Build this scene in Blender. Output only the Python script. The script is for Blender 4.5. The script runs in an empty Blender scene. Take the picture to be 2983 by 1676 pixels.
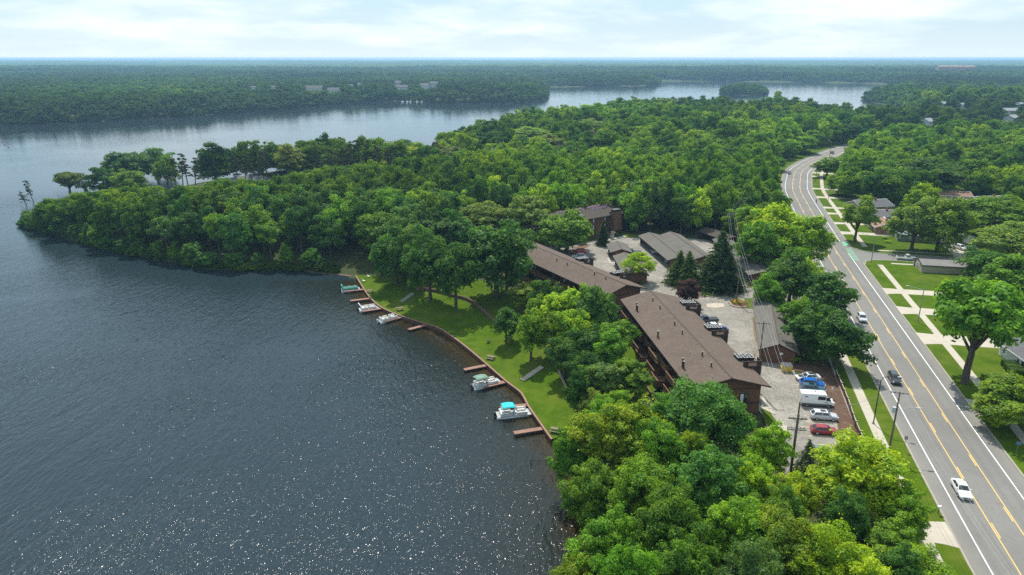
import bpy, math, random
import numpy as np
R = math.radians
random.seed(11)
rng = np.random.default_rng(11)
sc = bpy.context.scene
col = sc.collection

# ------------------------------------------------------------------ camera
FPX, HY, CAMZ = 2053.0, 170.0, 66.0          # focal length and eye level in photo pixels, height over the lake in m
PITCH = math.atan((838.0 - HY) / FPX)
cam_d = bpy.data.cameras.new('camera')
cam_d.sensor_width = 36.0
cam_d.lens = FPX / 2983.0 * 36.0
cam_d.clip_start = 1.0
cam_d.clip_end = 40000.0
cam = bpy.data.objects.new('camera', cam_d)
cam.location = (0, 0, CAMZ)
cam.rotation_euler = (math.pi / 2 - PITCH, 0, 0)
col.objects.link(cam)
sc.camera = cam

# ------------------------------------------------------------------ sky and sun
SUN_EL, SUN_AZ = R(58), R(-6.5)               # sun ahead of the camera, slightly left
SKY_STRENGTH = 0.077
world = bpy.data.worlds.new('World')
sc.world = world
world.use_nodes = True
nt = world.node_tree
nt.nodes.clear()
def wn(t, **k):
    n = nt.nodes.new(t)
    for a, b in k.items():
        setattr(n, a, b)
    return n
sky = wn('ShaderNodeTexSky', sky_type='NISHITA', sun_disc=False, sun_elevation=SUN_EL, sun_rotation=SUN_AZ,
         altitude=100.0, air_density=1.0, dust_density=1.0, ozone_density=1.5)
tc = wn('ShaderNodeTexCoord')
sep = wn('ShaderNodeSeparateXYZ')
nt.links.new(tc.outputs['Generated'], sep.inputs[0])
def wmath(op, a, b=None, c=None):
    n = wn('ShaderNodeMath', operation=op)
    for i, v in enumerate((a, b, c)):
        if v is None:
            continue
        if isinstance(v, (int, float)):
            n.inputs[i].default_value = v
        else:
            nt.links.new(v, n.inputs[i])
    return n.outputs[0]
zc = wmath('ADD', wmath('MAXIMUM', sep.outputs[2], 0.0), 0.17)     # cloud deck over a curved earth
cx_ = wmath('DIVIDE', sep.outputs[0], zc)
cy_ = wmath('DIVIDE', sep.outputs[1], zc)
comb = wn('ShaderNodeCombineXYZ')
nt.links.new(cx_, comb.inputs[0]); nt.links.new(cy_, comb.inputs[1])
n1 = wn('ShaderNodeTexNoise'); n1.inputs['Scale'].default_value = 0.8; n1.inputs['Detail'].default_value = 7.0
n1.inputs['Roughness'].default_value = 0.58; n1.inputs['Distortion'].default_value = 0.15
nt.links.new(comb.outputs[0], n1.inputs['Vector'])
n2 = wn('ShaderNodeTexNoise'); n2.inputs['Scale'].default_value = 1.9; n2.inputs['Detail'].default_value = 6.0
n2.inputs['Roughness'].default_value = 0.6
nt.links.new(comb.outputs[0], n2.inputs['Vector'])
cr = wn('ShaderNodeValToRGB')
cr.color_ramp.elements[0].position = 0.44; cr.color_ramp.elements[0].color = (0, 0, 0, 1)
cr.color_ramp.elements[1].position = 0.60; cr.color_ramp.elements[1].color = (1, 1, 1, 1)
nt.links.new(n1.outputs[0], cr.inputs[0])
cr2 = wn('ShaderNodeValToRGB')                                    # thin bright and grey streaks inside the deck
cr2.color_ramp.elements[0].position = 0.30; cr2.color_ramp.elements[0].color = (8.6, 10.2, 10.9, 1)
cr2.color_ramp.elements[1].position = 0.66; cr2.color_ramp.elements[1].color = (11.4, 12.0, 12.2, 1)
nt.links.new(n2.outputs[0], cr2.inputs[0])
veil = wn('ShaderNodeMixRGB', blend_type='MIX'); veil.inputs[0].default_value = 0.62   # thin high veil over the clear blue
veil.inputs[2].default_value = (6.4, 9.5, 11.7, 1)
nt.links.new(sky.outputs[0], veil.inputs[1])
mixc = wn('ShaderNodeMixRGB', blend_type='MIX')
cf = wmath('MULTIPLY', cr.outputs[0], 0.85)
nt.links.new(cf, mixc.inputs[0]); nt.links.new(veil.outputs[0], mixc.inputs[1]); nt.links.new(cr2.outputs[0], mixc.inputs[2])
low = wmath('MULTIPLY', wmath('POWER', 2.718, wmath('MULTIPLY', wmath('MAXIMUM', sep.outputs[2], 0.0), -34.0)), 0.8)     # bright summer murk low over the horizon
mixh = wn('ShaderNodeMixRGB', blend_type='MIX'); mixh.inputs[2].default_value = (9.7, 10.9, 11.5, 1)
nt.links.new(low, mixh.inputs[0]); nt.links.new(mixc.outputs[0], mixh.inputs[1])
bg = wn('ShaderNodeBackground'); bg.inputs['Strength'].default_value = SKY_STRENGTH
outw = wn('ShaderNodeOutputWorld')
nt.links.new(mixh.outputs[0], bg.inputs['Color']); nt.links.new(bg.outputs[0], outw.inputs['Surface'])

sun_d = bpy.data.lights.new('sun', 'SUN')
sun_d.energy = 4.8
sun_d.angle = R(0.53)
sun_d.color = (1.0, 0.95, 0.86)
sun = bpy.data.objects.new('sun', sun_d)
sun.location = (0, 0, 400)
sun.rotation_euler = (-(math.pi / 2 - SUN_EL), 0, -SUN_AZ)
col.objects.link(sun)

sc.view_settings.view_transform = 'Standard'
sc.view_settings.look = 'None'
sc.view_settings.exposure = 0.36
sc.view_settings.gamma = 1.0
sc.view_settings.use_curve_mapping = False
sc.cycles.max_bounces = 6
sc.cycles.diffuse_bounces = 3
sc.cycles.glossy_bounces = 3
sc.cycles.transmission_bounces = 4
sc.cycles.transparent_max_bounces = 4
sc.cycles.volume_bounces = 0
sc.cycles.use_denoising = False
sc.cycles.blur_glossy = 0.0
sc.cycles.sample_clamp_indirect = 6.0
sc.cycles.sample_clamp_direct = 5.0

# ------------------------------------------------------------------ photo pixel -> place
CP, SP = math.cos(PITCH), math.sin(PITCH)
def ray(q):
    u = (q[0] - 1491.5) / FPX; v = (838.0 - q[1]) / FPX
    return np.array([u, CP + v * SP, -SP + v * CP])
def W(q, z):                                   # where the line of sight through q meets the level z
    d = ray(q); t = (CAMZ - z) / -d[2]
    return np.array([d[0] * t, d[1] * t, z])
def proj(x, y, z):                             # place -> photo pixel
    dz = z - CAMZ; dep = y * CP - dz * SP
    return 1491.5 + FPX * x / dep, 838.0 - FPX * (y * SP + dz * CP) / dep
def hit(q, p0, n):                             # where it meets a plane
    d = ray(q); o = np.array([0, 0, CAMZ])
    t = np.dot(np.array(p0) - o, n) / np.dot(d, n)
    return o + d * t
def K(ox, oy, k):
    return lambda X, Y: (ox + X / k, oy + Y / k)
D = K(0, 0, 1 / 1.1585)
ZA = K(1650, 700, 3.617); ZB = K(1600, 1000, 3.617); ZC = K(2150, 900, 3.617); Z4 = K(2283, 1276, 3.617)
Z5 = K(950, 780, 3.617); Z6 = K(1300, 980, 4.5225); Z7 = K(2250, 400, 3.4447); Z8 = K(2400, 700, 3.6175)
ZF = K(1560, 570, 6.2925); ZG = K(1840, 640, 6.2925); ZN = K(1900, 700, 4.8225); ZM = K(1330, 740, 6.44)
ZP = K(2300, 1060, 6.03); ZH = K(2483, 800, 4.824); ZR = K(2500, 560, 5.168); ZQ = K(2783, 1050, 4.825)
ZT = K(50, 380, 3.2157); ZU = K(700, 380, 3.215)

# ------------------------------------------------------------------ small helpers
def tag(o, label=None, cat=None, group=None, kind=None):
    if label: o['label'] = label
    if cat: o['category'] = cat
    if group: o['group'] = group
    if kind: o['kind'] = kind
    return o
def empty(name, loc, rz=0.0, label=None, cat=None, group=None):
    o = bpy.data.objects.new(name, None)
    o.empty_display_size = 0.3
    o.location = tuple(float(v) for v in loc); o.rotation_euler = (0, 0, rz)
    col.objects.link(o)
    return tag(o, label, cat, group)
def link(name, me, parent=None):
    o = bpy.data.objects.new(name, me)
    col.objects.link(o)
    if parent is not None: o.parent = parent
    return o
def copy_tree(o, parent=None):
    c = o.copy(); col.objects.link(c)
    if parent is not None: c.parent = parent
    for ch in list(o.children): copy_tree(ch, c)
    return c

class MB:
    """collects shapes for one mesh"""
    def __init__(s): s.v = []; s.f = []
    def add(s, v, f):
        b = len(s.v); s.v += [tuple(map(float, p)) for p in v]; s.f += [tuple(b + i for i in q) for q in f]; return s
    def box(s, c, d, rz=0.0):
        ca, sa = math.cos(rz), math.sin(rz); pts = []
        for k in (-.5, .5):
            for j in (-.5, .5):
                for i in (-.5, .5):
                    x, y = i * d[0], j * d[1]
                    pts.append((c[0] + x * ca - y * sa, c[1] + x * sa + y * ca, c[2] + k * d[2]))
        return s.add(pts, [(0, 2, 3, 1), (4, 5, 7, 6), (0, 1, 5, 4), (2, 6, 7, 3), (0, 4, 6, 2), (1, 3, 7, 5)])
    def span(s, lo, hi):
        return s.box([(a + b) / 2 for a, b in zip(lo, hi)], [b - a for a, b in zip(lo, hi)])
    def bar(s, a, b, w, h=None):               # square bar from a to b
        a = np.array(a, float); b = np.array(b, float); h = h or w
        d = b - a; L = np.linalg.norm(d)
        if L < 1e-6: return s
        d /= L; up = np.array([0, 0, 1.0]) if abs(d[2]) < .95 else np.array([1.0, 0, 0])
        x = np.cross(d, up); x /= np.linalg.norm(x); y = np.cross(x, d)
        p = [a + x * i * w / 2 + y * j * h / 2 for i, j in ((-1, -1), (1, -1), (1, 1), (-1, 1))]
        p += [q + d * L for q in p]
        return s.add(p, [(3, 2, 1, 0), (4, 5, 6, 7), (0, 1, 5, 4), (1, 2, 6, 5), (2, 3, 7, 6), (3, 0, 4, 7)])
    def tube(s, path, rad, n=8, cap=True):
        path = [np.array(p, float) for p in path]; rings = []
        rad = rad if hasattr(rad, '__len__') else [rad] * len(path)
        ref = np.array([0.31, 0.17, 0.93])
        for i, p in enumerate(path):
            d = path[min(i + 1, len(path) - 1)] - path[max(i - 1, 0)]; d /= (np.linalg.norm(d) + 1e-9)
            x = np.cross(d, ref); 
            if np.linalg.norm(x) < .2: x = np.cross(d, np.array([1.0, 0, 0]))
            x /= np.linalg.norm(x); y = np.cross(d, x)
            rings.append([p + rad[i] * (math.cos(2 * math.pi * k / n) * x + math.sin(2 * math.pi * k / n) * y) for k in range(n)])
        v = [q for r_ in rings for q in r_]; f = []
        for i in range(len(path) - 1):
            for k in range(n):
                f.append((i * n + k, i * n + (k + 1) % n, (i + 1) * n + (k + 1) % n, (i + 1) * n + k))
        if cap: f += [tuple(range(n))[::-1], tuple((len(path) - 1) * n + k for k in range(n))]
        return s.add(v, f)
    def cyl(s, c, r, h, n=12, r2=None):
        return s.tube([(c[0], c[1], c[2]), (c[0], c[1], c[2] + h)], [r, r if r2 is None else r2], n)
    def prism(s, poly, z0, z1):                # flat polygon raised from z0 to z1
        n = len(poly)
        v = [(p[0], p[1], z0) for p in poly] + [(p[0], p[1], z1) for p in poly]
        a = sum(poly[i][0] * poly[(i + 1) % n][1] - poly[(i + 1) % n][0] * poly[i][1] for i in range(n))
        f = [tuple(range(n))[::-1], tuple(range(n, 2 * n))] + [(i, (i + 1) % n, n + (i + 1) % n, n + i) for i in range(n)]
        if a < 0: f = [q[::-1] for q in f]
        return s.add(v, f)
    def sheet(s, poly, z):
        n = len(poly)
        a = sum(poly[i][0] * poly[(i + 1) % n][1] - poly[(i + 1) % n][0] * poly[i][1] for i in range(n))
        f = tuple(range(n)) if a > 0 else tuple(range(n))[::-1]
        return s.add([(p[0], p[1], z) for p in poly], [f])
    def mesh(s, name, m, smooth=False):
        me = bpy.data.meshes.new(name); me.from_pydata(s.v, [], s.f); me.update()
        if m: me.materials.append(m)
        if smooth: me.polygons.foreach_set('use_smooth', [True] * len(me.polygons))
        return me
    def build(s, name, m, parent=None, smooth=False):
        return link(name, s.mesh(name, m, smooth), parent)

def raw_mesh(name, V, F, m=None, smooth=False):    # numpy arrays, faces all quads (or all triangles)
    me = bpy.data.meshes.new(name)
    V = np.asarray(V, np.float32); F = np.asarray(F, np.int32); k = F.shape[1]
    me.vertices.add(len(V)); me.vertices.foreach_set('co', V.ravel())
    me.loops.add(F.size); me.loops.foreach_set('vertex_index', F.ravel())
    me.polygons.add(len(F)); me.polygons.foreach_set('loop_start', np.arange(0, F.size, k, dtype=np.int32))
    if smooth: me.polygons.foreach_set('use_smooth', np.ones(len(F), bool))
    me.update(calc_edges=True)
    if m: me.materials.append(m)
    return me

# ------------------------------------------------------------------ materials
class NT:
    def __init__(s, name):
        s.m = bpy.data.materials.new(name); s.m.use_nodes = True; s.t = s.m.node_tree; s.t.nodes.clear()
        s.out = s.n('ShaderNodeOutputMaterial')
    def n(s, t, **k):
        x = s.t.nodes.new(t)
        for a, b in k.items(): setattr(x, a, b)
        return x
    def l(s, a, b): s.t.links.new(a, b)
    def noise(s, scale, detail=4, rough=.55, vec=None, dist=0.0):
        x = s.n('ShaderNodeTexNoise'); x.inputs['Scale'].default_value = scale; x.inputs['Detail'].default_value = detail
        x.inputs['Roughness'].default_value = rough; x.inputs['Distortion'].default_value = dist
        if vec is not None: s.l(vec, x.inputs['Vector'])
        return x.outputs[0]
    def ramp(s, fac, stops):
        x = s.n('ShaderNodeValToRGB'); e = x.color_ramp.elements
        while len(e) < len(stops): e.new(.5)
        for el, (p, c) in zip(e, stops):
            el.position = p; el.color = (c, c, c, 1) if isinstance(c, (int, float)) else (*c, 1)
        s.l(fac, x.inputs[0]); return x.outputs[0]
    def mix(s, f, a, b, bt='MIX'):
        x = s.n('ShaderNodeMixRGB', blend_type=bt)
        for i, v in enumerate((f, a, b)):
            if isinstance(v, (int, float)): x.inputs[i].default_value = v if i == 0 else (v, v, v, 1)
            elif isinstance(v, tuple): x.inputs[i].default_value = (*v, 1)
            else: s.l(v, x.inputs[i])
        return x.outputs[0]
    def math(s, op, a, b=0.0):
        x = s.n('ShaderNodeMath', operation=op)
        for i, v in enumerate((a, b)):
            if isinstance(v, (int, float)): x.inputs[i].default_value = v
            else: s.l(v, x.inputs[i])
        return x.outputs[0]
    def pos(s, scale=None):
        g = s.n('ShaderNodeNewGeometry').outputs['Position']
        if scale is None: return g
        m = s.n('ShaderNodeMapping'); m.inputs['Scale'].default_value = scale; s.l(g, m.inputs[0]); return m.outputs[0]
    def obj(s, scale=(1, 1, 1)):
        g = s.n('ShaderNodeTexCoord').outputs['Object']
        m = s.n('ShaderNodeMapping'); m.inputs['Scale'].default_value = scale; s.l(g, m.inputs[0]); return m.outputs[0]
    def bump(s, h, strength, dist, normal=None):
        x = s.n('ShaderNodeBump'); x.inputs['Strength'].default_value = strength; x.inputs['Distance'].default_value = dist
        s.l(h, x.inputs['Height'])
        if normal is not None: s.l(normal, x.inputs['Normal'])
        return x.outputs[0]
    def bsdf(s, base, rough=.7, metal=0.0, normal=None, spec=.4, coat=0.0):
        x = s.n('ShaderNodeBsdfPrincipled')
        if isinstance(base, tuple): x.inputs['Base Color'].default_value = (*base, 1)
        else: s.l(base, x.inputs['Base Color'])
        if isinstance(rough, (int, float)): x.inputs['Roughness'].default_value = rough
        else: s.l(rough, x.inputs['Roughness'])
        x.inputs['Metallic'].default_value = metal; x.inputs['Specular IOR Level'].default_value = spec
        x.inputs['Coat Weight'].default_value = coat
        if normal is not None: s.l(normal, x.inputs['Normal'])
        s.l(x.outputs[0], s.out.inputs['Surface']); return x
MATS = {}
def plain(name, c, rough=.7, metal=0.0, var=.18, scale=1.5, spec=.4, coat=0.0):
    if name in MATS: return MATS[name]
    t = NT(name)
    v = t.noise(scale, 5, .6, t.pos())
    base = t.ramp(v, [(.3, tuple(x * (1 - var) for x in c)), (.7, tuple(min(1, x * (1 + var)) for x in c))])
    t.bsdf(base, rough, metal, None, spec, coat); MATS[name] = t.m; return t.m
def paint(name, c, rough=.28, metal=.0):
    if name in MATS: return MATS[name]
    t = NT(name); v = t.noise(3, 3, .5, t.pos())
    t.bsdf(t.ramp(v, [(.3, tuple(x * .93 for x in c)), (.7, c)]), rough, metal, None, .5, .6); MATS[name] = t.m; return t.m
# ------------------------------------------------------------------ lie of the land
WATER_Z, LOT_Z, VERGE_Z = 0.0, 5.0, 5.13
WALL = [(7.2, 112.0), (3.2, 125.1), (2.0, 130.4), (-1.2, 136.0), (-5.5, 144.5), (-10.3, 153.7), (-14.5, 161.0), (-18.8, 167.3),
        (-22.2, 170.0), (-29.2, 175.6), (-35.7, 182.4), (-40.3, 190.4), (-44.2, 199.6), (-49.1, 212.1)]
def dw(x, y, z=0.0):
    p = W(D(x, y), z); return (p[0], p[1])
SHORE = [(14, -800), (13, 40), (12.5, 70), (12.2, 80), (11.6, 90), (10.5, 99), (8.6, 108)] + WALL + \
    [(-53, 214.5), (-60, 219), (-75, 221), (-100, 222), (-115, 231), (-131, 238), (-146, 246), (-177, 268), (-197, 281), (-204, 286), (-206, 294),
     (-202, 312), (-192, 342), (-178, 376), (-158, 408), (-130, 430), (-95, 434), (-62, 428), (-52, 448), (-42, 500), (-22, 608), (52, 690), (108, 828),
     (190, 850), (290, 810), (350, 730), (415, 765), (470, 860), (520, 960), (560, 1080), (572, 1150), (592, 1230), (700, 1400), (850, 1600), (950, 1790)] + \
    [dw(*p) for p in [(2222, 211.5), (2150, 209), (2080, 208), (1990, 206.5), (1900, 205.5), (1780, 204.5), (1662, 204),
                      (1661, 208), (1655, 214), (1600, 216.5), (1500, 217.5), (1430, 218.5), (1372, 219.5), (1374, 228),
                      (1377, 238), (1370, 249), (1340, 255), (1300, 258), (1200, 259), (1100, 259), (1040, 256), (1000, 254), (940, 255.5), (870, 261),
                      (780, 269), (700, 276), (560, 286), (440, 296), (330, 301), (200, 308), (100, 313), (0, 315.5), (-300, 322)]] + [(-2500, 760), (-12000, 900)]
LAND = SHORE + [(-12000, 15000), (12000, 15000), (12000, -800)]
ISLE = [dw(*p) for p in [(1812, 233), (1822, 237), (1850, 239), (1890, 239.5), (1920, 238.5), (1928, 234), (1922, 231), (1890, 229), (1850, 228.5), (1822, 230)]]
def inside(P, poly):
    x, y = P[:, 0], P[:, 1]; r = np.zeros(len(P), bool); n = len(poly)
    for i in range(n):
        x0, y0 = poly[i]; x1, y1 = poly[(i + 1) % n]
        if y0 == y1: continue
        c = ((y0 > y) != (y1 > y)) & (x < (x1 - x0) * (y - y0) / (y1 - y0) + x0)
        r ^= c
    return r
def segdist(P, line, closed=False):
    d = np.full(len(P), 1e9); n = len(line)
    for i in range(n if closed else n - 1):
        a = np.array(line[i]); b = np.array(line[(i + 1) % n]); ab = b - a
        t = np.clip(((P - a) @ ab) / max(ab @ ab, 1e-9), 0, 1)
        q = P - (a + t[:, None] * ab)
        d = np.minimum(d, np.hypot(q[:, 0], q[:, 1]))
    return d
def shore_sd(P):
    d = segdist(P, SHORE); s = np.where(inside(P, LAND), d, -d)
    di = segdist(P, ISLE, True); si = np.where(inside(P, ISLE), di, -di)
    return np.maximum(s, si)
def ss(a, b, x):
    t = np.clip((x - a) / (b - a), 0, 1); return t * t * (3 - 2 * t)
def vnoise(x, y, seed=0):
    a = np.sin(x * 1.0 + 1.7 * seed + 1.3 * np.sin(y * 0.7 + seed)); b = np.sin(y * 1.1 + 2.1 * seed + 1.1 * np.sin(x * 0.6 - seed))
    c = np.sin((x + y) * 0.53 + seed * 3.1) ; return (a + b + c) / 3
def lawn_z(t): return 0.9 + 1.7 * ss(2, 15, t) + 1.6 * ss(18, 32, t)
def ground_z(P, sd=None):
    P = np.atleast_2d(np.asarray(P, float))
    if sd is None: sd = shore_sd(P)
    x, y = P[:, 0], P[:, 1]
    near = (y < 214) & (x > -60)
    lawn = lawn_z(sd) - 0.3
    lawn = lawn + (4.9 - 3.9) * ss(29, 36, sd)
    lawn = np.where(sd < 4.5, -1.0, lawn)
    T = np.full(len(P), 4.9)
    pen = ss(0, 1, (-(x + 35) / 40)) * ss(205, 235, y)
    T = T + pen * .6 + 5.0 * ss(380, 480, y) * (1 - ss(560, 900, y)) * (x < 140)
    far = ss(560, 900, y)
    r = np.hypot(x, y)
    T = T + far * (3 + 7 * ss(1000, 4500, r) + 3 * ss(3000, 9000, r) + (3 + 7 * ss(2500, 8000, r)) * (vnoise(x / 520, y / 620, 1) + .5 * vnoise(x / 170, y / 240, 4)) * ss(900, 1800, r))
    w = np.where(r > 560, 45, 26)
    z = 0.25 + (T - 0.25) * np.clip(sd / w, 0, 1) ** 0.8
    b = ss(200, 216, y) * 1.0
    zz = np.where(near & (y > 108), lawn * (1 - b) + z * b, z)
    isl = ((y > 1200) & (y < 1700) & (x > 350) & (x < 620))
    zz = np.where(isl, np.minimum(zz, 2.5), zz)
    bed = -2.2 * ss(0, 9, -sd) - .15
    return np.where(sd > 0, zz, bed)
def gz(x, y): return float(ground_z([(x, y)])[0])

# --- grounds
t = NT('woodland_floor'); v = t.noise(.25, 6, .6, t.pos()); v2 = t.noise(2.2, 5, .6, t.pos())
base = t.mix(v2, t.ramp(v, [(.35, (.030, .050, .014)), (.65, (.055, .085, .022))]), (.05, .045, .022))
t.bsdf(base, .95, 0, None, .1); M_FLOOR = t.m
t = NT('mown_grass'); v = t.noise(.35, 6, .62, t.pos()); v2 = t.noise(5, 5, .65, t.pos()); v3 = t.noise(.09, 5, .6, t.pos()); v4 = t.noise(.9, 6, .7, t.pos(), .6)
g = t.ramp(v, [(.3, (.040, .084, .005)), (.5, (.066, .116, .006)), (.72, (.100, .142, .012))])
g = t.mix(t.math('MULTIPLY', v2, .5), g, (.036, .072, .005)); g = t.mix(t.ramp(v3, [(.45, 0.0), (.68, .45)]), g, (.125, .135, .026))
g = t.mix(t.ramp(v4, [(.60, 0.0), (.72, .55)]), g, (.15, .125, .06)); g = t.mix(t.ramp(t.noise(.16, 4, .6, t.pos()), [(.5, 0.0), (.62, .4)]), g, (.034, .078, .006))
t.bsdf(g, .95, 0, t.bump(v2, .6, .08), .02); M_GRASS = t.m
t = NT('worn_asphalt'); v = t.noise(.12, 6, .6, t.pos()); v2 = t.noise(9, 4, .6, t.pos()); cr_ = t.noise(.5, 8, .75, t.pos(), 1.2)
g = t.ramp(v, [(.3, (.200, .182, .156)), (.55, (.262, .240, .205)), (.75, (.315, .292, .252))])
g = t.mix(t.ramp(cr_, [(.455, 0.0), (.495, .75), (.505, .75), (.545, 0.0)]), g, (.10, .09, .08))
g = t.mix(t.ramp(t.noise(.22, 5, .65, t.pos(), .8), [(.58, 0.0), (.70, .6)]), g, (.115, .105, .09)); g = t.mix(t.ramp(t.noise(.07, 4, .6, t.pos()), [(.55, 0.0), (.7, .5)]), g, (.40, .37, .32))
g = t.mix(t.math('MULTIPLY', v2, .25), g, (.2, .19, .17)); t.bsdf(g, .9, 0, None, .2); M_LOT = t.m
t = NT('road_asphalt'); P_ = t.pos(); v = t.noise(.08, 5, .55, P_); v2 = t.noise(14, 3, .6, P_)
g = t.ramp(v, [(.35, (.155, .148, .138)), (.65, (.190, .182, .168))]); g = t.mix(t.math('MULTIPLY', v2, .2), g, (.13, .13, .125))
cr_ = t.noise(.22, 8, .8, P_, 2.0); g = t.mix(t.ramp(cr_, [(.49, 0.0), (.499, .4), (.501, .4), (.51, 0.0)]), g, (.09, .09, .09))
t.bsdf(g, .85, 0, None, .25); M_ROAD = t.m
def concrete(name, c):
    t = NT(name); v = t.noise(.5, 6, .65, t.pos()); v2 = t.noise(12, 3, .6, t.pos())
    g = t.ramp(v, [(.3, tuple(x * .82 for x in c)), (.7, c)]); g = t.mix(t.math('MULTIPLY', v2, .2), g, tuple(x * .6 for x in c))
    t.bsdf(g, .9, 0, None, .2); return t.m
M_CONC = concrete('pale_concrete', (.45, .405, .335)); M_CURB = concrete('kerb_concrete', (.33, .30, .255))
t = NT('bark_mulch'); v = t.noise(4, 6, .7, t.pos()); v2 = t.noise(.4, 4, .6, t.pos())
g = t.ramp(v, [(.3, (.060, .034, .024)), (.7, (.150, .095, .068))]); g = t.mix(t.ramp(v2, [(.55, 0.), (.7, .5)]), g, (.2, .15, .09))
t.bsdf(g, .95, 0, t.bump(v, .8, .1), .1); M_MULCH = t.m
M_WHITE_LINE = plain('white_road_paint', (.80, .80, .78), .7, 0, .1, 4)
M_YELLOW_LINE = plain('yellow_road_paint', (.66, .43, .12), .7, 0, .12, 4)
M_GREEN_LINE = plain('green_lane_paint', (.12, .33, .20), .7, 0, .15, 3)
M_LOT_LINE = plain('faded_yellow_paint', (.62, .48, .22), .8, 0, .25, 5)

def axis_lines(lo, hi, a, b, step, grow):
    c = list(np.arange(a, b + .1, step)); s = step; x = a
    while x > lo: s *= grow; x -= s; c.insert(0, x)
    s = step; x = c[-1]
    while x < hi: s *= grow; x += s; c.append(x)
    return np.array(c)
gx = axis_lines(-11500, 11500, -215, 260, 3.0, 1.13)
gy = axis_lines(-700, 14500, 40, 430, 3.0, 1.05)
GX, GY = np.meshgrid(gx, gy); P = np.stack([GX.ravel(), GY.ravel()], 1)
V = np.column_stack([P, ground_z(P)])
nx, ny = len(gx), len(gy)
ii = (np.arange(ny - 1)[:, None] * nx + np.arange(nx - 1)[None, :]).ravel()
F = np.stack([ii, ii + 1, ii + nx + 1, ii + nx], 1)
o = link('ground', raw_mesh('ground', V, F, M_FLOOR, True)); tag(o, kind='structure')

# --- lake: dark water, brown where the bed is near
wx = axis_lines(-11400, 11400, -230, 40, 4.0, 1.12); wy = axis_lines(-690, 14400, 45, 420, 4.0, 1.06)
GX, GY = np.meshgrid(wx, wy); P = np.stack([GX.ravel(), GY.ravel()], 1)
sdw = shore_sd(P); nx, ny = len(wx), len(wy)
ii = (np.arange(ny - 1)[:, None] * nx + np.arange(nx - 1)[None, :]).ravel(); F = np.stack([ii, ii + 1, ii + nx + 1, ii + nx], 1)
me = raw_mesh('lake', np.column_stack([P, np.zeros(len(P))]), F, None, True)
at = me.attributes.new('depth', 'FLOAT', 'POINT'); at.data.foreach_set('value', np.where((P[:, 1] < 212) & (P[:, 0] > -75), np.clip(-sdw, 0, 60), 60).astype(np.float32))
wnd = np.clip(np.where(P[:, 1] < 150, 1.0, np.interp(P[:, 1], [150, 260, 420, 900], [.85, .42, .13, .05])) * np.interp(-sdw, [0, 25], [.6, 1.0]), .1, 1.2)
at = me.attributes.new('wind', 'FLOAT', 'POINT'); at.data.foreach_set('value', wnd.astype(np.float32))
t = NT('lake_water')
dep = t.n('ShaderNodeAttribute', attribute_name='depth').outputs['Fac']
wind = t.n('ShaderNodeAttribute', attribute_name='wind').outputs['Fac']
shal = t.noise(.12, 4, .6, t.pos())
dd = t.math('ADD', dep, t.math('MULTIPLY', t.math('SUBTRACT', shal, .5), 7.0))
base = t.ramp(t.math('DIVIDE', dd, 30.0), [(.0, (.040, .026, .009)), (.09, (.024, .018, .008)), (.20, (.016, .020, .018)), (.9, (.016, .027, .034))])
def ripple(scale, rot, detail, dist, stretch):
    m = t.n('ShaderNodeMapping'); m.inputs['Rotation'].default_value = (0, 0, rot); m.inputs['Scale'].default_value = (scale, scale * stretch, scale)
    t.l(t.n('ShaderNodeNewGeometry').outputs['Position'], m.inputs[0])
    return t.noise(1.0, detail, .5, m.outputs[0], dist)
h1 = ripple(.30, R(-62), 2, .5, .30)     # long crests
h2 = ripple(1.15, R(-52), 1, .6, .42)
h3 = ripple(3.4, R(-35), 1, .4, .6)
h = t.math('ADD', t.math('ADD', t.math('MULTIPLY', h1, 1.3), t.math('MULTIPLY', h2, .85)), t.math('MULTIPLY', h3, .30))
patch = t.ramp(t.noise(.014, 4, .55, t.pos(), .5), [(.36, .42), (.64, 1.12)])
bn = t.n('ShaderNodeBump'); bn.inputs['Distance'].default_value = .45
t.l(t.math('MULTIPLY', patch, wind), bn.inputs['Strength']); t.l(h, bn.inputs['Height'])
x = t.bsdf(base, .075, 0, bn.outputs[0], .5); x.inputs['IOR'].default_value = 1.333
me.materials.append(t.m)
tag(link('lake', me), kind='structure')

# ------------------------------------------------------------------ roads
CEN = [(50.5, 20), (62.6, 62), (65.0, 72.0), (73.75, 105.4), (80.6, 131), (91.0, 170), (101.6, 210), (109.6, 240), (117.4, 268), (127.6, 304),
       (138.6, 341), (150.2, 371), (163, 401), (181, 432), (203, 463), (223.8, 491.5), (250, 522), (285, 556), (340, 596), (420, 640)]
def smooth_line(pts, step=4.0):
    pts = np.array(pts, float); out = []
    for i in range(len(pts) - 1):
        p0 = pts[max(i - 1, 0)]; p1 = pts[i]; p2 = pts[i + 1]; p3 = pts[min(i + 2, len(pts) - 1)]
        n = max(2, int(np.linalg.norm(p2 - p1) / step))
        for k in range(n):
            u = k / n
            out.append(.5 * ((2 * p1) + (-p0 + p2) * u + (2 * p0 - 5 * p1 + 4 * p2 - p3) * u * u + (-p0 + 3 * p1 - 3 * p2 + p3) * u ** 3))
    out.append(pts[-1]); return np.array(out)
ROAD = smooth_line(CEN)
dR = np.gradient(ROAD, axis=0); dR /= np.linalg.norm(dR, axis=1)[:, None]
NR = np.stack([dR[:, 1], -dR[:, 0]], 1)               # to the right
SR = np.concatenate([[0], np.cumsum(np.linalg.norm(np.diff(ROAD, axis=0), axis=1))])
def off(d): return ROAD + NR * (d[:, None] if hasattr(d, '__len__') else d)
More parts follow.
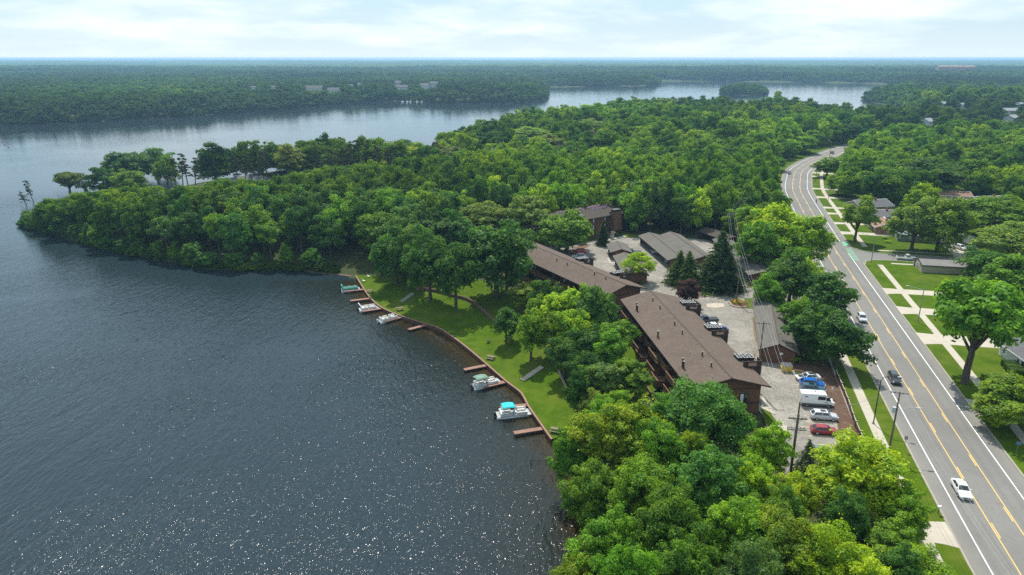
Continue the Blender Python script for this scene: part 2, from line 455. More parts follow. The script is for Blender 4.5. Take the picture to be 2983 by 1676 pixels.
def ribbon(name, a, b, z, m, s0=None, s1=None, parent=None, thick=0.0):
    A, B = off(a), off(b)
    if s0 is not None:
        ss_ = np.linspace(s0, s1, max(2, int((s1 - s0) / 3) + 1))
        A = np.stack([np.interp(ss_, SR, A[:, k]) for k in (0, 1)], 1); B = np.stack([np.interp(ss_, SR, B[:, k]) for k in (0, 1)], 1)
    n = len(A); mb = MB()
    if thick == 0:
        V = [(*p, z) for p in A] + [(*p, z) for p in B]
        mb.add(V, [(i, n + i, n + i + 1, i + 1) for i in range(n - 1)])
    else:
        V = [(*p, z) for p in A] + [(*p, z) for p in B] + [(*p, z - thick) for p in A] + [(*p, z - thick) for p in B]
        f = []
        for i in range(n - 1):
            f += [(i, n + i, n + i + 1, i + 1), (2 * n + i, i, i + 1, 2 * n + i + 1), (n + i, 3 * n + i, 3 * n + i + 1, n + i + 1)]
        f += [(0, 2 * n, 3 * n, n), (n - 1, 2 * n - 1, 4 * n - 1, 3 * n - 1)]
        mb.add(V, f)
    return mb.build(name, m, parent)
t = NT('road_asphalt'); P_ = t.pos(); v = t.noise(.08, 5, .55, P_); v2 = t.noise(14, 3, .6, P_); lat = t.n('ShaderNodeAttribute', attribute_name='lat').outputs['Fac']
g = t.ramp(v, [(.35, (.155, .148, .138)), (.65, (.190, .182, .168))]); g = t.mix(t.math('MULTIPLY', v2, .2), g, (.13, .13, .125))
trk = t.math('ABSOLUTE', t.math('SUBTRACT', t.math('ABSOLUTE', t.math('SUBTRACT', t.math('ABSOLUTE', lat), 3.45)), .85))     # distance from a wheel path
g = t.mix(t.math('MULTIPLY', t.ramp(trk, [(0.0, .34), (.55, 0.0)]), t.ramp(t.noise(.05, 4, .6, P_), [(.3, .5), (.7, 1.0)])), g, (.108, .106, .103))
g = t.mix(t.math('MULTIPLY', t.ramp(t.math('ABSOLUTE', lat), [(.62, 0.0), (.99, 1.0)]), .0), g, (.25, .24, .22))
cr_ = t.noise(.22, 8, .8, P_, 2.0); g = t.mix(t.ramp(cr_, [(.487, 0.0), (.499, .55), (.501, .55), (.513, 0.0)]), g, (.085, .085, .085))
edge = t.ramp(t.math('DIVIDE', t.math('ABSOLUTE', lat), 7.3), [(.74, 0.0), (.97, .5)]); g = t.mix(edge, g, (.215, .20, .178))
t.bsdf(g, .85, 0, None, .25); M_ROAD2 = t.m
lats = np.linspace(-7.3, 7.3, 41); cols = [off(l_) for l_ in lats]; n_ = len(ROAD); V = np.concatenate([np.column_stack([c_, np.full(n_, LOT_Z)]) for c_ in cols])
F = [(j * n_ + i, (j + 1) * n_ + i, (j + 1) * n_ + i + 1, j * n_ + i + 1) for j in range(len(lats) - 1) for i in range(n_ - 1)]
me = raw_mesh('road', V, F, M_ROAD2); at = me.attributes.new('lat', 'FLOAT', 'POINT'); at.data.foreach_set('value', np.repeat(lats, n_).astype(np.float32)); road = link('road', me); tag(road, kind='structure')
s_at = lambda y: float(np.interp(y, ROAD[:, 1], SR))
ribbon('edge_line', -5.22, -5.07, LOT_Z + .006, M_WHITE_LINE, parent=road)
ribbon('edge_line', 5.07, 5.22, LOT_Z + .006, M_WHITE_LINE, 0, s_at(225.5), road)
ribbon('edge_line', 5.07, 5.22, LOT_Z + .006, M_WHITE_LINE, s_at(241), SR[-1], road)
for sgn in (-1, 1):
    ribbon('yellow_line', sgn * 1.78 - .07, sgn * 1.78 + .07, LOT_Z + .006, M_YELLOW_LINE, parent=road)
    s = 3.0 if sgn < 0 else 7.5
    while s < SR[-1] - 60:
        ribbon('yellow_dash', sgn * 1.52 - .07, sgn * 1.52 + .07, LOT_Z + .006, M_YELLOW_LINE, s, s + 3.4, road); s += 14.5
# worn wheel paths are in the asphalt; patches of fresh sealing lie on it
tarm = plain('tar_seal', (.075, .075, .075), .7, 0, .2, 3)
def crack(p, q, w=.12, z=LOT_Z + .005):
    mb = MB(); n = 7; P0 = np.array(p[:2]); P1 = np.array(q[:2]); d = (P1 - P0); L = np.linalg.norm(d); nrm = np.array([-d[1], d[0]]) / L
    pts = [P0 + d * i / n + nrm * random.uniform(-.25, .25) for i in range(n + 1)]
    V = []; 
    for i, r_ in enumerate(pts):
        ww = w * (.35 + .65 * random.random()); V += [(*(r_ - nrm * ww / 2), z), (*(r_ + nrm * ww / 2), z)]
    mb.add(V, [(2 * i, 2 * i + 2, 2 * i + 3, 2 * i + 1) for i in range(n)]); mb.build('crack', tarm, road)
crack(W(Z8(835, 932), 5), W(Z8(905, 940), 5), .35); crack(W(Z8(905, 940), 5), W(Z8(950, 965), 5), .3); crack(W(Z7(900, 1290), 5), W(Z7(920, 1300), 5))
mh = MB().cyl((*W(Z4(2255, 690), 5)[:2], LOT_Z - .05), .38, .056, 16).build('manhole_cover', plain('cast_iron', (.16, .13, .11), .6), road)
# kerbs, pieces between driveways would be cast in one run
curb_l = ribbon('kerb', -7.62, -7.3, LOT_Z + .13, M_CURB, thick=.25); tag(curb_l, kind='structure')
XS0, XS1 = s_at(214), s_at(231)                                  # mouth of the side street
for a, b in ((0, XS0), (XS1, SR[-1])):
    tag(ribbon('kerb', 7.3, 7.62, LOT_Z + .13, M_CURB, a, b, thick=.25), kind='structure')
# verges and yards
tag(ribbon('verge', -14.2, -7.62, VERGE_Z - .012, M_GRASS, thick=.3), kind='structure')
tag(ribbon('sidewalk', -12.15, -10.45, VERGE_Z + .004, M_CONC, 0, s_at(300), thick=.2), kind='structure')
tag(ribbon('sidewalk', 11.3, 12.9, VERGE_Z + .004, M_CONC, 0, XS0 - 1, thick=.2), kind='structure')
tag(ribbon('sidewalk', 11.3, 12.9, VERGE_Z + .004, M_CONC, XS1 + 4.2, s_at(520), thick=.2), kind='structure')
tag(ribbon('roadside_lawn', -60, -14.2, VERGE_Z - .03, M_GRASS, s_at(418), s_at(560)), kind='structure')
# side street: leaves the road at right, runs along the view's right
sd0 = W(Z7(820, 1185), 5)[:2]; sdirv = W(Z7(2040, 1252), 5)[:2] - sd0; sdirv = sdirv / np.linalg.norm(sdirv); snr = np.array([sdirv[1], -sdirv[0]])
def street_pt(s, o): return sd0 + sdirv * s + snr * o
mb = MB()
p0 = off(7.0)
a = np.array([np.interp(XS0 - 3, SR, p0[:, k]) for k in (0, 1)]); b = np.array([np.interp(XS1 + 3, SR, p0[:, k]) for k in (0, 1)])
lft = lambda s: street_pt(s, -4.3); rgt = lambda s: street_pt(s, 4.3)
poly = [a] + [street_pt(2, 6.8), street_pt(4.2, 5.1), rgt(8), rgt(220), lft(220), lft(10), street_pt(5.6, -5.0), street_pt(3.6, -6.6)] + [b]
mb.sheet([tuple(p) for p in poly], LOT_Z + .003); side = mb.build('side_street', M_ROAD); tag(side, kind='structure')
def sheet_px(name, px, z, m, thick=0.0, label=None, kind='structure', parent=None):
    pts = [tuple(W(q, z)[:2]) for q in px]; mb = MB()
    mb.prism(pts, z - thick, z) if thick else mb.sheet(pts, z)
    o = mb.build(name, m, parent)
    if parent is None: tag(o, kind=kind)
    return o
def kerb_path(pts, z0, z1, w, name='kerb', m=None):
    mb = MB(); pts = [np.array(p[:2], float) for p in pts]
    for a, b in zip(pts[:-1], pts[1:]): mb.bar((*a, (z0 + z1) / 2), (*b, (z0 + z1) / 2), w, z1 - z0)
    return tag(mb.build(name, m or M_CURB), kind='structure')
kerb_path([a + (0.3, 0.1), street_pt(2, 6.9), street_pt(4.2, 5.25), rgt(8) + snr * .15, rgt(90) + snr * .15], 4.8, 5.135, .3)
kerb_path([b + (0.3, -.1), street_pt(3.6, -6.75), street_pt(5.6, -5.15), lft(10) - snr * .15, lft(90) - snr * .15], 4.8, 5.136, .3)
# yards either side of the side street
OR = off(7.62)
def run(s0, s1, step=5.0):
    q = np.linspace(s0, s1, max(2, int((s1 - s0) / step))); return [tuple(np.interp(v, SR, OR[:, k]) for k in (0, 1)) for v in q]
south = run(0, XS0 - 2.4) + [tuple(street_pt(2, 6.9)), tuple(street_pt(4.2, 5.25)), tuple(rgt(8) + snr * .15), tuple(rgt(220)), (330, 20)]
north = run(XS1 + 2.4, SR[-1]) + [(640, 560), (560, 190), tuple(lft(220)), tuple(lft(10) - snr * .15), tuple(street_pt(5.6, -5.15)), tuple(street_pt(3.6, -6.75))]
for q in (south, north): tag(MB().sheet(q, VERGE_Z - .012).build('yard_lawn', M_GRASS), kind='structure')
# sidewalks along the side street
for sgn, o_ in ((1, 7.6), (-1, 7.4)):
    mb = MB(); q = [street_pt(9, sgn * o_), street_pt(150, sgn * o_), street_pt(150, sgn * (o_ + 1.3)), street_pt(9, sgn * (o_ + 1.3))]
    tag(mb.prism([tuple(p) for p in q], VERGE_Z - .2, VERGE_Z + .006).build('sidewalk', M_CONC), kind='structure')
# driveways crossing the right verge (centre y on the kerb, width)
def drive(s0, w, inner, skew=0.0, z=VERGE_Z + .010, d0=7.35):
    A = [np.array([np.interp(s, SR, off(d0)[:, k]) for k in (0, 1)]) for s in (s0 - w / 2 - .6, s0 + w / 2 + .6)]
    B = [np.array([np.interp(s, SR, off(10.5)[:, k]) for k in (0, 1)]) for s in (s0 - w / 2 + skew * .3, s0 + w / 2 + skew * .3)]
    C_ = [np.array([np.interp(s, SR, off(inner)[:, k]) for k in (0, 1)]) for s in (s0 - w / 2 + skew, s0 + w / 2 + skew)]
    mb = MB().prism([tuple(p) for p in (A[0], B[0], C_[0], C_[1], B[1], A[1])], z - .13, z)
    tag(mb.build('driveway', M_CONC), kind='structure')
for yy, w, inn, sk in ((118, 6.0, 26, 1), (151.5, 6.2, 30, 1.5), (170.5, 5.0, 24, 1), (186, 4.4, 26, 1.5), (254, 4.0, 26, 1), (270, 3.0, 24, 1), (288, 3.0, 22, 1), (300, 3.4, 24, 1), (324, 4.2, 26, 0),
                       (347, 3.6, 24, 0), (385, 3.6, 24, 0), (398, 4, 26, 0), (425, 4, 26, 0), (448, 4, 26, 0)):
    drive(s_at(yy), w, inn, sk)
sheet_px('driveway', [ZR(1265, 805), ZR(1430, 940), ZR(1445, 985), ZR(1760, 1010), ZR(1800, 940), ZR(1620, 770), ZR(1450, 770)], VERGE_Z + .012, M_CONC, .12)
# left driveway at bottom right of the picture
sheet_px('driveway', [Z4(1215, 870), Z4(1700, 885), Z4(1755, 980), Z4(1850, 1160), Z4(1690, 1120), Z4(1440, 1080), Z4(1300, 1000)], VERGE_Z + .012, M_CONC, .12)
# green bicycle crossing at the side street
sheet_px('green_marking', [Z7(688, 1048), Z7(748, 1052), Z7(782, 1092), Z7(716, 1092)], LOT_Z + .009, M_GREEN_LINE, parent=road)
for i in range(8):
    f0, f1 = i / 8, i / 8 + .06
    lp = lambda a_, b_, f: (a_[0] + (b_[0] - a_[0]) * f, a_[1] + (b_[1] - a_[1]) * f)
    l0, l1, r0, r1 = Z7(732, 1116), Z7(806, 1242), Z7(796, 1120), Z7(878, 1243)
    sheet_px('green_marking', [lp(l0, l1, f0), lp(r0, r1, f0), lp(r0, r1, f1), lp(l0, l1, f1)], LOT_Z + .009, M_GREEN_LINE, parent=road)

# ------------------------------------------------------------------ car park
lot = MB().sheet([(41, 88), (60.6, 94), (62.4, 112), (60.4, 124), (57.5, 131), (60, 137), (66.5, 172), (78, 176), (80, 205), (74, 224), (71, 241), (53, 247.5), (40, 247), (28, 240.5),
                  (14, 229), (4, 220), (8, 210), (36, 172), (42, 160), (45, 113.5), (43, 100)], LOT_Z).build('parking_lot', M_LOT)
tag(lot, kind='structure')
for a_, b_ in ((ZC(735, 1337), ZC(1072, 1360)), (ZC(700, 1182), ZC(1050, 1200)), (ZC(690, 1110), ZC(1000, 1128)), (ZC(850, 1428), ZC(1075, 1445)), (ZC(655, 1240), ZC(1050, 1266)),
               (ZC(605, 853), ZC(680, 858)), (ZC(565, 795), ZC(660, 798)), (ZC(620, 912), ZC(690, 914)), (ZA(1020, 326), ZA(1095, 326)), (ZA(1075, 356), ZA(1150, 352)), (ZA(870, 440), ZA(925, 441))):
    p, q = W(a_, LOT_Z), W(b_, LOT_Z); mb = MB(); d = (q - p)[:2]; n_ = np.array([-d[1], d[0]]) / np.linalg.norm(d) * .055
    mb.sheet([(p[0] - n_[0], p[1] - n_[1]), (q[0] - n_[0], q[1] - n_[1]), (q[0] + n_[0], q[1] + n_[1]), (p[0] + n_[0], p[1] + n_[1])], LOT_Z + .006).build('bay_line', M_LOT_LINE, lot)
sheet_px('manhole_pad', [ZB(2325, 880), ZB(2390, 862), ZB(2512, 868), ZB(2515, 940), ZB(2365, 938)], LOT_Z + .006, M_CONC, parent=lot)
MB().cyl((*W(ZB(2415, 897), 5)[:2], LOT_Z), .4, .012, 16).build('manhole_cover', MATS['cast_iron'], lot)
sheet_px('concrete_apron', [ZF(1310, 1142), ZF(1395, 1140), ZF(1490, 1235), ZF(1360, 1232)], LOT_Z + .005, M_CONC, parent=lot)
M_DIRT = plain('damp_dirt', (.16, .115, .06), .9, 0, .3, 1.2)
sheet_px('dirt_strip', [ZN(1395, 1085), ZN(1440, 1080), ZN(1470, 1300), ZN(1490, 1420), ZN(1450, 1440), ZN(1425, 1300), ZN(1415, 1150)], LOT_Z + .005, M_DIRT, parent=lot)
M_PATCH = plain('patched_asphalt', (.40, .34, .265), .9, 0, .12, 1.0)
sheet_px('asphalt_patch', [ZN(760, 895), ZN(880, 882), ZN(1005, 890), ZN(1015, 935), ZN(900, 948), ZN(770, 940)], LOT_Z + .005, M_PATCH, parent=lot)
M_SHADOW_PAINT = plain('shadow_paint', (.10, .10, .10), .85, 0, .2, 2)
sheet_px('painted_shadow_sheet', [ZB(2220, 915), ZB(2325, 892), ZB(2410, 990), ZB(2240, 1030)], LOT_Z + .004, M_SHADOW_PAINT, parent=lot)  # dark sheet painting the cast shadow of the block's corner on the lot
# beds and grass beside the lot
sheet_px('mulch_bed', [ZC(600, 560), ZC(560, 640), ZC(880, 700), ZC(905, 850), ZC(985, 1080), ZC(1045, 1190), ZC(1080, 1447), ZC(1320, 1447), ZC(1180, 1080), ZC(1030, 690), ZC(900, 560)], LOT_Z + .05, M_MULCH, .2)
sheet_px('garden_bed', [ZN(650, 640), ZN(730, 560), ZN(900, 560), ZN(1015, 640), ZN(1030, 680), ZN(960, 750), ZN(850, 780), ZN(690, 800), ZN(600, 770)], LOT_Z + .12, M_MULCH, .25)
sheet_px('garden_grass', [ZN(700, 745), ZN(800, 700), ZN(900, 660), ZN(1015, 655), ZN(1010, 695), ZN(930, 745), ZN(800, 778), ZN(715, 778)], LOT_Z + .14, M_GRASS, .1)
kerb_path([W(q, 5) for q in (ZN(650, 800), ZN(760, 790), ZN(850, 775), ZN(950, 748), ZN(1020, 690), ZN(1015, 640))], 4.9, 5.17, .2)
sheet_px('garden_grass', [ZN(1295, 815), ZN(1425, 815), ZN(1440, 958), ZN(1320, 958)], LOT_Z + .06, M_GRASS, .1)
sheet_px('garden_bed', [ZN(1090, 855), ZN(1200, 835), ZN(1330, 860), ZN(1340, 930), ZN(1250, 950), ZN(1120, 915)], LOT_Z + .10, M_MULCH, .15)
sheet_px('garden_bed', [ZN(1340, 600), ZN(1490, 600), ZN(1530, 690), ZN(1420, 680), ZN(1355, 655)], LOT_Z + .08, M_MULCH, .12)
sheet_px('garden_grass', [ZB(2235, 680), ZB(2330, 735), ZB(2395, 820), ZB(2390, 850), ZB(2330, 878), ZB(2270, 830)], LOT_Z + .10, M_GRASS, .1)
sheet_px('entry_walk', [ZB(2240, 540), ZB(2260, 560), ZB(2300, 640), ZB(2385, 740), ZB(2370, 750), ZB(2235, 680)], LOT_Z + .11, M_CONC, .1)
sheet_px('garden_grass', [ZF(1560, 705), ZF(1640, 770), ZF(1870, 765), ZF(1850, 715), ZF(1700, 695)], LOT_Z + .10, M_GRASS, .1)
sheet_px('entry_walk', [ZF(1130, 850), ZF(1400, 785), ZF(1610, 740), ZF(1670, 752), ZF(1560, 775), ZF(1150, 865)], LOT_Z + .11, M_CONC, .1)
sheet_px('garden_grass', [ZF(690, 950), ZF(900, 900), ZF(1010, 890), ZF(960, 940), ZF(830, 985)], LOT_Z + .06, plain('dry_soil', (.14, .08, .04), .95, 0, .25, 2), .1)

# ------------------------------------------------------------------ lake lawn behind the sea wall
WL = smooth_line(WALL, 2.0)
IN = np.array([.83, .56])
ts = [0.0, .5, 1.5, 3, 5, 7, 9, 11, 13, 15, 18, 21, 24, 27, 30]
V = []
for p in WL:
    for t_ in ts:
        q = p + IN * t_; V.append((q[0], q[1], lawn_z(t_) + (.05 * vnoise(q[0] * .5, q[1] * .5, 3) if t_ > 1 else 0)))
nn = len(ts); F = [(i * nn + j, i * nn + j + 1, (i + 1) * nn + j + 1, (i + 1) * nn + j) for i in range(len(WL) - 1) for j in range(nn - 1)]
tag(link('lawn', raw_mesh('lawn', V, F, M_GRASS, True)), kind='structure')
tag(MB().prism([(-49.6, 212.4), (-46, 216), (-50, 223), (-62, 226), (-72, 223.5), (-66, 219.2), (-57, 215.6)], -.8, .32).build('beach', plain('wet_sand', (.085, .062, .036), .9, 0, .25, .8)), kind='structure')
def lawn_at(x, y):
    s = float(segdist(np.array([[x, y]]), [tuple(p) for p in WL])[0]); return float(lawn_z(s))
# ------------------------------------------------------------------ foliage
def leaf_mat(name, color_from_object=True, ramp=None, stand=.03, gloss=.012, trans=.46):
    t = NT(name)
    oi = t.n('ShaderNodeObjectInfo')
    isl = t.n('ShaderNodeNewGeometry').outputs['Random Per Island']
    if color_from_object: c = oi.outputs['Color']
    else:        # stands of one kind next to stands of another
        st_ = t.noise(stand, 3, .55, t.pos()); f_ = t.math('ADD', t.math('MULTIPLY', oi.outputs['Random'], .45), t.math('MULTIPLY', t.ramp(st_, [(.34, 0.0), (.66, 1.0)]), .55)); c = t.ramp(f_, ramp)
        big = t.ramp(t.noise(.0022, 3, .5, t.pos()), [(.38, .55), (.62, 1.5)]); c = t.mix(1.0, c, big, 'MULTIPLY')  # broad cloud shade and sunlit bands painted into the leaf colour
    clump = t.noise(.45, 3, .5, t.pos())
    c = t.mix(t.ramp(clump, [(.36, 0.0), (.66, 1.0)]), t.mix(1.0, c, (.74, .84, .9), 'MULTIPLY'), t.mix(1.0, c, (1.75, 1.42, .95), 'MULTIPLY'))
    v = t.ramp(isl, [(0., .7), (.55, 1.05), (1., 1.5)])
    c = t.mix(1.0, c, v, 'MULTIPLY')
    dif = t.n('ShaderNodeBsdfDiffuse'); t.l(c, dif.inputs[0])
    tr = t.n('ShaderNodeBsdfTranslucent'); t.l(t.mix(1.0, c, (1.75, 1.55, .55), 'MULTIPLY'), tr.inputs[0])
    m1 = t.n('ShaderNodeMixShader'); m1.inputs[0].default_value = trans
    t.l(dif.outputs[0], m1.inputs[1]); t.l(tr.outputs[0], m1.inputs[2])
    gl = t.n('ShaderNodeBsdfGlossy'); gl.inputs['Roughness'].default_value = .55; gl.inputs[0].default_value = (.9, .95, .9, 1)
    m2 = t.n('ShaderNodeMixShader'); m2.inputs[0].default_value = gloss
    t.l(m1.outputs[0], m2.inputs[1]); t.l(gl.outputs[0], m2.inputs[2]); t.l(m2.outputs[0], t.out.inputs['Surface'])
    return t.m
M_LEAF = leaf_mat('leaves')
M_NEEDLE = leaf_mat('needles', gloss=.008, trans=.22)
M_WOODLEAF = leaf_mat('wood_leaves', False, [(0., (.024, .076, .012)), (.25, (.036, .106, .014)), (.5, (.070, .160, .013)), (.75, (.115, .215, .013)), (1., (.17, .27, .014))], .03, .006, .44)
M_FARLEAF = leaf_mat('far_leaves', False, [(0., (.016, .048, .012)), (.3, (.024, .066, .014)), (.6, (.034, .084, .015)), (.85, (.052, .110, .016)), (1., (.090, .152, .016))], .012, .006, .44)  # ramp kept dark, cloud shade over the far woods is in this colour
t = NT('bark'); v = t.noise(3, 5, .7, t.obj((3, 3, .6)))
t.bsdf(t.ramp(v, [(.3, (.050, .040, .032)), (.7, (.135, .112, .092))]), .95, 0, t.bump(v, .6, .05), .1); M_BARK = t.m

def cards(C, N, S, asp=.62):
    """one small bent-less quad per leaf spray: centres, normals, sizes"""
    n = len(C)
    N = N / (np.linalg.norm(N, axis=1)[:, None] + 1e-9)
    r_ = rng.normal(size=(n, 3)); T = np.cross(N, r_); T /= (np.linalg.norm(T, axis=1)[:, None] + 1e-9); B = np.cross(N, T)
    S = S[:, None]; k = .28
    p = [C - T * S * .5, C - B * S * .5 * asp + T * S * k * 0.2, C + T * S * .5, C + B * S * .5 * asp + T * S * k * 0.2]
    V = np.stack(p, 1).reshape(-1, 3); F = np.arange(n * 4).reshape(n, 4); return V, F
def unit(n):
    v = rng.normal(size=(n, 3)); return v / np.linalg.norm(v, axis=1)[:, None]
def clump_leaves(cen, rad, per, size, upw=.45, flat=.75):
    C, N, S = [], [], []
    for c, r_ in zip(cen, rad):
        n = max(6, int(per * (r_ / np.mean(rad)) ** 2)); d = unit(n); d[:, 2] = np.where(rng.random(n) < .72, np.abs(d[:, 2]), d[:, 2])
        rr = r_ * (.55 + .5 * rng.random(n) ** .6)
        C.append(c + d * rr[:, None] * np.array([1, 1, flat])); N.append(d * 1.0 + np.array([0, 0, upw]) + unit(n) * .62)
        S.append(size * (.65 + .75 * rng.random(n)))
    return np.concatenate(C), np.concatenate(N), np.concatenate(S)
def crown_round(nclump=46, per=190, size=.42, R_=4.4, zc=5.7, rz=4.5, lump=.27, open_=0.0, seed_shape=None):
    d = unit(nclump * 2); d = d[d[:, 2] > -.78][:nclump]
    lob = 1 + .16 * np.sin(d[:, 0] * 3 + rng.random() * 6) + .14 * np.sin(d[:, 1] * 4 + rng.random() * 6) + .08 * rng.normal(size=len(d))
    rr = (rng.random(len(d)) ** (1 / 3.2)) * (1 - open_ * rng.random(len(d)))
    cen = d * (rr * lob)[:, None] * np.array([R_ * (1 - lump), R_ * (1 - lump), rz * (1 - lump * .8)]) + np.array([0, 0, zc])
    rad = R_ * lump * (.6 + .85 * rng.random(len(cen)))
    C, N, S = clump_leaves(cen, rad, per, size)
    k = int(len(C) * .07); j = rng.integers(0, len(C), k)          # loose sprays sticking out of the clumps
    C = np.concatenate([C, C[j] + (C[j] - np.array([0, 0, zc])) * (.04 + .10 * rng.random(k))[:, None]]); N = np.concatenate([N, N[j]]); S = np.concatenate([S, S[j]])
    return cards(C, N, S), cen
def crown_locust(n=11000, size=.34):
    """broad fine-leaved dome"""
    k = 120; a = rng.random(k) * 2 * math.pi; r_ = np.sqrt(rng.random(k)) * 4.5
    z = 9.3 - 3.9 * (r_ / 4.8) ** 2.1 + rng.normal(size=k) * .3 - 2.2 * (rng.random(k) < .35) * rng.random(k)
    cen = np.stack([r_ * np.cos(a), r_ * np.sin(a), z], 1); rad = np.full(k, .85) * (.7 + .6 * rng.random(k))
    C, N, S = clump_leaves(cen, rad, n // k, size, .5, .6); return cards(C, N, S), cen
def crown_conifer(n=9000, size=.40, R_=2.6, top=10.0, base=.9, droop=.35, ragged=.22):
    lay = int(26); C, N, S, cen = [], [], [], []
    for i in range(lay):
        f = i / (lay - 1); z = base + (top - base) * f; rr = R_ * (1 - f) ** .85 + .12
        nb = max(4, int(13 * (1 - f) + 4))
        for j in range(nb):
            a = 2 * math.pi * (j + rng.random() * .8) / nb + i * 1.7; L = rr * (1 + ragged * rng.normal()); m = max(8, int(n / (lay * 10) * (1.3 - f)))
            u = rng.random(m) ** .7; x = u * L
            px_ = np.stack([x * math.cos(a), x * math.sin(a), z - droop * x + .10 * x * x / max(L, .3) + rng.normal(size=m) * .10], 1)
            px_[:, :2] += rng.normal(size=(m, 2)) * (.10 + .13 * u)[:, None] * max(.6, rr / R_)
            C.append(px_); N.append(np.array([math.cos(a) * .3, math.sin(a) * .3, .8]) + unit(m) * .7); S.append(size * (.6 + .6 * rng.random(m)))
        cen.append((0, 0, z))
    return cards(np.concatenate(C), np.concatenate(N), np.concatenate(S), .5), np.array(cen)
def crown_pine(n=3400, size=.34, k=26, spread=2.0, z0=4.2, z1=10.0):
    a = rng.random(k) * 2 * math.pi; z = z0 + (z1 - z0) * rng.random(k); r_ = spread * (.35 + .65 * rng.random(k)) * (1.15 - .75 * ((z - z0) / (z1 - z0)))
    cen = np.stack([r_ * np.cos(a), r_ * np.sin(a), z], 1); cen = np.concatenate([cen, [[0, 0, z1 - .1], [.1, 0, z1 - .7]]]); rad = .5 * (.6 + .7 * rng.random(len(cen)))
    C, N, S = clump_leaves(cen, rad, n // k, size, .5, .38); return cards(C, N, S, .4), cen
def trunk_mesh(cen, r0=.32, zfork=2.6, nlimb=9, top=None, lean=0.0):
    mb = MB(); top = top or float(cen[:, 2].mean())
    path = [(0, 0, -.5), (.03, 0, .0), (.05, .03, zfork * .5), (.02, -.03, zfork), (.05, .05, (zfork + top) / 2), (0, 0, top)]
    mb.tube(path, [r0 * 1.35, r0 * 1.1, r0 * .9, r0 * .8, r0 * .5, r0 * .16], 8)
    pick = cen[np.argsort(rng.random(len(cen)))[:nlimb]]
    for c in pick:
        z = zfork + (min(c[2], top) - zfork) * .25 * rng.random(); z = max(z, zfork * .8)
        a = np.array([0.02, 0, z]); m = a + (np.array(c) - a) * .5 + np.array([0, 0, .35])
        mb.tube([a, m, np.array(c) + np.array([0, 0, -.1])], [r0 * .45, r0 * .28, r0 * .09], 5)
    return mb.mesh('trunk', M_BARK, True)
SPEC = {}
def species(key, maker, nvar, m, **tk):
    SPEC[key] = []
    for i in range(nvar):
        (V, F), cen = maker(i); SPEC[key].append((raw_mesh('crown', V, F, m), trunk_mesh(cen, **tk)))
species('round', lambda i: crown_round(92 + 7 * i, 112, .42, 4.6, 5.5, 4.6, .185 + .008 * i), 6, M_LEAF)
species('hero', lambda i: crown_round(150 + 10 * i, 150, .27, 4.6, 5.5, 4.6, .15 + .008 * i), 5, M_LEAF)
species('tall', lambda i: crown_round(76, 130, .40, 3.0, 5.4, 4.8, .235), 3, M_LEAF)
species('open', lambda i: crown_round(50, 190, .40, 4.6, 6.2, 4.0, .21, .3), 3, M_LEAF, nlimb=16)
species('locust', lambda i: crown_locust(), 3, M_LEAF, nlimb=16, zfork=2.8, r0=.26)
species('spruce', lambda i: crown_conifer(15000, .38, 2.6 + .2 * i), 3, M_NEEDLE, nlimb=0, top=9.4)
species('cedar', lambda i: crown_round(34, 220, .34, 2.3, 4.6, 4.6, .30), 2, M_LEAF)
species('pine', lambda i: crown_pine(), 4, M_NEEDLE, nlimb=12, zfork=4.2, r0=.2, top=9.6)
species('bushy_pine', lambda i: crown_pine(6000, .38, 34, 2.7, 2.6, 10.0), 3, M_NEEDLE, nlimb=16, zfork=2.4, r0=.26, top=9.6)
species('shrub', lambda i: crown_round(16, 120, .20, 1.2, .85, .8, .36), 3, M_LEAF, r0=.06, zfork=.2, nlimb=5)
(V, F), cen = crown_round(26, 10, .3, 3.6, 6.6, 3.3, .2); 
SPEC['bare'] = [(raw_mesh('crown', V, F, M_LEAF), trunk_mesh(cen, nlimb=24, r0=.24))]
COL = dict(mid=(.052, .125, .012), bright=(.088, .178, .010), lime=(.125, .215, .010), dark=(.022, .066, .012), deep=(.030, .086, .016), blue=(.040, .105, .026), olive=(.068, .124, .014),
           gold=(.115, .17, .010), purple=(.030, .016, .022), pale=(.078, .140, .030), pine=(.030, .046, .022), bluespruce=(.052, .088, .066), spruce=(.016, .038, .012), moss=(.034, .060, .016), grey=(.066, .112, .034), fresh=(.068, .156, .012), copper=(.16, .06, .03))
KINDNAME = dict(round='broadleaf_tree', hero='broadleaf_tree', tall='broadleaf_tree', open='broadleaf_tree', locust='locust_tree', spruce='spruce_tree', cedar='conical_tree', pine='pine_tree',
                bushy_pine='pine_tree', shrub='shrub', bare='bare_tree')
TREES = []                                            # (x, y, crown radius) for spacing
NAT = dict(round=4.6, hero=4.6, tall=3.1, open=4.7, locust=4.9, spruce=2.7, cedar=2.4, pine=2.2, bushy_pine=2.9, shrub=1.25, bare=3.6)
def plant(kind, x, y, h, r, colour, label, group=None, z=None, tilt=None, name=None, cat=None):
    var = SPEC[kind]; cr_, tr_ = var[int(rng.integers(len(var)))]
    z = gz(x, y) if z is None else z
    base_h = 1.7 if kind == 'shrub' else 10.2
    o = empty(name or KINDNAME[kind], (x, y, z), float(rng.random() * 6.28), label, cat or ('shrub' if kind == 'shrub' else 'tree'), group)
    s = r / NAT[kind]; o.scale = (s, s, h / base_h)
    if tilt: o.rotation_euler = (tilt[0], tilt[1], 0)
    a = link('trunk', tr_, o); c = link('crown', cr_, o)
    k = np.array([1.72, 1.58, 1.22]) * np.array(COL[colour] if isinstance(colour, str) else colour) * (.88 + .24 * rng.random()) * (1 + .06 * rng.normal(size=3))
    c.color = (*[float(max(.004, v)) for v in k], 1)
    if kind != 'shrub': TREES.append((x, y, r))
    return o
def top_at(q, z_top): p = W(q, z_top); return float(p[0]), float(p[1])
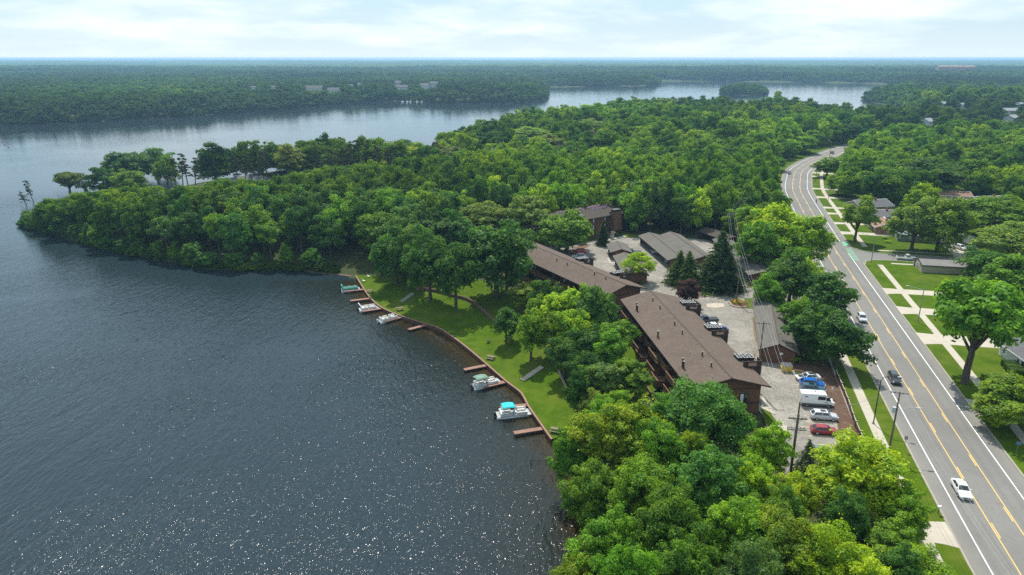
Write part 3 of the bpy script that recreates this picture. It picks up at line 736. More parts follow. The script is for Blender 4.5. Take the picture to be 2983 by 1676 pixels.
def plant_top(kind, dx, dy, h, rpx, colour, label, zg=None, group=None, tilt=None, rm=None):
    """tree whose tip shows at (dx, dy) on the 2575-wide picture and which is h metres tall"""
    zg_ = 5.1 if zg is None else zg
    for _ in range(3):
        x, y = top_at(D(dx, dy), zg_ + h)
        if zg is None: zg_ = gz(x, y)
    r = rm or rpx * math.hypot(math.hypot(x, y), CAMZ - zg_ - h * .6) / 1772.0
    return plant(kind, x, y, h, r, colour, label, group, zg_, tilt)

def plant_base(kind, q, top_dy, rpx, colour, label, zg=5.1, group=None):
    """tree whose foot shows at photo pixel q and whose tip reaches the row top_dy of the 2575-wide picture"""
    x, y = W(q, zg)[:2]; a = PITCH - math.atan((838.0 - top_dy * 1.1585) / FPX); h = CAMZ - y * math.tan(a) - zg
    r = rpx * math.hypot(math.hypot(x, y), CAMZ - zg - h * .6) / 1772.0
    return plant(kind, float(x), float(y), float(h), float(r), colour, label, group, zg)
T = plant_top
TB = plant_base
# foreground wood between the lake and the car park
T('hero', 1790, 968, 13.0, 118, 'deep', 'large dark green tree hiding the near corner of the brown apartment block', 4.5)
T('hero', 1560, 1000, 15.0, 112, 'bright', 'broad bright green tree between the apartment block and the lake corner', 2.6)
T('hero', 1650, 1045, 13.0, 80, 'fresh', 'fresh green tree squeezed between the dark crown and the bright crown', 3.6)
T('hero', 1445, 1082, 9.5, 62, 'mid', 'mid green tree at the end of the sea wall', 1.6)
T('hero', 1795, 1118, 13.5, 96, 'blue', 'bluish green maple in front of the dark crown by the car park', 4.5)
T('hero', 1630, 1150, 12.0, 90, 'fresh', 'green tree in the middle of the foreground wood', 3.6)
T('hero', 1500, 1165, 11.0, 80, 'mid', 'green tree leaning over the brown shallows', 2.2)
T('hero', 1905, 1150, 9.0, 66, 'lime', 'yellow green tree at the near edge of the car park', 4.9)
T('hero', 2010, 1195, 8.5, 62, 'lime', 'small yellow green tree beside the twin utility poles', 4.9)
T('hero', 2180, 1118, 12.0, 118, 'lime', 'big yellow green tree over the near left sidewalk', 5.0)
T('hero', 1700, 1235, 13.0, 92, 'mid', 'green tree below the bluish maple', 4.0)
T('hero', 1860, 1250, 12.0, 90, 'fresh', 'fresh green tree two crowns left of the big yellow green one', 4.6)
T('hero', 1520, 1285, 12.0, 88, 'mid', 'green tree overhanging the lake at the bottom of the picture', 2.2)
T('hero', 1590, 1375, 12.0, 82, 'fresh', 'bottom tree with a light crown, nearest the lake', 2.6)
T('hero', 1985, 1290, 11.0, 84, 'olive', 'olive green tree left of the big yellow green crown', 4.8)
T('hero', 2090, 1330, 10.5, 84, 'bright', 'bright green tree in the bottom right wood', 4.9)
T('hero', 1740, 1345, 12.0, 84, 'mid', 'mid green tree in the bottom row of the wood', 4.0)
T('hero', 1900, 1375, 11.0, 84, 'blue', 'bluish green tree in the bottom row of the wood', 4.6)
T('hero', 2240, 1325, 7.0, 74, 'fresh', 'fresh green tree beside the bottom sidewalk', 5.0)
T('hero', 2330, 1405, 6.5, 74, 'bright', 'bright green tree at the bottom edge next to the sidewalk', 5.0)
T('hero', 2160, 1405, 9.0, 80, 'lime', 'yellow green tree at the bottom edge right of the wood', 4.9)
T('hero', 1470, 1395, 9.0, 66, 'olive', 'olive tree at the bottom edge leaning over the lake', 1.8)
T('spruce', 2038, 1105, 7.2, 32, 'bluespruce', 'small blue spruce beside the car park', 5.0)
# lawn trees
TB('round', Z5(2157, 975), 776, 48, 'fresh', 'round green maple standing alone on the lake lawn with its trunk showing', 1.9)
T('round', 1272, 772, 8.4, 40, 'deep', 'dark maple left of the lone lawn maple', 2.4)
T('cedar', 1319, 704, 8.5, 46, 'olive', 'cone shaped olive green tree in front of the second apartment block', 3.6)
T('tall', 1455, 696, 14.5, 50, 'lime', 'tall bright yellow green tree between the two apartment blocks', 3.8)
T('tall', 1408, 718, 13.0, 48, 'lime', 'bright green tree left of the tall yellow green one', 3.4)
T('round', 1505, 716, 14.5, 66, 'deep', 'dark green tree against the far gable of the near apartment block', 3.6)
T('open', 1555, 794, 11.5, 64, 'mid', 'airy green tree beside the apartment balconies', 3.0)
T('round', 1478, 815, 10.5, 54, 'dark', 'dark shaded tree below the tall yellow green one', 3.0)
TB('tall', D(1450, 1052), 928, 34, 'dark', 'narrow dark tree at the edge of the sunny lawn', 2.2)
T('tall', 1522, 900, 9.5, 48, 'grey', 'grey green feathery tree beside the walk below the balconies', 3.0)
T('tall', 1582, 888, 9.0, 40, 'mid', 'slim green tree touching the patio fence', 3.0)
T('hero', 1545, 985, 6.5, 46, 'fresh', 'low green tree at the end of the patio walk', 3.0)
TB('round', ZM(740, 780), 540, 100, 'deep', 'big dark tree in front of the second apartment block', 3.6)
TB('round', ZM(935, 745), 566, 58, 'dark', 'dark tree right of the big one at the second apartment block', 3.8)
TB('round', Z5(1370, 415), 585, 64, 'dark', 'dark tree left of the big one, its trunk on the shaded lawn', 2.6)
TB('round', Z5(1098, 340), 575, 66, 'deep', 'dark tree standing on the shaded lawn near the pool', 2.4)
TB('round', Z5(740, 165), 572, 60, 'deep', 'dark tree rooted on the shaded lawn behind the third boat', 2.0)
TB('round', Z5(865, 235), 590, 50, 'dark', 'very dark tree rooted beside the grey lawn steps', 2.0)
T('round', 1048, 564, 17.0, 60, 'blue', 'bluish green tree above the far boat docks', 2.4)
T('round', 1010, 600, 13.0, 44, 'deep', 'dark green tree below the bluish one above the far docks', 2.0)
T('round', 950, 530, 16.0, 64, 'mid', 'green tree beside the little beach', 2.6)
T('round', 1325, 496, 16.5, 74, 'grey', 'round grey green tree left of the far apartment block', 4.6)
T('round', 1428, 530, 14.0, 76, 'mid', 'spreading green tree in front of the far apartment block', 5.0)
T('locust', 1215, 506, 15.0, 76, 'pale', 'wide pale locust behind the big dark tree', 4.6)
T('spruce', 1518, 556, 8.5, 18, 'spruce', 'narrow evergreen against the far apartment block', 5.0)
TB('locust', ZA(750, 440), 633, 42, 'lime', 'small bright flat topped tree between the garages', 5.0)
TB('spruce', D(1806, 716), 580, 54, 'spruce', 'tall dark spruce in the car park island')
T('spruce', 1824, 600, 14.5, 46, 'spruce', 'second dark spruce growing into the tall one', 5.1)
T('spruce', 1735, 632, 10.0, 36, 'moss', 'olive spruce left of the tall dark spruces', 5.1)
T('spruce', 1713, 630, 9.6, 32, 'moss', 'leftmost olive spruce beside the double carport', 5.1)
T('round', 1731, 704, 7.0, 32, 'purple', 'dark purple leaved tree behind the roof of the near block', 5.1)
T('round', 1965, 518, 19.0, 80, 'lime', 'large yellow green tree between the carports and the road', 5.0)
T('round', 2035, 545, 17.0, 62, 'bright', 'bright green tree at the left kerb of the road', 5.0)
T('round', 1905, 556, 16.0, 54, 'mid', 'green tree right behind the right hand carport', 5.0)
T('round', 2000, 636, 15.0, 68, 'deep', 'dark green tree leaning to the road above the long garage', 5.0)
T('round', 1945, 690, 10.5, 44, 'mid', 'mid green tree at the far end of the long garage', 5.0)
T('round', 2075, 682, 12.0, 74, 'deep', 'dark tree at the left kerb across from the side street', 5.0)
T('round', 2065, 770, 12.0, 78, 'dark', 'very dark maple beside the long garage, nearest the road fence', 5.0)
T('round', 2120, 800, 11.0, 70, 'dark', 'very dark maple overhanging the left road lane', 5.0)
T('round', 2010, 745, 10.0, 46, 'mid', 'lighter tree leaning over the long garage roof', 5.0)
T('round', 1440, 765, 12.0, 52, 'bright', 'bright tree in the gap between the two brown blocks', 3.2)
T('round', 1395, 785, 10.0, 44, 'fresh', 'fresh green tree right of the lone lawn maple', 2.8)
T('round', 1528, 835, 10.0, 50, 'mid', 'mid green tree against the balconies of the near block', 3.0)
T('tall', 1490, 905, 9.0, 40, 'deep', 'dark green tree above the short pale wall on the lawn', 2.8)
T('tall', 1605, 915, 8.0, 38, 'mid', 'slim green tree against the lower patio fence', 3.0)
T('round', 1500, 985, 7.0, 44, 'olive', 'olive bushy tree at the right of the sunny lawn', 2.4)
T('round', 1350, 740, 9.0, 36, 'fresh', 'light tree between the cone shaped tree and the tall bright ones', 3.2)
T('round', 1422, 838, 9.5, 46, 'deep', 'dark green tree behind the lawn steps', 2.8)
T('round', 1468, 872, 9.0, 46, 'dark', 'very dark tree above the dark timber landing', 2.8)
T('round', 1372, 700, 11.0, 42, 'deep', 'dark green tree against the balconies of the middle block', 3.6)
# right side of the road
TB('open', ZC(2390, 785), 660, 120, 'mid', 'large old street tree with a thick trunk on the right verge')
T('hero', 2560, 945, 9.5, 92, 'olive', 'loose olive tree at the right edge beside a driveway', 5.1)
TB('open', Z7(825, 1050), 496, 50, 'olive', 'street tree with a pale crown before the corner of the side street')
TB('round', ZR(800, 890), 502, 58, 'pale', 'left one of two pale trees in front of the blue roofed house')
TB('round', ZR(1180, 915), 500, 62, 'olive', 'right one of two pale trees in front of the blue roofed house')
T('round', 2085, 395, 11.0, 38, 'mid', 'green tree at the inside of the road bend', 5.1)
T('open', 2130, 300, 18.0, 40, 'deep', 'tall dark tree at the top of the road bend', 5.1)
T('round', 2230, 420, 14.0, 66, 'mid', 'green tree behind the first houses on the right', 5.1)
T('round', 2360, 400, 16.0, 76, 'deep', 'big dark tree behind the long brown roof', 5.1)
T('locust', 2520, 490, 17.0, 90, 'mid', 'large fine leaved tree at the right edge above the side street', 5.1)
T('locust', 2570, 560, 15.0, 80, 'pale', 'second large fine leaved tree at the right edge', 5.1)
T('round', 2490, 620, 11.0, 50, 'deep', 'dark tree beside the white trailer', 5.1)
T('round', 2570, 640, 12.0, 70, 'mid', 'green tree behind the old street tree at the right edge', 5.1)
# peninsula: pines and broad trees against the far water
ORD = ('first', 'second', 'third', 'fourth', 'fifth', 'sixth', 'seventh', 'eighth', 'ninth', 'tenth', 'eleventh', 'twelfth', 'thirteenth', 'fourteenth', 'fifteenth', 'sixteenth', 'seventeenth', 'eighteenth', 'nineteenth', 'twentieth')
pine_spots = [(447, 385, 0), (462, 392, 0), (478, 396, 0), (590, 377, 0), (606, 386, 0), (622, 383, 0), (646, 379, 0), (664, 378, 0), (432, 398, 0), (655, 390, 0)]
for i, (dx, dy, _) in enumerate(sorted(pine_spots)):
    T('pine', dx, dy, 16 + 2 * rng.random(), 15, 'pine', 'bare stemmed pine on the peninsula ridge, %s from the left' % ORD[i], None, 'ridge pines on the peninsula', (R(float(rng.normal() * 4)), R(float(rng.normal() * 5))))
for i, (dx, dy, h) in enumerate(sorted(((795, 365, 18.5), (830, 372, 18), (860, 368, 18), (880, 355, 20), (900, 350, 20.5), (925, 352, 20), (945, 362, 19), (975, 370, 18), (815, 400, 13), (985, 385, 15)))):
    T('bushy_pine', dx, dy, h, 24, 'pine', 'dark dense pine behind the peninsula wood, %s from the left' % ORD[i], None, 'dense pines on the peninsula')
T('pine', 74, 452, 13.0, 14, 'pine', 'taller of the two leaning pines at the tip of the peninsula', None, None, (R(2), R(-9)), 2.2)
T('pine', 62, 478, 9.5, 14, 'pine', 'shorter, more leaning pine at the tip of the peninsula', None, None, (R(3), R(-14)), 2.2)
T('open', 165, 426, 14.0, 40, (.055, .098, .010), 'half dead yellow green tree near the tip of the peninsula', None)
T('bare', 205, 428, 13.5, 30, 'olive', 'leafless tree beside the yellow green one on the peninsula tip', None)
T('spruce', 178, 482, 10.5, 20, 'bluespruce', 'blue spruce under the half dead tree', None)
T('spruce', 215, 470, 11.5, 22, 'spruce', 'dark spruce right of the half dead tree', None)
T('round', 70, 532, 4.6, 14, 'deep', 'small dark tree on the very tip of the peninsula', None)
T('round', 300, 382, 18.5, 46, 'dark', 'wide dark tree left on the peninsula ridge', None)
T('round', 385, 374, 18.5, 46, 'deep', 'wide dark green tree beside the bare stemmed pines', None)
T('round', 258, 408, 16.0, 38, 'deep', 'dark tree at the left end of the peninsula ridge', None)
T('round', 322, 415, 14.0, 40, 'mid', 'green tree below the wide dark pair', None)
T('round', 345, 378, 18.5, 42, 'deep', 'dark tree between the wide dark pair on the ridge', None)
T('round', 410, 385, 17, 28, 'mid', 'green tree next to the bare stemmed pines', None)
T('round', 531, 360, 18.5, 46, 'dark', 'very dark dome shaped tree on the peninsula ridge', None)
T('round', 728, 360, 19.0, 46, 'pale', 'pale green round tree on the peninsula ridge', None)
T('locust', 1043, 372, 14.0, 46, 'gold', 'golden yellow tree behind the wood', None)
T('round', 1092, 360, 15.0, 27, 'purple', 'dark purple tree beside the golden one', None)
T('locust', 1135, 370, 14.0, 58, 'grey', 'pale grey green dome of a locust behind the wood', None)
T('round', 1020, 350, 14.0, 36, 'deep', 'dark tree on the back shore left of the golden one', None)
T('spruce', 1278, 330, 17, 16, 'bluespruce', 'left blue spruce in the middle wood', None)
T('spruce', 1262, 350, 14, 14, 'bluespruce', 'short blue spruce beside the left one in the middle wood', None)
T('spruce', 1450, 368, 16, 15, 'bluespruce', 'blue spruce standing out of the middle wood', None)
T('spruce', 1390, 352, 14, 15, 'spruce', 'dark spruce in the middle wood', None)
T('spruce', 1226, 356, 15, 20, 'spruce', 'dark bushy spruce beside the grey roof in the wood', None)
T('bare', 1465, 255, 18, 18, 'grey', 'dead leafless tree rising over the back shore wood', None)
T('open', 1950, 232, 28, 30, 'mid', 'tall tree standing above the wood on the back shore', None)
for i, (dx, dy, rp, c) in enumerate(sorted(((1380, 345, 54, 'grey'), (1330, 325, 66, 'pale'), (1700, 385, 60, 'grey'), (1790, 372, 56, 'grey'), (1480, 300, 50, 'pale')))):
    T('locust', dx, dy, 15, rp, c, 'pale locust dome in the middle wood, %s from the left' % ORD[i], None, 'locust domes in the middle wood')
# ------------------------------------------------------------------ buildings
def shingle(name, c, row=.46):
    t = NT(name); b = t.n('ShaderNodeTexBrick'); b.inputs['Scale'].default_value = 1.0
    b.inputs['Brick Width'].default_value = .9; b.inputs['Row Height'].default_value = row; b.inputs['Mortar Size'].default_value = .045; b.inputs['Bias'].default_value = -.2
    b.inputs['Color1'].default_value = (*[x * .88 for x in c], 1); b.inputs['Color2'].default_value = (*[min(1, x * 1.12) for x in c], 1); b.inputs['Mortar'].default_value = (*[x * .5 for x in c], 1)
    t.l(t.obj(), b.inputs['Vector']); v = t.noise(.25, 5, .6, t.pos()); v2 = t.noise(2.5, 4, .6, t.obj((.25, 2, 1)))
    g = t.mix(t.ramp(v, [(.35, 0.), (.65, .4)]), b.outputs['Color'], tuple(x * 1.18 for x in c)); g = t.mix(t.ramp(v2, [(.5, 0.), (.75, .3)]), g, tuple(x * .72 for x in c))
    t.bsdf(g, .92, 0, None, .15); return t.m
def siding(name, c, sc_=(5, 5, .25)):
    t = NT(name); v = t.noise(1.6, 3, .5, t.obj(sc_)); v2 = t.noise(.4, 5, .6, t.obj())
    g = t.ramp(v, [(.35, tuple(x * .72 for x in c)), (.6, c), (.75, tuple(x * 1.2 for x in c))]); g = t.mix(t.ramp(v2, [(.5, 0.), (.8, .35)]), g, tuple(x * .6 for x in c))
    t.bsdf(g, .85, 0, t.bump(v, .5, .03), .2); return t.m
M_BROOF = shingle('brown_shingles', (.122, .092, .074)); M_GROOF = shingle('grey_shingles', (.128, .119, .104)); M_DROOF = shingle('dark_shingles', (.075, .060, .050))
M_SIDE = siding('brown_siding', (.150, .078, .047)); M_TRIM = plain('dark_brown_trim', (.035, .022, .016), .7); M_DECK = siding('deck_boards', (.215, .125, .078), (.6, 9, 9))
M_RAIL = siding('stained_wood', (.175, .092, .055), (4, 4, .3)); M_GLASS = plain('window_glass', (.02, .028, .032), .08, 0, .3, .5, .6); M_CURT = plain('white_curtain', (.62, .65, .66), .8, 0, .08)
M_METAL = plain('galvanised_metal', (.42, .43, .44), .45, .6, .12, 2); M_WHITE = plain('white_paint', (.74, .74, .72), .5, 0, .06); M_BLACKM = plain('black_metal', (.02, .021, .023), .5, .2, .2)
M_BEIGE = siding('beige_siding', (.42, .36, .27), (.3, .3, 6)); M_TAN = siding('tan_brick', (.33, .19, .115), (3, 3, 6)); M_BLUEROOF = shingle('blue_grey_shingles', (.26, .30, .335)); M_GREYHOUSE = siding('grey_siding', (.30, .32, .34), (.3, .3, 6))
M_REDROOF = shingle('red_brown_shingles', (.26, .155, .115)); M_WSIDE = siding('white_siding', (.62, .64, .64), (.3, .3, 6)); M_CHAR = shingle('charcoal_shingles', (.12, .12, .125)); M_BRICK = siding('red_brick', (.26, .12, .075), (3, 3, 6))

def slab(mb, q, th):                      # four corners of the top face, counter-clockwise from above, given thickness downwards
    q = [np.array(p, float) for p in q]; n = np.cross(q[1] - q[0], q[3] - q[0]); n /= np.linalg.norm(n)
    if n[2] < 0: q = q[::-1]; n = -n
    low = [p - n * th for p in q]
    mb.add(q + low, [(0, 1, 2, 3), (7, 6, 5, 4), (0, 4, 5, 1), (1, 5, 6, 2), (2, 6, 7, 3), (3, 7, 4, 0)]); return mb
def frame_of(c0, c1):
    c0 = np.array(c0, float); c1 = np.array(c1, float); d = c1 - c0; L = np.linalg.norm(d); return (c0 + c1) / 2, math.atan2(d[1], d[0]), L
def to_local(p, mid, ang, z0):
    d = np.array(p[:2]) - mid; ca, sa = math.cos(-ang), math.sin(-ang); return np.array([d[0] * ca - d[1] * sa, d[0] * sa + d[1] * ca, p[2] - z0])
def add_window(o, cx, y, cz, w, h, axis, mframe=None, curtain=True, sign=1):
    """window in a wall; axis 'x': wall runs along x at depth y; 'y': wall runs along y at x = y"""
    fr = MB(); pn = MB(); t_ = .06
    def B(mb, u0, u1, z0, z1, d0, d1):
        if axis == 'x': mb.span((u0, min(d0, d1), z0), (u1, max(d0, d1), z1))
        else: mb.span((min(d0, d1), u0, z0), (max(d0, d1), u1, z1))
    B(pn, cx - w / 2, cx + w / 2, cz - h / 2, cz + h / 2, y, y + sign * .03)
    for a in (-1, 1): B(fr, cx + a * w / 2 - t_, cx + a * w / 2 + t_, cz - h / 2 - t_, cz + h / 2 + t_, y + sign * .002, y + sign * .07)
    for a in (-1, 1): B(fr, cx - w / 2, cx + w / 2, cz + a * h / 2 - t_, cz + a * h / 2 + t_, y + sign * .004, y + sign * .068)
    B(fr, cx - .035, cx + .035, cz - h / 2, cz + h / 2, y + sign * .006, y + sign * .06)
    f = fr.build('window', mframe or M_TRIM, o); pn.build('pane', M_GLASS, f)
    if curtain:
        c = MB(); B(c, cx - w / 2 + .08, cx - w * .08, cz - h / 2 + .06, cz + h / 2 - .06, y + sign * .032, y + sign * .036); c.build('curtain', M_CURT, f)
def gable(name, c0, c1, hw, z0, eave, ridge, mwall, mroof, label, cat, over_e=.5, over_r=.6, wall_hw=None, base=0.0, group=None, wall=True, th=.2, fascia=None):
    mid, ang, L = frame_of(c0, c1); o = empty(name, (*mid, z0), ang, label, cat, group); hl = L / 2; whw = wall_hw or (hw - over_e, hw - over_e)
    E_, R_ = eave - z0, ridge - z0; zz = lambda y: R_ - (R_ - E_) * abs(y) / hw
    for sgn in (-1, 1):
        mb = slab(MB(), [(-hl, 0, R_), (hl, 0, R_), (hl, sgn * hw, E_), (-hl, sgn * hw, E_)], th); mb.build('roof_slope', mroof, o)
    MB().bar((-hl, 0, R_ + .02), (hl, 0, R_ + .02), .3, .06).build('ridge_cap', fascia or M_TRIM, o)
    f = MB()
    for sgn in (-1, 1):
        f.bar((-hl, sgn * (hw + .02), E_ - .14), (hl, sgn * (hw + .02), E_ - .14), .05, .24)
        for e in (-1, 1): f.bar((e * (hl + .02), 0, R_ - .14), (e * (hl + .02), sgn * hw, E_ - .14), .05, .24)
    f.build('fascia', fascia or M_TRIM, o)
    if wall:
        xl = hl - over_r; a, b = -whw[0], whw[1]; v = []
        for x in (-xl, xl): v += [(x, a, base), (x, b, base), (x, b, zz(b) - th - .02), (x, 0, R_ - th - .02), (x, a, zz(a) - th - .02)]
        MB().add(v, [(0, 4, 3, 2, 1), (5, 6, 7, 8, 9), (0, 1, 6, 5), (1, 2, 7, 6), (2, 3, 8, 7), (3, 4, 9, 8), (4, 0, 5, 9)]).build('wall', mwall, o)
    return o, mid, ang, L
def roof_hits(o, mid, ang, z0, hw, eave, ridge, px, sign):
    """photo pixels -> local points on one roof slope (sign = +1 or -1 side)"""
    ca, sa = math.cos(ang), math.sin(ang); yv = np.array([-sa, ca, 0]) * sign
    p0 = np.array([*mid, ridge]); n = yv * (ridge - eave) / hw + np.array([0, 0, 1]); out = []
    for q in px: out.append(to_local(hit(q, p0, n), mid, ang, z0))
    return out
def vent(o, p, h, r_, cap):
    mb = MB().cyl((p[0], p[1], p[2] - .1), r_, h + .1, 9); mb.cyl((p[0], p[1], p[2] - .12), r_ * 2.0, .17, 9, r_ * 1.15)
    v = mb.build('vent_pipe', M_TRIM if cap else M_METAL, o)
    if cap: MB().cyl((p[0], p[1], p[2] + h + .06), r_ * 1.4, .07, 10).build('cap', plain('dull_cap', (.20, .19, .18), .6), v)
def condenser(o, x, y, z, s=.86):
    mb = MB().box((x, y, z + .4), (s, s, .8)); c = mb.build('condenser', M_BLACKM, o)
    r_ = MB(); r_.box((x, y, z + .815), (s + .02, s + .02, .03)); r_.build('top_plate', plain('plate_grey', (.40, .40, .40), .5), c)
    MB().cyl((x, y, z + .832), s * .42, .02, 14).build('fan_grille', M_BLACKM, c)
def ac_tower(o, x, y, E_, base=0.0, w=5.2, d=3.6):
    """stair tower beside the eaves: parapet with an opening towards the near end and six condensers on top"""
    mb = MB(); z1 = E_ + .25
    mb.span((x - w / 2, y - d / 2, base), (x + w / 2, y + d / 2, z1)); tw = mb.build('stair_tower', siding('dark_siding', (.055, .032, .023)) if 'dks' not in MATS else MATS['dks'], o)
    p = MB(); f = x + w / 2
    p.span((f - .16, y - d / 2, z1 + .002), (f, y + d / 2, z1 + .35)); p.span((f - .16, y - d / 2, z1 + 1.0), (f, y + d / 2, z1 + 1.3))
    p.span((f - .161, y - d / 2 + .001, z1 + .35), (f - .001, y - d / 2 + 1.0, z1 + 1.0)); p.span((f - .161, y + d / 2 - .9, z1 + .35), (f - .001, y + d / 2 - .001, z1 + 1.0))
    p.span((f - 1.9, y + d / 2 - .14, z1 + .003), (f - .17, y + d / 2 - .002, z1 + 1.3)); p.build('parapet', M_TRIM, tw)
    for i in range(2):
        for j in range(3): condenser(o, x - w / 2 + .75 + i * 1.15 + .1 * j, y - d / 2 + .6 + j * 1.15, z1)
def balcony(o, x0, x1, y0, y1, z, rail=1.05):
    b = MB().span((x0, y1, z - .22), (x1, y0, z)).build('balcony', M_DECK, o)
    MB().span((x0, y1, z + .002), (x1, y1 + .08, z + rail)).build('railing', M_RAIL, b)
    MB().span((x0 - .02, y1 - .04, z + rail + .001), (x1 + .02, y1 + .14, z + rail + .06)).build('handrail', M_DECK, b)
    MB().span((x1 - .08, y1 + .085, z + .003), (x1 - .002, y0, z + rail)).build('side_panel', M_RAIL, b)
    pst = MB()
    for xx in (x0 + .1, x1 - .1): pst.span((xx - .07, y1 + .10, z - 2.6), (xx + .07, y1 + .24, z - .23))
    pst.build('post', M_TRIM, b)

# near block ------------------------------------------------------
B1Z = LOT_Z
b1, m1, a1, L1 = gable('apartment_block', (33.4, 161.4), (38.55, 112.4), 7.35, B1Z, 10.75, 12.75, M_SIDE, M_BROOF, 'nearest long brown apartment block with many roof vents', 'apartment building', wall_hw=(4.0, 5.95), over_r=.9, base=-2.6)
west = roof_hits(b1, m1, a1, B1Z, 7.35, 10.75, 12.75, [ZA(910, 640), ZA(985, 722), ZA(1140, 893), ZA(1220, 988), ZA(1430, 1218), ZA(1525, 1333)], -1)
for p in west: vent(b1, p, .75, .13, True)
for p in roof_hits(b1, m1, a1, B1Z, 7.35, 10.75, 12.75, [ZA(745, 748), ZA(963, 1025), ZA(1232, 1352)], -1): vent(b1, p, 1.35, .17, True)
for p in roof_hits(b1, m1, a1, B1Z, 7.35, 10.75, 12.75, [ZA(738, 735), ZA(1222, 1335)], -1): vent(b1, p, 1.7, .15, True)
for p in roof_hits(b1, m1, a1, B1Z, 7.35, 10.75, 12.75, [ZA(905, 572), ZA(797, 600), ZA(1080, 768), ZA(980, 808), ZA(1010, 843), ZA(1120, 812), ZA(1325, 1033), ZA(1230, 1103), ZA(1375, 1098), ZA(1410, 1128), ZA(1300, 1193), ZA(1480, 1198), ZA(1660, 1400), ZB(1715, 368), ZB(1485, 108)], -1): vent(b1, p, .42, .055, False)
for q in (ZA(1330, 740), ZA(1605, 1010), ZA(1940, 1340)):
    p = to_local(W(q, 10.6), m1, a1, B1Z); ac_tower(b1, p[0] - 1.6, 7.2, 5.75)
hl = L1 / 2
add_window(b1, 3.0, hl - .9, 3.3, 1.55, 1.75, 'y', M_TRIM)
add_window(b1, -3.0, hl - .9, 3.3, 1.55, 1.75, 'y', M_TRIM); add_window(b1, -3.0, hl - .9, .4, 1.55, 1.75, 'y', M_TRIM)
MB().span((hl - .898, -4.0, 5.05), (hl - .85, 5.95, 5.25)).build('trim_band', M_TRIM, b1); MB().span((hl - .897, 3.9, 2.15), (hl - .83, 5.96, 2.4)).build('trim_band', M_TRIM, b1)
MB().span((hl - .899, -4.0, -.3), (hl - .86, 5.97, 0.1)).build('trim_band', M_TRIM, b1)
bb = MB().span((hl - .88, 1.9, 2.15), (hl - .25, 3.85, 2.3)).build('balcony', M_DECK, b1); MB().span((hl - .3, 1.9, 2.302), (hl - .24, 3.85, 3.0)).build('railing', M_TRIM, bb)
nb = 8; seg = (L1 - 3) / nb
for i in range(nb):
    x0 = -hl + 1.5 + i * seg
    for lev, z in enumerate((2.55, -.25)):
        dpt = -6.9 if (i + lev) % 2 else -7.6
        balcony(b1, x0 + .15, x0 + seg - (1.2 if i % 2 else .25), -4.02, dpt - (1.0 if lev else 0), z)
        add_window(b1, x0 + seg * .35, -4.0, z + 1.15, 2.2, 2.0, 'x', M_TRIM, bool(i % 2), -1)
    add_window(b1, x0 + seg * .35, -4.0, -1.45, 2.2, 1.9, 'x', M_TRIM, False, -1)
    MB().span((x0 - .06, -7.0, -2.4), (x0 + .06, -4.01, 5.0 - .4)).build('divider', M_SIDE, b1)
for i in range(7):
    add_window(b1, -hl + 5 + i * 6.4, 5.95, 3.4, 1.5, 1.4, 'x', M_TRIM, True, 1); add_window(b1, -hl + 5 + i * 6.4, 5.95, 1.2, 1.5, 1.4, 'x', M_TRIM, True, 1)
# patio fence and walk below the balconies, with the same line as the block
ca, sa = math.cos(a1), math.sin(a1)
def b1w(x, y, z=0.0): return (m1[0] + x * ca - y * sa, m1[1] + x * sa + y * ca, z)
tag(MB().prism([b1w(-hl, -12.4)[:2], b1w(hl + 1, -12.4)[:2], b1w(hl + 1, -4.2)[:2], b1w(-hl, -4.2)[:2]], 1.0, 2.62).build('patio_walk', concrete('grey_walk', (.34, .31, .26))), kind='structure')
for i in range(nb):
    x0 = -hl + 1.5 + i * seg
    if i == 2: continue
    f = empty('patio_fence', b1w(x0 + seg / 2, -10.0, 2.62), a1, 'brown board patio fence section %s below the near block' % ('nearest the far gable', 'second from the far gable', '', 'fourth from the far gable', 'in the middle', 'third from the near gable', 'second from the near gable', 'nearest the near gable')[i], 'fence')
    nbd = 12
    for k in range(nbd):
        w_ = (seg - .8) / nbd; MB().span((-seg / 2 + .4 + k * w_ + .01, -.04, 0.02), (-seg / 2 + .4 + (k + 1) * w_ - .01, .04, 1.15)).build('board', M_RAIL, f)
    MB().span((-seg / 2 + .35, -.09, 1.152), (seg / 2 - .35, .09, 1.22)).build('cap_rail', M_DECK, f)
    MB().span((seg / 2 - .5, .041, 0.02), (seg / 2 - .42, 2.8, 1.1)).build('return_panel', M_RAIL, f)
# things on the balconies
def bench(loc, rz, label, c=(.52, .36, .17)):
    o = empty('deck_bench', loc, rz, label, 'bench'); m = siding('pale_timber', c, (.6, 9, 9)) if 'pale_timber' not in MATS else MATS['pale_timber']; MATS['pale_timber'] = m
    for k in range(4): MB().span((-1.5, -.32 + .165 * k, .42), (1.5, -.175 + .165 * k, .47)).build('slat', m, o)
    for x in (-1.3, 0, 1.3): MB().span((x - .05, -.28, 0), (x + .05, .28, .418)).build('leg', m, o)
xb = -hl + 1.5 + 4.2 * seg
bench(b1w(xb + 1.5, -7.05, 7.56), a1, 'long pale timber bench on an upper balcony of the near block')
def deck_chair(loc, rz, c, label):
    o = empty('deck_chair', loc, rz, label, 'chair'); m = plain('chair_fabric_%02x%02x%02x' % tuple(int(v * 255) for v in c), c, .8)
    MB().span((-.3, -.3, .38), (.3, .3, .44)).build('seat', m, o); slab(MB(), [(-.3, .28, .44), (.3, .28, .44), (.3, .5, 1.0), (-.3, .5, 1.0)], .05).build('backrest', m, o)
    for sx in (-1, 1):
        for sy in (-1, 1): MB().bar((sx * .27, sy * .27, 0), (sx * .27, sy * .27, .38), .05).build('leg', M_BLACKM, o)
cs = [((.75, .75, .72), 'white'), ((.30, .08, .10), 'dark red'), ((.12, .25, .42), 'blue'), ((.6, .6, .58), 'pale grey')]
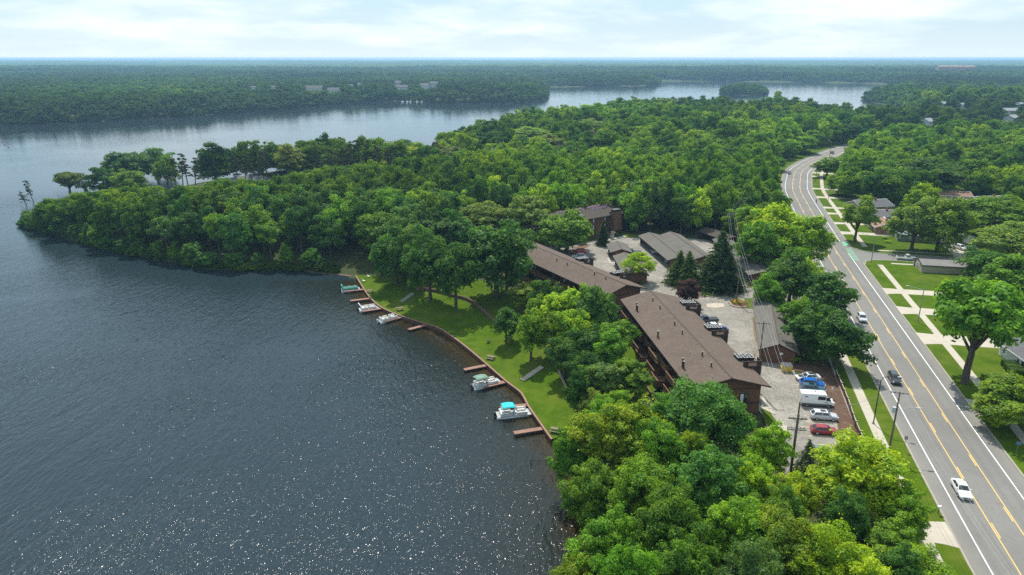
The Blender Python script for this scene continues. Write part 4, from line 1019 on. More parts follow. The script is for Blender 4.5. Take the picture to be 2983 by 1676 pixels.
for k, (xx, yy, zz_) in enumerate(((xb - 3.5, -6.6, 4.77), (xb - 1.2, -7.3, 4.77), (xb + 8.5, -6.0, 7.56), (xb + 10.0, -6.2, 7.56))):
    deck_chair(b1w(xx, yy, zz_), a1 + k, cs[k][0], cs[k][1] + ' chair on a balcony of the near block')
def planter(loc, c, label):
    o = empty('planter', loc, 0, label, 'planter'); MB().cyl((0, 0, 0), .26, .42, 10, .33).build('pot', plain('terracotta', (.35, .15, .08), .8), o)
    (V, F), _ = crown_round(6, 36, .12, .42, .72, .34, .4); cc = link('plant', raw_mesh('plant', V, F, M_LEAF), o); cc.color = (*c, 1)
for k, (xx, yy, zz_) in enumerate(((xb + 7.0, -6.8, 7.56), (xb + 7.8, -6.85, 7.56), (xb + 4.9, -7.4, 7.56))):
    planter(b1w(xx, yy, zz_), [(.06, .16, .02), (.45, .30, .03), (.10, .18, .03)][k], ('leafy green', 'yellow flowering', 'light green')[k] + ' potted plant on an upper balcony of the near block')

# second block ----------------------------------------------------
b2, m2, a2, L2 = gable('apartment_block', (-3.5, 222.3), (28.5, 166.4), 6.6, B1Z, 10.6, 12.6, M_SIDE, M_BROOF, 'middle brown apartment block half hidden by big dark trees', 'apartment building', wall_hw=(3.7, 5.4), over_r=1.2, base=-2.0)
for p in roof_hits(b2, m2, a2, B1Z, 6.6, 10.6, 12.6, [ZA(295, 362), ZA(415, 412), ZF(392, 1195), ZF(580, 1275), ZF(1080, 1440)], -1): vent(b2, p, .7, .13, True)
for p in roof_hits(b2, m2, a2, B1Z, 6.6, 10.6, 12.6, [ZA(80, 322), ZA(120, 270), ZA(182, 300), ZA(230, 310), ZA(182, 368), ZA(547, 436), ZA(482, 488), ZF(80, 1140), ZF(190, 1070), ZF(290, 1110), ZF(160, 1175)], -1): vent(b2, p, .4, .055, False)
hl2 = L2 / 2
for q in (ZA(600, 385), ZA(205, 235)):
    p = to_local(W(q, 10.6), m2, a2, B1Z); ac_tower(b2, p[0] - .6, 6.6, 5.6, w=5.0, d=3.2)
add_window(b2, 3.2, hl2 - 1.2, 2.9, 1.3, 1.7, 'y', M_TRIM); add_window(b2, -1.0, hl2 - 1.2, .9, 1.3, 1.5, 'y', M_TRIM)
MB().span((hl2 - 1.198, -3.7, 4.6), (hl2 - 1.14, 5.4, 4.78)).build('trim_band', M_TRIM, b2)
seg2 = (L2 - 3) / 8
for i in range(8):
    x0 = -hl2 + 1.5 + i * seg2
    for lev, z in enumerate((2.45, -.3)):
        balcony(b2, x0 + .15, x0 + seg2 - .3, -3.72, -6.3 - .8 * lev, z); add_window(b2, x0 + seg2 * .4, -3.7, z + 1.15, 2.2, 2.0, 'x', M_TRIM, bool(i % 2), -1)
    MB().span((x0 - .06, -6.2, -1.9), (x0 + .06, -3.71, 4.4)).build('divider', M_SIDE, b2)
c2, s2 = math.cos(a2), math.sin(a2)
def b2w(x, y, z=0.0): return (m2[0] + x * c2 - y * s2, m2[1] + x * s2 + y * c2, z)
tag(MB().prism([b2w(-hl2, -11.5)[:2], b2w(hl2 - 2, -11.5)[:2], b2w(hl2 - 2, -3.9)[:2], b2w(-hl2, -3.9)[:2]], 2.0, 3.75).build('patio_walk', MATS.get('grey_walk') or concrete('grey_walk', (.34, .31, .26))), kind='structure')
for i in range(4):
    x0 = -hl2 + 1.5 + i * 2 * seg2
    f = empty('patio_fence', b2w(x0 + seg2, -9.2, 3.75), a2, 'brown board patio fence section %s below the middle block' % ('at the pool end', 'second from the pool', 'third from the pool', 'farthest from the pool')[i], 'fence')
    for k in range(14):
        w_ = (2 * seg2 - 1.2) / 14; MB().span((-seg2 + .6 + k * w_ + .01, -.04, .02), (-seg2 + .6 + (k + 1) * w_ - .01, .04, 1.15)).build('board', M_RAIL, f)
    MB().span((-seg2 + .5, -.09, 1.152), (seg2 - .5, .09, 1.22)).build('cap_rail', M_DECK, f)

# far block, three storeys ---------------------------------------
E3, R3 = 12.2, 14.3
pR = W(ZF(1405, 140), R3); pF = W(ZF(400, 305), R3); d3 = (pF - pR)[:2]; d3 = d3 / np.linalg.norm(d3)
b3, m3, a3, L3 = gable('apartment_block', tuple(pR[:2] + d3 * 44), tuple(pR[:2]), 8.0, B1Z, E3, R3, M_SIDE, M_DROOF, 'far three storey brown block with rows of bright caps on its roof', 'apartment building', over_r=.8, base=-.5, over_e=1.2)
hl3 = L3 / 2
# which side faces the camera
side3 = 1 if (-math.sin(a3) * -m3[0] + math.cos(a3) * -m3[1]) > 0 else -1
for i in range(7):
    for lev in range(3): add_window(b3, hl3 - 4.2 - i * 5.6, side3 * 6.8, 1.3 + 2.35 * lev, 1.3, 1.4, 'x', M_TRIM, True, side3)
for k in range(2): MB().span((hl3 - 9 - .0, min(side3 * 6.802, side3 * 6.86), 2.2 + 2.4 * k), (hl3 - .8, max(side3 * 6.802, side3 * 6.86), 2.45 + 2.4 * k)).build('trim_band', M_TRIM, b3)
for xx in (hl3 - 6.4, hl3 - 24):
    tw = MB().span((xx - 1.7, min(side3 * 6.81, side3 * 9.6), 1.8), (xx + 1.7, max(side3 * 6.81, side3 * 9.6), 8.4)).build('stair_tower', M_SIDE, b3)
    for i in range(3):
        for j in range(2): condenser(b3, xx - 1.1 + i * 1.1, side3 * (8.9 - j * 1.05), 8.4, .8)
M_CAPW = plain('cap_white', (.72, .70, .74), .6); M_CAPR = plain('cap_red', (.52, .12, .16), .6); M_CAPB = plain('cap_blue', (.20, .20, .48), .6)
def roof_fan(p, label, rz):
    o = empty('bunting_fan', p, rz, label, 'bunting', 'bunting fans on the far roof')
    n = 9
    for ring, (r0, r1, m) in enumerate(((.05, .38, M_CAPB), (.385, .70, M_CAPW), (.705, .98, M_CAPR))):
        mb = MB(); v = []
        for k in range(n + 1):
            a = math.pi * k / n; pz = .08 + .03 * (k % 2)
            v += [(r0 * math.cos(a), pz, r0 * math.sin(a) * .72), (r1 * math.cos(a), pz + .02, r1 * math.sin(a) * .72), (r0 * math.cos(a), pz + .05, r0 * math.sin(a) * .72), (r1 * math.cos(a), pz + .07, r1 * math.sin(a) * .72)]
        f = []
        for k in range(n): b = 4 * k; f += [(b, b + 1, b + 5, b + 4), (b + 2, b + 6, b + 7, b + 3), (b + 1, b + 3, b + 7, b + 5)]
        mb.add(v, f).build('fold_band', m, o)
    slab(MB(), [(-.9, 0, .02), (.9, 0, .02), (.9, .5, .02), (-.9, .5, .02)], .02).build('base', M_CAPW, o)
fl = roof_hits(b3, m3, a3, B1Z, 8.0, E3, R3, [ZF(985, 225), ZF(1045, 212), ZF(1105, 203), ZF(1165, 190), ZF(1245, 178), ZF(1325, 165), ZF(820, 252), ZF(755, 265), ZF(692, 275), ZF(605, 290), ZF(545, 303), ZF(480, 310), ZF(420, 318),
     ZF(1070, 250), ZF(1135, 243), ZF(1180, 235), ZF(1225, 225), ZF(1275, 215), ZF(885, 280), ZF(820, 325), ZF(680, 305)], side3)
for k, p in enumerate(fl):
    w_ = (m3[0] + p[0] * math.cos(a3) - p[1] * math.sin(a3), m3[1] + p[0] * math.sin(a3) + p[1] * math.cos(a3), B1Z + p[2])
    roof_fan(w_, ('red white and blue half round bunting fan on the ridge of the far block' if k < 13 else 'red white and blue half round bunting fan lower on the roof of the far block'), a3 + (math.pi if side3 > 0 else 0))
p = roof_hits(b3, m3, a3, B1Z, 8.0, E3, R3, [ZF(905, 230)], side3)[0]; vent(b3, p, 1.9, .22, True)
# small entry kiosk in front of the far block
k_ = W(ZF(1400, 790), LOT_Z); o = empty('entry_canopy', k_, a3, 'small roofed entry kiosk in front of the far block', 'kiosk')
MB().span((-.55, -.55, 0), (.55, .55, 2.0)).build('wall', plain('pale_panel', (.35, .33, .29)), o)
for sgn in (-1, 1): slab(MB(), [(-.95, 0, 2.75), (.95, 0, 2.75), (.95, sgn * .95, 2.05), (-.95, sgn * .95, 2.05)], .1).build('roof_slope', M_BROOF, o)

# garages and carports -------------------------------------------
def carport(label, c0, c1, hw, eave, ridge, open_side, closed_end=True, mroof=M_GROOF, posts=6):
    o, mid, ang, L = gable('carport', c0, c1, hw, LOT_Z, eave, ridge, M_SIDE, mroof, label, 'carport', over_e=.5, over_r=.35, wall=False)
    hl = L / 2; E_, R_ = eave - LOT_Z, ridge - LOT_Z; zz = lambda y: R_ - (R_ - E_) * abs(y) / hw - .24
    back = -open_side * (hw - .7)
    MB().span((-hl + .4, min(back, back + .12), 0.01), (hl - .4, max(back, back + .12), zz(back) - .02)).build('back_wall', M_SIDE, o)
    for e in (-1, 1):
        x = e * (hl - .4); v = []; a, b = -hw + .72, hw - .55
        for dx in (0, -e * .12): v += [(x + dx, a, 0.02), (x + dx, b, 0.02), (x + dx, b, zz(b)), (x + dx, 0, R_ - .24), (x + dx, a, zz(a))]
        MB().add(v, [(0, 1, 2, 3, 4), (9, 8, 7, 6, 5), (0, 5, 6, 1), (1, 6, 7, 2), (2, 7, 8, 3), (3, 8, 9, 4), (4, 9, 5, 0)]).build('gable_wall', M_SIDE, o)
    for i in range(posts):
        x = -hl + .7 + (L - 1.4) * i / (posts - 1); y = open_side * (hw - .75)
        MB().span((x - .07, y - .07, 0), (x + .07, y + .07, zz(y) - .01)).build('post', M_TRIM, o)
    return o, mid, ang, L
def mid2(a, b): return ((a[0] + b[0]) / 2, (a[1] + b[1]) / 2)
g1, mg1, ag1, Lg1 = carport('long garage with dark end wall and green bins beside the road trees', (65.2, 169.6), (55.6, 135.6), 3.95, 7.9, 9.5, 1, posts=2)
MB().span((-Lg1 / 2 + .5, -3.3, .01), (Lg1 / 2 - .5, -3.2, 2.6)).build('front_wall', M_SIDE, g1)
MB().span((Lg1 / 2 - .398, .3, 2.05), (Lg1 / 2 - .36, .95, 2.45)).build('wall_sign', M_WHITE, g1)
g2, _, _, _ = carport('right hand open carport under the roadside trees', (72.4, 216.2), (71.2, 189.6), 4.6, 7.9, 9.1, -1)
g3, _, _, _ = carport('left half of the double carport in the middle of the car park', (47.4, 237.4), (51.0, 205.9), 3.9, 7.8, 8.9, -1)
g3b, _, _, _ = carport('right half of the double carport in the middle of the car park', (54.9, 238.4), (58.6, 206.6), 3.6, 7.8, 8.9, 1)
g4, _, _, _ = carport('short grey roofed garage farther from the camera beside the red car', (34.6, 226.0), (34.6, 215.2), 3.5, 7.6, 8.7, -1, posts=4)
g5, _, _, _ = carport('grey roofed garage behind the small bright tree', (34.9, 211.4), (35.2, 190.4), 3.6, 7.6, 8.8, -1, posts=5)
g6, _, _, _ = carport('dark roofed shed at the wood edge behind the tall spruces', (69.5, 246.0), (75.0, 232.0), 3.6, 7.6, 8.6, -1, posts=3, mroof=M_DROOF)
g7, _, _, _ = carport('short shed between the spruces and the right hand carport', (71.6, 233.2), (70.6, 222.2), 3.4, 7.4, 8.4, -1, posts=3)
# pool deck seen through the trees
pc = W(D(1135, 668), 3.6)
pool = empty('swimming_pool', (pc[0], pc[1], 3.6), R(-55), 'turquoise swimming pool glimpsed under the trees', 'pool')
MB().span((-7, -4.5, -.3), (7, 4.5, .12)).build('pool_deck', M_CONC, pool)
MB().span((-5, -2.6, -.2), (5, 2.6, .14)).build('pool_water', plain('pool_water', (.03, .42, .45), .05, 0, .1, .8), pool)
for e in (-1, 1): MB().span((e * 5.15 - .15, -2.9, .13), (e * 5.15 + .15, 2.9, .2)).build('coping', M_WHITE, pool)

# houses right of the road ---------------------------------------
def house(c0, c1, hw, eave, ridge, mw, mr, label, group=None, nwin=3, chimney=True, z0=VERGE_Z, name='house'):
    o, mid, ang, L = gable(name, c0, c1, hw, z0, z0 + eave, z0 + ridge, mw, mr, label, 'house', over_e=.5, over_r=.45, base=-.2, fascia=M_WHITE, group=group)
    hl = L / 2
    for sgn in (-1, 1):
        for i in range(nwin): add_window(o, -hl + L * (i + .5) / nwin, sgn * (hw - .5), 1.45, 1.4, 1.1, 'x', M_WHITE, True, sgn)
        add_window(o, 0, sgn * (hl - .45), 1.45, 1.3, 1.1, 'y', M_WHITE, True, sgn)
        d = MB().span((.9 + 0, min(sgn * (hw - .498), sgn * (hw - .44)), .02), (1.8, max(sgn * (hw - .498), sgn * (hw - .44)), 2.05)).build('door', M_TRIM, o)
        MB().box((1.68, sgn * (hw - .42), 1.05), (.08, .06, .08)).build('handle', M_METAL, d)
    if chimney: MB().span((L * .12 - .35, -.9, ridge - .9), (L * .12 + .35, -.3, ridge + .8)).build('chimney', M_BRICK, o)
    for k in range(2): vent(o, (-hl * .4 + k * hl * .6, 1.2, ridge - (ridge - eave) * 1.2 / hw), .35, .09, False)
    return o
def hp(q, z=VERGE_Z): p = W(q, z); return np.array(p[:2])
# blue-grey roof at the street corner: ridge picked on the picture
ra = hp(ZR(560, 530), VERGE_Z + 3.6); rb = hp(ZR(1330, 585), VERGE_Z + 3.6)
house(tuple(ra), tuple(rb), 5.4, 2.5, 4.0, M_GREYHOUSE, M_BLUEROOF, 'house with a pale blue grey roof at the side street corner', nwin=5)
ra = hp(ZR(380, 380), VERGE_Z + 4.2); rb = hp(ZR(500, 470), VERGE_Z + 4.2)
house(tuple(ra), tuple(rb), 5.2, 2.5, 4.4, M_TAN, M_REDROOF, 'tan house with a brown roof behind the blue roofed house', nwin=2)
ra = hp(ZR(150, 265), VERGE_Z + 3.8); rb = hp(ZR(590, 280), VERGE_Z + 3.8)
house(tuple(ra), tuple(rb), 5.2, 2.5, 4.0, M_BEIGE, M_CHAR, 'beige house with a charcoal roof, second from the side street', nwin=4)
ra = hp(ZR(1170, -15), VERGE_Z + 3.6); rb = hp(ZR(1690, 5), VERGE_Z + 3.6)
house(tuple(ra), tuple(rb), 5.0, 2.6, 3.9, M_BEIGE, M_REDROOF, 'long house with a red brown roof between big trees on the right', nwin=6)
ra = hp(ZR(1040, 115), VERGE_Z + 3.2); rb = hp(ZR(1640, 110), VERGE_Z + 3.2)
house(tuple(ra), tuple(rb), 3.6, 2.3, 3.2, M_BEIGE, M_REDROOF, 'low brown roofed wing in front of the long red brown roof', nwin=4, chimney=False)
ra = hp(Z7(690, 235), VERGE_Z + 4); rb = hp(Z7(790, 240), VERGE_Z + 4)
house(tuple(ra), tuple(rb + (rb - ra) * .3), 4.8, 2.6, 4.2, M_GREYHOUSE, M_BLUEROOF, 'grey blue house at the inside of the road bend', nwin=2)
house((108.6, 119.5), (111.0, 140.5), 6.2, 2.7, 4.6, M_WSIDE, M_CHAR, 'white house with a dark grey roof at the right edge', nwin=4)
house((126.0, 158.0), (123.0, 172.0), 5.0, 2.6, 4.6, M_GREYHOUSE, M_CHAR, 'grey house behind the old street tree', nwin=3)
sc0 = hp(Z7(1265, 270), VERGE_Z + 3.8)
house((sc0[0] - 8, sc0[1]), (sc0[0] + 9, sc0[1] - 1), 4.6, 2.6, 3.9, M_WSIDE, M_CHAR, 'pale house glimpsed between tree crowns behind the bend', nwin=3)
lots = [(150, 292, 12, M_BEIGE, M_CHAR, 'beige house with a charcoal roof two lots past the side street'), (172, 268, -14, M_WSIDE, M_REDROOF, 'white house with a brown roof east of the corner house'), (205, 300, 10, M_TAN, M_CHAR, 'tan house with a dark roof deep among the right hand trees'),
        (186, 336, 20, M_WSIDE, M_BLUEROOF, 'white house with a blue grey roof inside the road bend'), (232, 352, 5, M_BEIGE, M_REDROOF, 'beige house with a red brown roof behind the road bend'), (262, 318, -8, M_GREYHOUSE, M_CHAR, 'grey house with a dark roof far right of the bend'),
        (222, 252, -12, M_BEIGE, M_GROOF, 'beige house with a grey roof at the end of the side street'), (248, 402, 30, M_WSIDE, M_CHAR, 'white house with a dark roof past the road bend'), (300, 388, 12, M_TAN, M_REDROOF, 'tan house with a brown roof past the road bend'), (172, 205, -10, M_WSIDE, M_CHAR, 'white house with a dark roof south of the side street'), (198, 222, -10, M_GREYHOUSE, M_BLUEROOF, 'grey house with a blue roof south of the side street')]
for hx, hy, rz_, mw, mr, lab in lots:
    c_, s_ = math.cos(R(rz_)) * 8, math.sin(R(rz_)) * 8; house((hx - c_, hy - s_), (hx + c_, hy + s_), 5.2, 2.7, 4.6, mw, mr, lab, nwin=3)
# low storefront at the near corner with a sign on its gable
gq = hp(ZR(905, 1165)); o, mid, ang, L = gable('corner_building', tuple(gq + (0.0, 1.0)), tuple(gq + np.array([19.0, -3.2])), 4.2, VERGE_Z, VERGE_Z + 2.3, VERGE_Z + 3.3, M_BEIGE, plain('flat_grey_roof', (.17, .16, .15), .9, 0, .15, .5), 'low beige building with a signboard on its gable at the street corner', 'building', over_e=.2, over_r=.15, base=-.2)
sg = MB().span((-L / 2 + .09, -1.5, .7), (-L / 2 + .146, 1.5, 2.2)).build('signboard', M_WHITE, o)
for k in range(3): MB().span((-L / 2 + .07, -1.3, 0.85 + .42 * k), (-L / 2 + .088, 1.2 - .3 * (k % 2), 1.10 + .42 * k)).build('sign_panel', plain('sign_dark', (.09, .10, .12)), sg)
MB().span((-L / 2 + .12, 2.2, 0), (-L / 2 + .149, 3.2, 2.1)).build('door', M_TRIM, o)
# roofs half hidden in the woods
for q, lab, mr in ((ZU(2310, 150), 'grey roof among the spruces of the middle wood', M_CHAR), (D(1435, 325), 'brown roofed house left in the middle wood clearing', M_REDROOF), (D(1485, 322), 'brown roofed house in the middle wood clearing', M_REDROOF), (D(1545, 318), 'right brown roofed house in the middle wood clearing', M_REDROOF),
                  (D(1490, 345), 'brown roof in front of the middle wood clearing', M_REDROOF), (D(625, 442), 'grey roofed house on the peninsula', M_CHAR), (D(415, 483), 'low grey roof among the peninsula trees', M_CHAR)):
    p = W(q, 13); zg = gz(p[0], p[1]); h_ = max(4.5, 13 - zg)
    p = W(q, zg + 5.2); house((p[0] - 7, p[1]), (p[0] + 8, p[1] - 2), 5, 3.2, 5.2, M_BEIGE, mr, lab, z0=zg, nwin=3)
# ------------------------------------------------------------------ sea wall, docks, boats
M_WALLW = siding('sea_wall_timber', (.115, .060, .045), (4, 4, .3)); M_DOCK = siding('dock_boards', (.30, .175, .135), (.5, 6, 6))
sw = empty('sea_wall', (WALL[0][0], WALL[0][1], 0), 0, 'brown timber sea wall along the lake lawn', 'sea wall')
o_ = np.array([WALL[0][0], WALL[0][1]])
for a, b in zip(WL[:-1], WL[1:]):
    a_, b_ = a - o_, b - o_; n_ = np.array([-(b_ - a_)[1], (b_ - a_)[0]]); n_ = n_ / np.linalg.norm(n_); n_ = n_ if n_ @ IN < 0 else -n_
    MB().bar((*(a_ + n_ * .09), -.35), (*(b_ + n_ * .09), -.35), .12, 2.3).build('wall_panel', M_WALLW, sw)
    MB().bar((*(a_ + n_ * .07), .93), (*(b_ + n_ * .07), .93), .36, .09).build('cap_board', M_DOCK, sw)
    MB().bar((*(a_ + n_ * .2), -1.2), (*(a_ + n_ * .2), .86), .16).build('pile', M_WALLW, sw)
def dock(qa, qb, label, w=1.15):
    a, b = W(qa, .62)[:2], W(qb, .62)[:2]; d = b - a; L = np.linalg.norm(d); ang = math.atan2(d[1], d[0]); o = empty('dock', (*a, 0), ang, label, 'dock', 'docks along the sea wall')
    L += .3; n = int(L / .19)
    for k in range(n): MB().span((k * L / n + .008, -w / 2, .58), ((k + 1) * L / n - .008, w / 2, .64)).build('board', M_DOCK, o)
    for s in (-1, 1): MB().span((0, s * (w / 2 - .05) - .04, .38), (L, s * (w / 2 - .05) + .04, .578)).build('stringer', M_WALLW, o)
    for x in (.25, L * .5, L - .5):
        for s in (-1, 1): MB().cyl((x, s * (w / 2 - .14), -2), .075, 2.57, 8).build('pile', M_WALLW, o)
    return a, b, ang
DK = [dock(Z5(190, 248), Z5(390, 228), 'farthest dock, beside the boat under a green cover'), dock(Z5(255, 348), Z5(468, 322), 'empty dock second from the beach'),
      dock(Z5(380, 458), Z5(583, 428), 'dock beside the grey open boat'), dock(Z5(612, 565), Z5(808, 515), 'dock beside the boat with the furled dark top'),
      dock(Z5(870, 650), Z5(1070, 597), 'short empty dock in the middle of the sea wall'), dock(Z6(235, 438), Z6(545, 376), 'empty dock left of the boat with the green canopy'),
      dock(Z6(478, 668), Z6(792, 592), 'dock in front of the boat with the green canopy'), dock(Z6(712, 938), Z6(1080, 900), 'dock behind the boat with the turquoise canopy'), dock(Z6(892, 1272), Z6(1288, 1208), 'nearest dock to the camera, without a boat')]
M_ALU = plain('brushed_aluminium', (.55, .57, .58), .35, .7, .12, 3); M_BDECK = plain('boat_carpet', (.34, .35, .35), .9); M_SEATW = plain('cream_vinyl', (.66, .64, .58), .5, 0, .08); M_PANEL = plain('boat_panel', (.58, .61, .63), .35, .2, .08)
def pontoon(cq, ang, L, label, top=None, top_c=None, cover=None, motor=(.015, .015, .017), w=2.5, furled=None):
    c = W(cq, .7); o = empty('pontoon_boat', (c[0], c[1], 0), ang, label, 'boat', 'pontoon boats at the docks'); h = L / 2
    for s in (-1, 1):
        y = s * .82; MB().tube([(-h, y, .10), (h - .9, y, .10), (h - .35, y, .20), (h, y, .42)], [.31, .31, .22, .05], 12).build('pontoon', M_ALU, o, True)
    MB().span((-h + .1, -w / 2, .44), (h - .15, w / 2, .52)).build('deck', M_BDECK, o)
    if cover is None:
        for s in (-1, 1):
            y0, y1 = sorted((s * (w / 2 - .03), s * (w / 2 - .09)))
            for a, b in ((-h + .75, -.5), (.35, h - 1.05)):
                p = MB().span((a, y0, .56), (b, y1, 1.12)).build('fence_panel', M_PANEL, o); MB().span((a, y0 - .01, 1.122), (b, y1 + .01, 1.17)).build('rail', M_ALU, p)
        MB().span((h - 1.11, -w / 2 + .1, .56), (h - 1.05, -.45, 1.12)).build('fence_panel', M_PANEL, o); MB().span((h - 1.11, .45, .56), (h - 1.05, w / 2 - .1, 1.12)).build('fence_panel', M_PANEL, o)
        MB().span((-h + .74, -w / 2 + .1, .56), (-h + .80, w / 2 - .1, 1.12)).build('fence_panel', M_PANEL, o)
        def seat(x0, x1, y0, y1, bx0, bx1, by0, by1):
            s_ = MB().span((x0, y0, .52), (x1, y1, .90)).build('bench_seat', M_SEATW, o); MB().span((bx0, by0, .902), (bx1, by1, 1.22)).build('backrest', M_SEATW, s_)
        seat(h - 2.9, h - 1.2, -w / 2 + .12, -w / 2 + .75, h - 2.9, h - 1.2, -w / 2 + .12, -w / 2 + .3)
        seat(h - 2.7, h - 1.2, w / 2 - .75, w / 2 - .12, h - 2.7, h - 1.2, w / 2 - .3, w / 2 - .12)
        seat(-h + .85, -h + 1.6, -w / 2 + .15, w / 2 - .15, -h + .85, -h + 1.02, -w / 2 + .15, w / 2 - .15)
        seat(-h + 1.7, -h + 3.0, w / 2 - .75, w / 2 - .12, -h + 1.7, -h + 3.0, w / 2 - .3, w / 2 - .12)
        cn = MB().span((-.2, -w / 2 + .2, .52), (.35, -w / 2 + 1.0, 1.25)).build('console', M_PANEL, o); MB().span((.0, -w / 2 + .25, 1.252), (.04, -w / 2 + .95, 1.5)).build('windscreen', M_GLASS, cn)
        MB().tube([(-.28, -w / 2 + .6, 1.1), (-.32, -w / 2 + .6, 1.14)], .17, 10).build('steering_wheel', M_BLACKM, cn)
        MB().span((-.95, -w / 2 + .35, .521), (-.45, -w / 2 + .85, 1.0)).build('helm_seat', M_SEATW, o)
    else:
        n = 9; v = []; f = []
        for i in range(n):
            x = -h + .35 + (L - 1.0) * i / (n - 1); zr = 1.5 + .14 * math.sin(i * 2.1) - (.35 if i in (0, n - 1) else 0)
            for y, z in ((-w / 2 - .02, .62), (-w / 2, 1.0), (-w / 4, zr - .1), (0, zr), (w / 4, zr - .1), (w / 2, 1.0), (w / 2 + .02, .62)): v.append((x, y, z))
        for i in range(n - 1):
            for k in range(6): f.append((i * 7 + k, (i + 1) * 7 + k, (i + 1) * 7 + k + 1, i * 7 + k + 1))
        f += [tuple(range(7)), tuple((n - 1) * 7 + k for k in range(7))[::-1]]
        MB().add(v, f).build('cover', plain('boat_cover', cover, .85, 0, .25, 1.2), o, True)
        for s in (-1, 1): MB().span((-h + .3, min(s * (w / 2 - .02), s * (w / 2 + .03)), .53), (h - .4, max(s * (w / 2 - .02), s * (w / 2 + .03)), .72)).build('fence_panel', M_PANEL, o)
    mm = plain('motor_%02d' % int(motor[0] * 99), motor, .35)
    mt = MB().box((-h - .28, 0, .85), (.5, .42, .55)); mt.box((-h - .3, 0, .3), (.22, .16, .8)); mt.box((-h - .05, 0, .5), (.2, .5, .35)); mt.build('outboard_motor', mm, o)
    if top:
        x0, x1, zt = top; n = 7; v = []; f = []
        for i in range(n):
            u = i / (n - 1); x = x0 + (x1 - x0) * u; z = zt + .20 * math.sin(math.pi * u)
            for y, dz in ((-w / 2 + .02, -.12), (-w / 4, .04), (0, .07), (w / 4, .04), (w / 2 - .02, -.12)): v.append((x, y, z + dz))
        k0 = len(v); v += [(a, b, c_ - .04) for a, b, c_ in v]
        for i in range(n - 1):
            for k in range(4): f += [(i * 5 + k, (i + 1) * 5 + k, (i + 1) * 5 + k + 1, i * 5 + k + 1), (k0 + i * 5 + k, k0 + i * 5 + k + 1, k0 + (i + 1) * 5 + k + 1, k0 + (i + 1) * 5 + k)]
        for i in range(n - 1): f += [(i * 5, k0 + i * 5, k0 + (i + 1) * 5, (i + 1) * 5), (i * 5 + 4, (i + 1) * 5 + 4, k0 + (i + 1) * 5 + 4, k0 + i * 5 + 4)]
        f += [(0, 1, 2, 3, 4) + tuple(k0 + k for k in (4, 3, 2, 1, 0)), tuple((n - 1) * 5 + k for k in (4, 3, 2, 1, 0)) + tuple(k0 + (n - 1) * 5 + k for k in (0, 1, 2, 3, 4))]
        MB().add(v, f).build('canopy', plain('canvas_%02d%02d%02d' % tuple(int(q * 99) for q in top_c), top_c, .75, 0, .2 if top_c[2] < .3 else .04, .8), o, True)
        xm = (x0 + x1) / 2
        for s in (-1, 1):
            for xe in (x0 + .05, x1 - .05): MB().tube([(xm, s * (w / 2 - .06), 1.15), (xe, s * (w / 2 - .04), zt - .1)], .022, 6).build('canopy_pole', M_ALU, o)
    if furled:
        MB().tube([(-h + .9, -w / 2 + .05, 1.2), (-h + .3, -w / 2 + .05, 2.0)], .025, 6).build('canopy_pole', M_ALU, o); MB().tube([(-h + .9, w / 2 - .05, 1.2), (-h + .3, w / 2 - .05, 2.0)], .025, 6).build('canopy_pole', M_ALU, o)
        MB().tube([(-h + .3, -w / 2, 2.0), (-h + .28, 0, 2.05), (-h + .3, w / 2, 2.0)], .11, 8).build('furled_canopy', plain('furled_%02d' % int(furled[0] * 99), furled, .8), o)
    return o
pontoon(Z5(258, 222), DK[0][2], 5.6, 'boat under a green fabric cover at the farthest dock', cover=(.045, .17, .14), furled=(.03, .45, .48))
pontoon(Z5(452, 420), DK[2][2], 5.8, 'open grey pontoon boat with a raised white pole', furled=(.7, .7, .7))
pontoon(Z5(662, 530), DK[3][2], 6.2, 'pontoon boat with white seats and a folded dark purple top', motor=(.5, .5, .5), furled=(.06, .02, .05))
pontoon(Z5(1690, 1210), DK[6][2], 6.6, 'pontoon boat with a faded green canopy', (-2.7, .1, 2.25), (.13, .22, .17), motor=(.05, .05, .05))
pontoon(Z6(890, 1000), DK[7][2], 7.0, 'pontoon boat with a bright turquoise canopy', (-2.4, .1, 2.3), (.012, .47, .52))
# far rowing boats and buoys
def rowing(q, label):
    p = W(q, 0); o = empty('rowing_boat', (p[0], p[1], 0), R(8), label, 'rowing boat')
    MB().tube([(-6, 0, .15), (-3, 0, .2), (3, 0, .2), (6, 0, .15)], [.04, .3, .3, .04], 8).build('hull', M_WHITE, o)
    for i in range(4):
        x = -2.6 + i * 1.6; r_ = MB().tube([(x, 0, .3), (x + .05, 0, .75), (x + .1, 0, 1.0)], [.17, .2, .1], 7); r_.tube([(x + .1, 0, 1.0), (x + .12, 0, 1.28)], [.11, .09], 7); r_.build('rower', plain('rower_%d' % (i % 2), ((.30, .10, .09), (.45, .40, .33))[i % 2]), o)
        s_ = 1 if i % 2 else -1; MB().bar((x, 0, .5), (x, s_ * 2.7, .15), .05).build('oar', M_WHITE, o)
rowing(K(1000, 150, 3.68)(382, 945), 'left of two rowing boats on the far lake'); rowing(K(1000, 150, 3.68)(520, 962), 'right of two rowing boats on the far lake')
for k, q in enumerate(((4, 415), (14, 422), (25, 430))):
    p = W(q, 0); o = empty('buoy', (p[0], p[1], 0), 0, ('leftmost', 'middle', 'rightmost')[k] + ' red buoy at the left edge of the lake', 'buoy'); MB().cyl((0, 0, -.2), .45, .75, 10, .35).build('float', plain('buoy_red', (.6, .08, .05)), o); MB().cyl((0, 0, .552), .12, .6, 8).build('marker', M_WHITE, o)
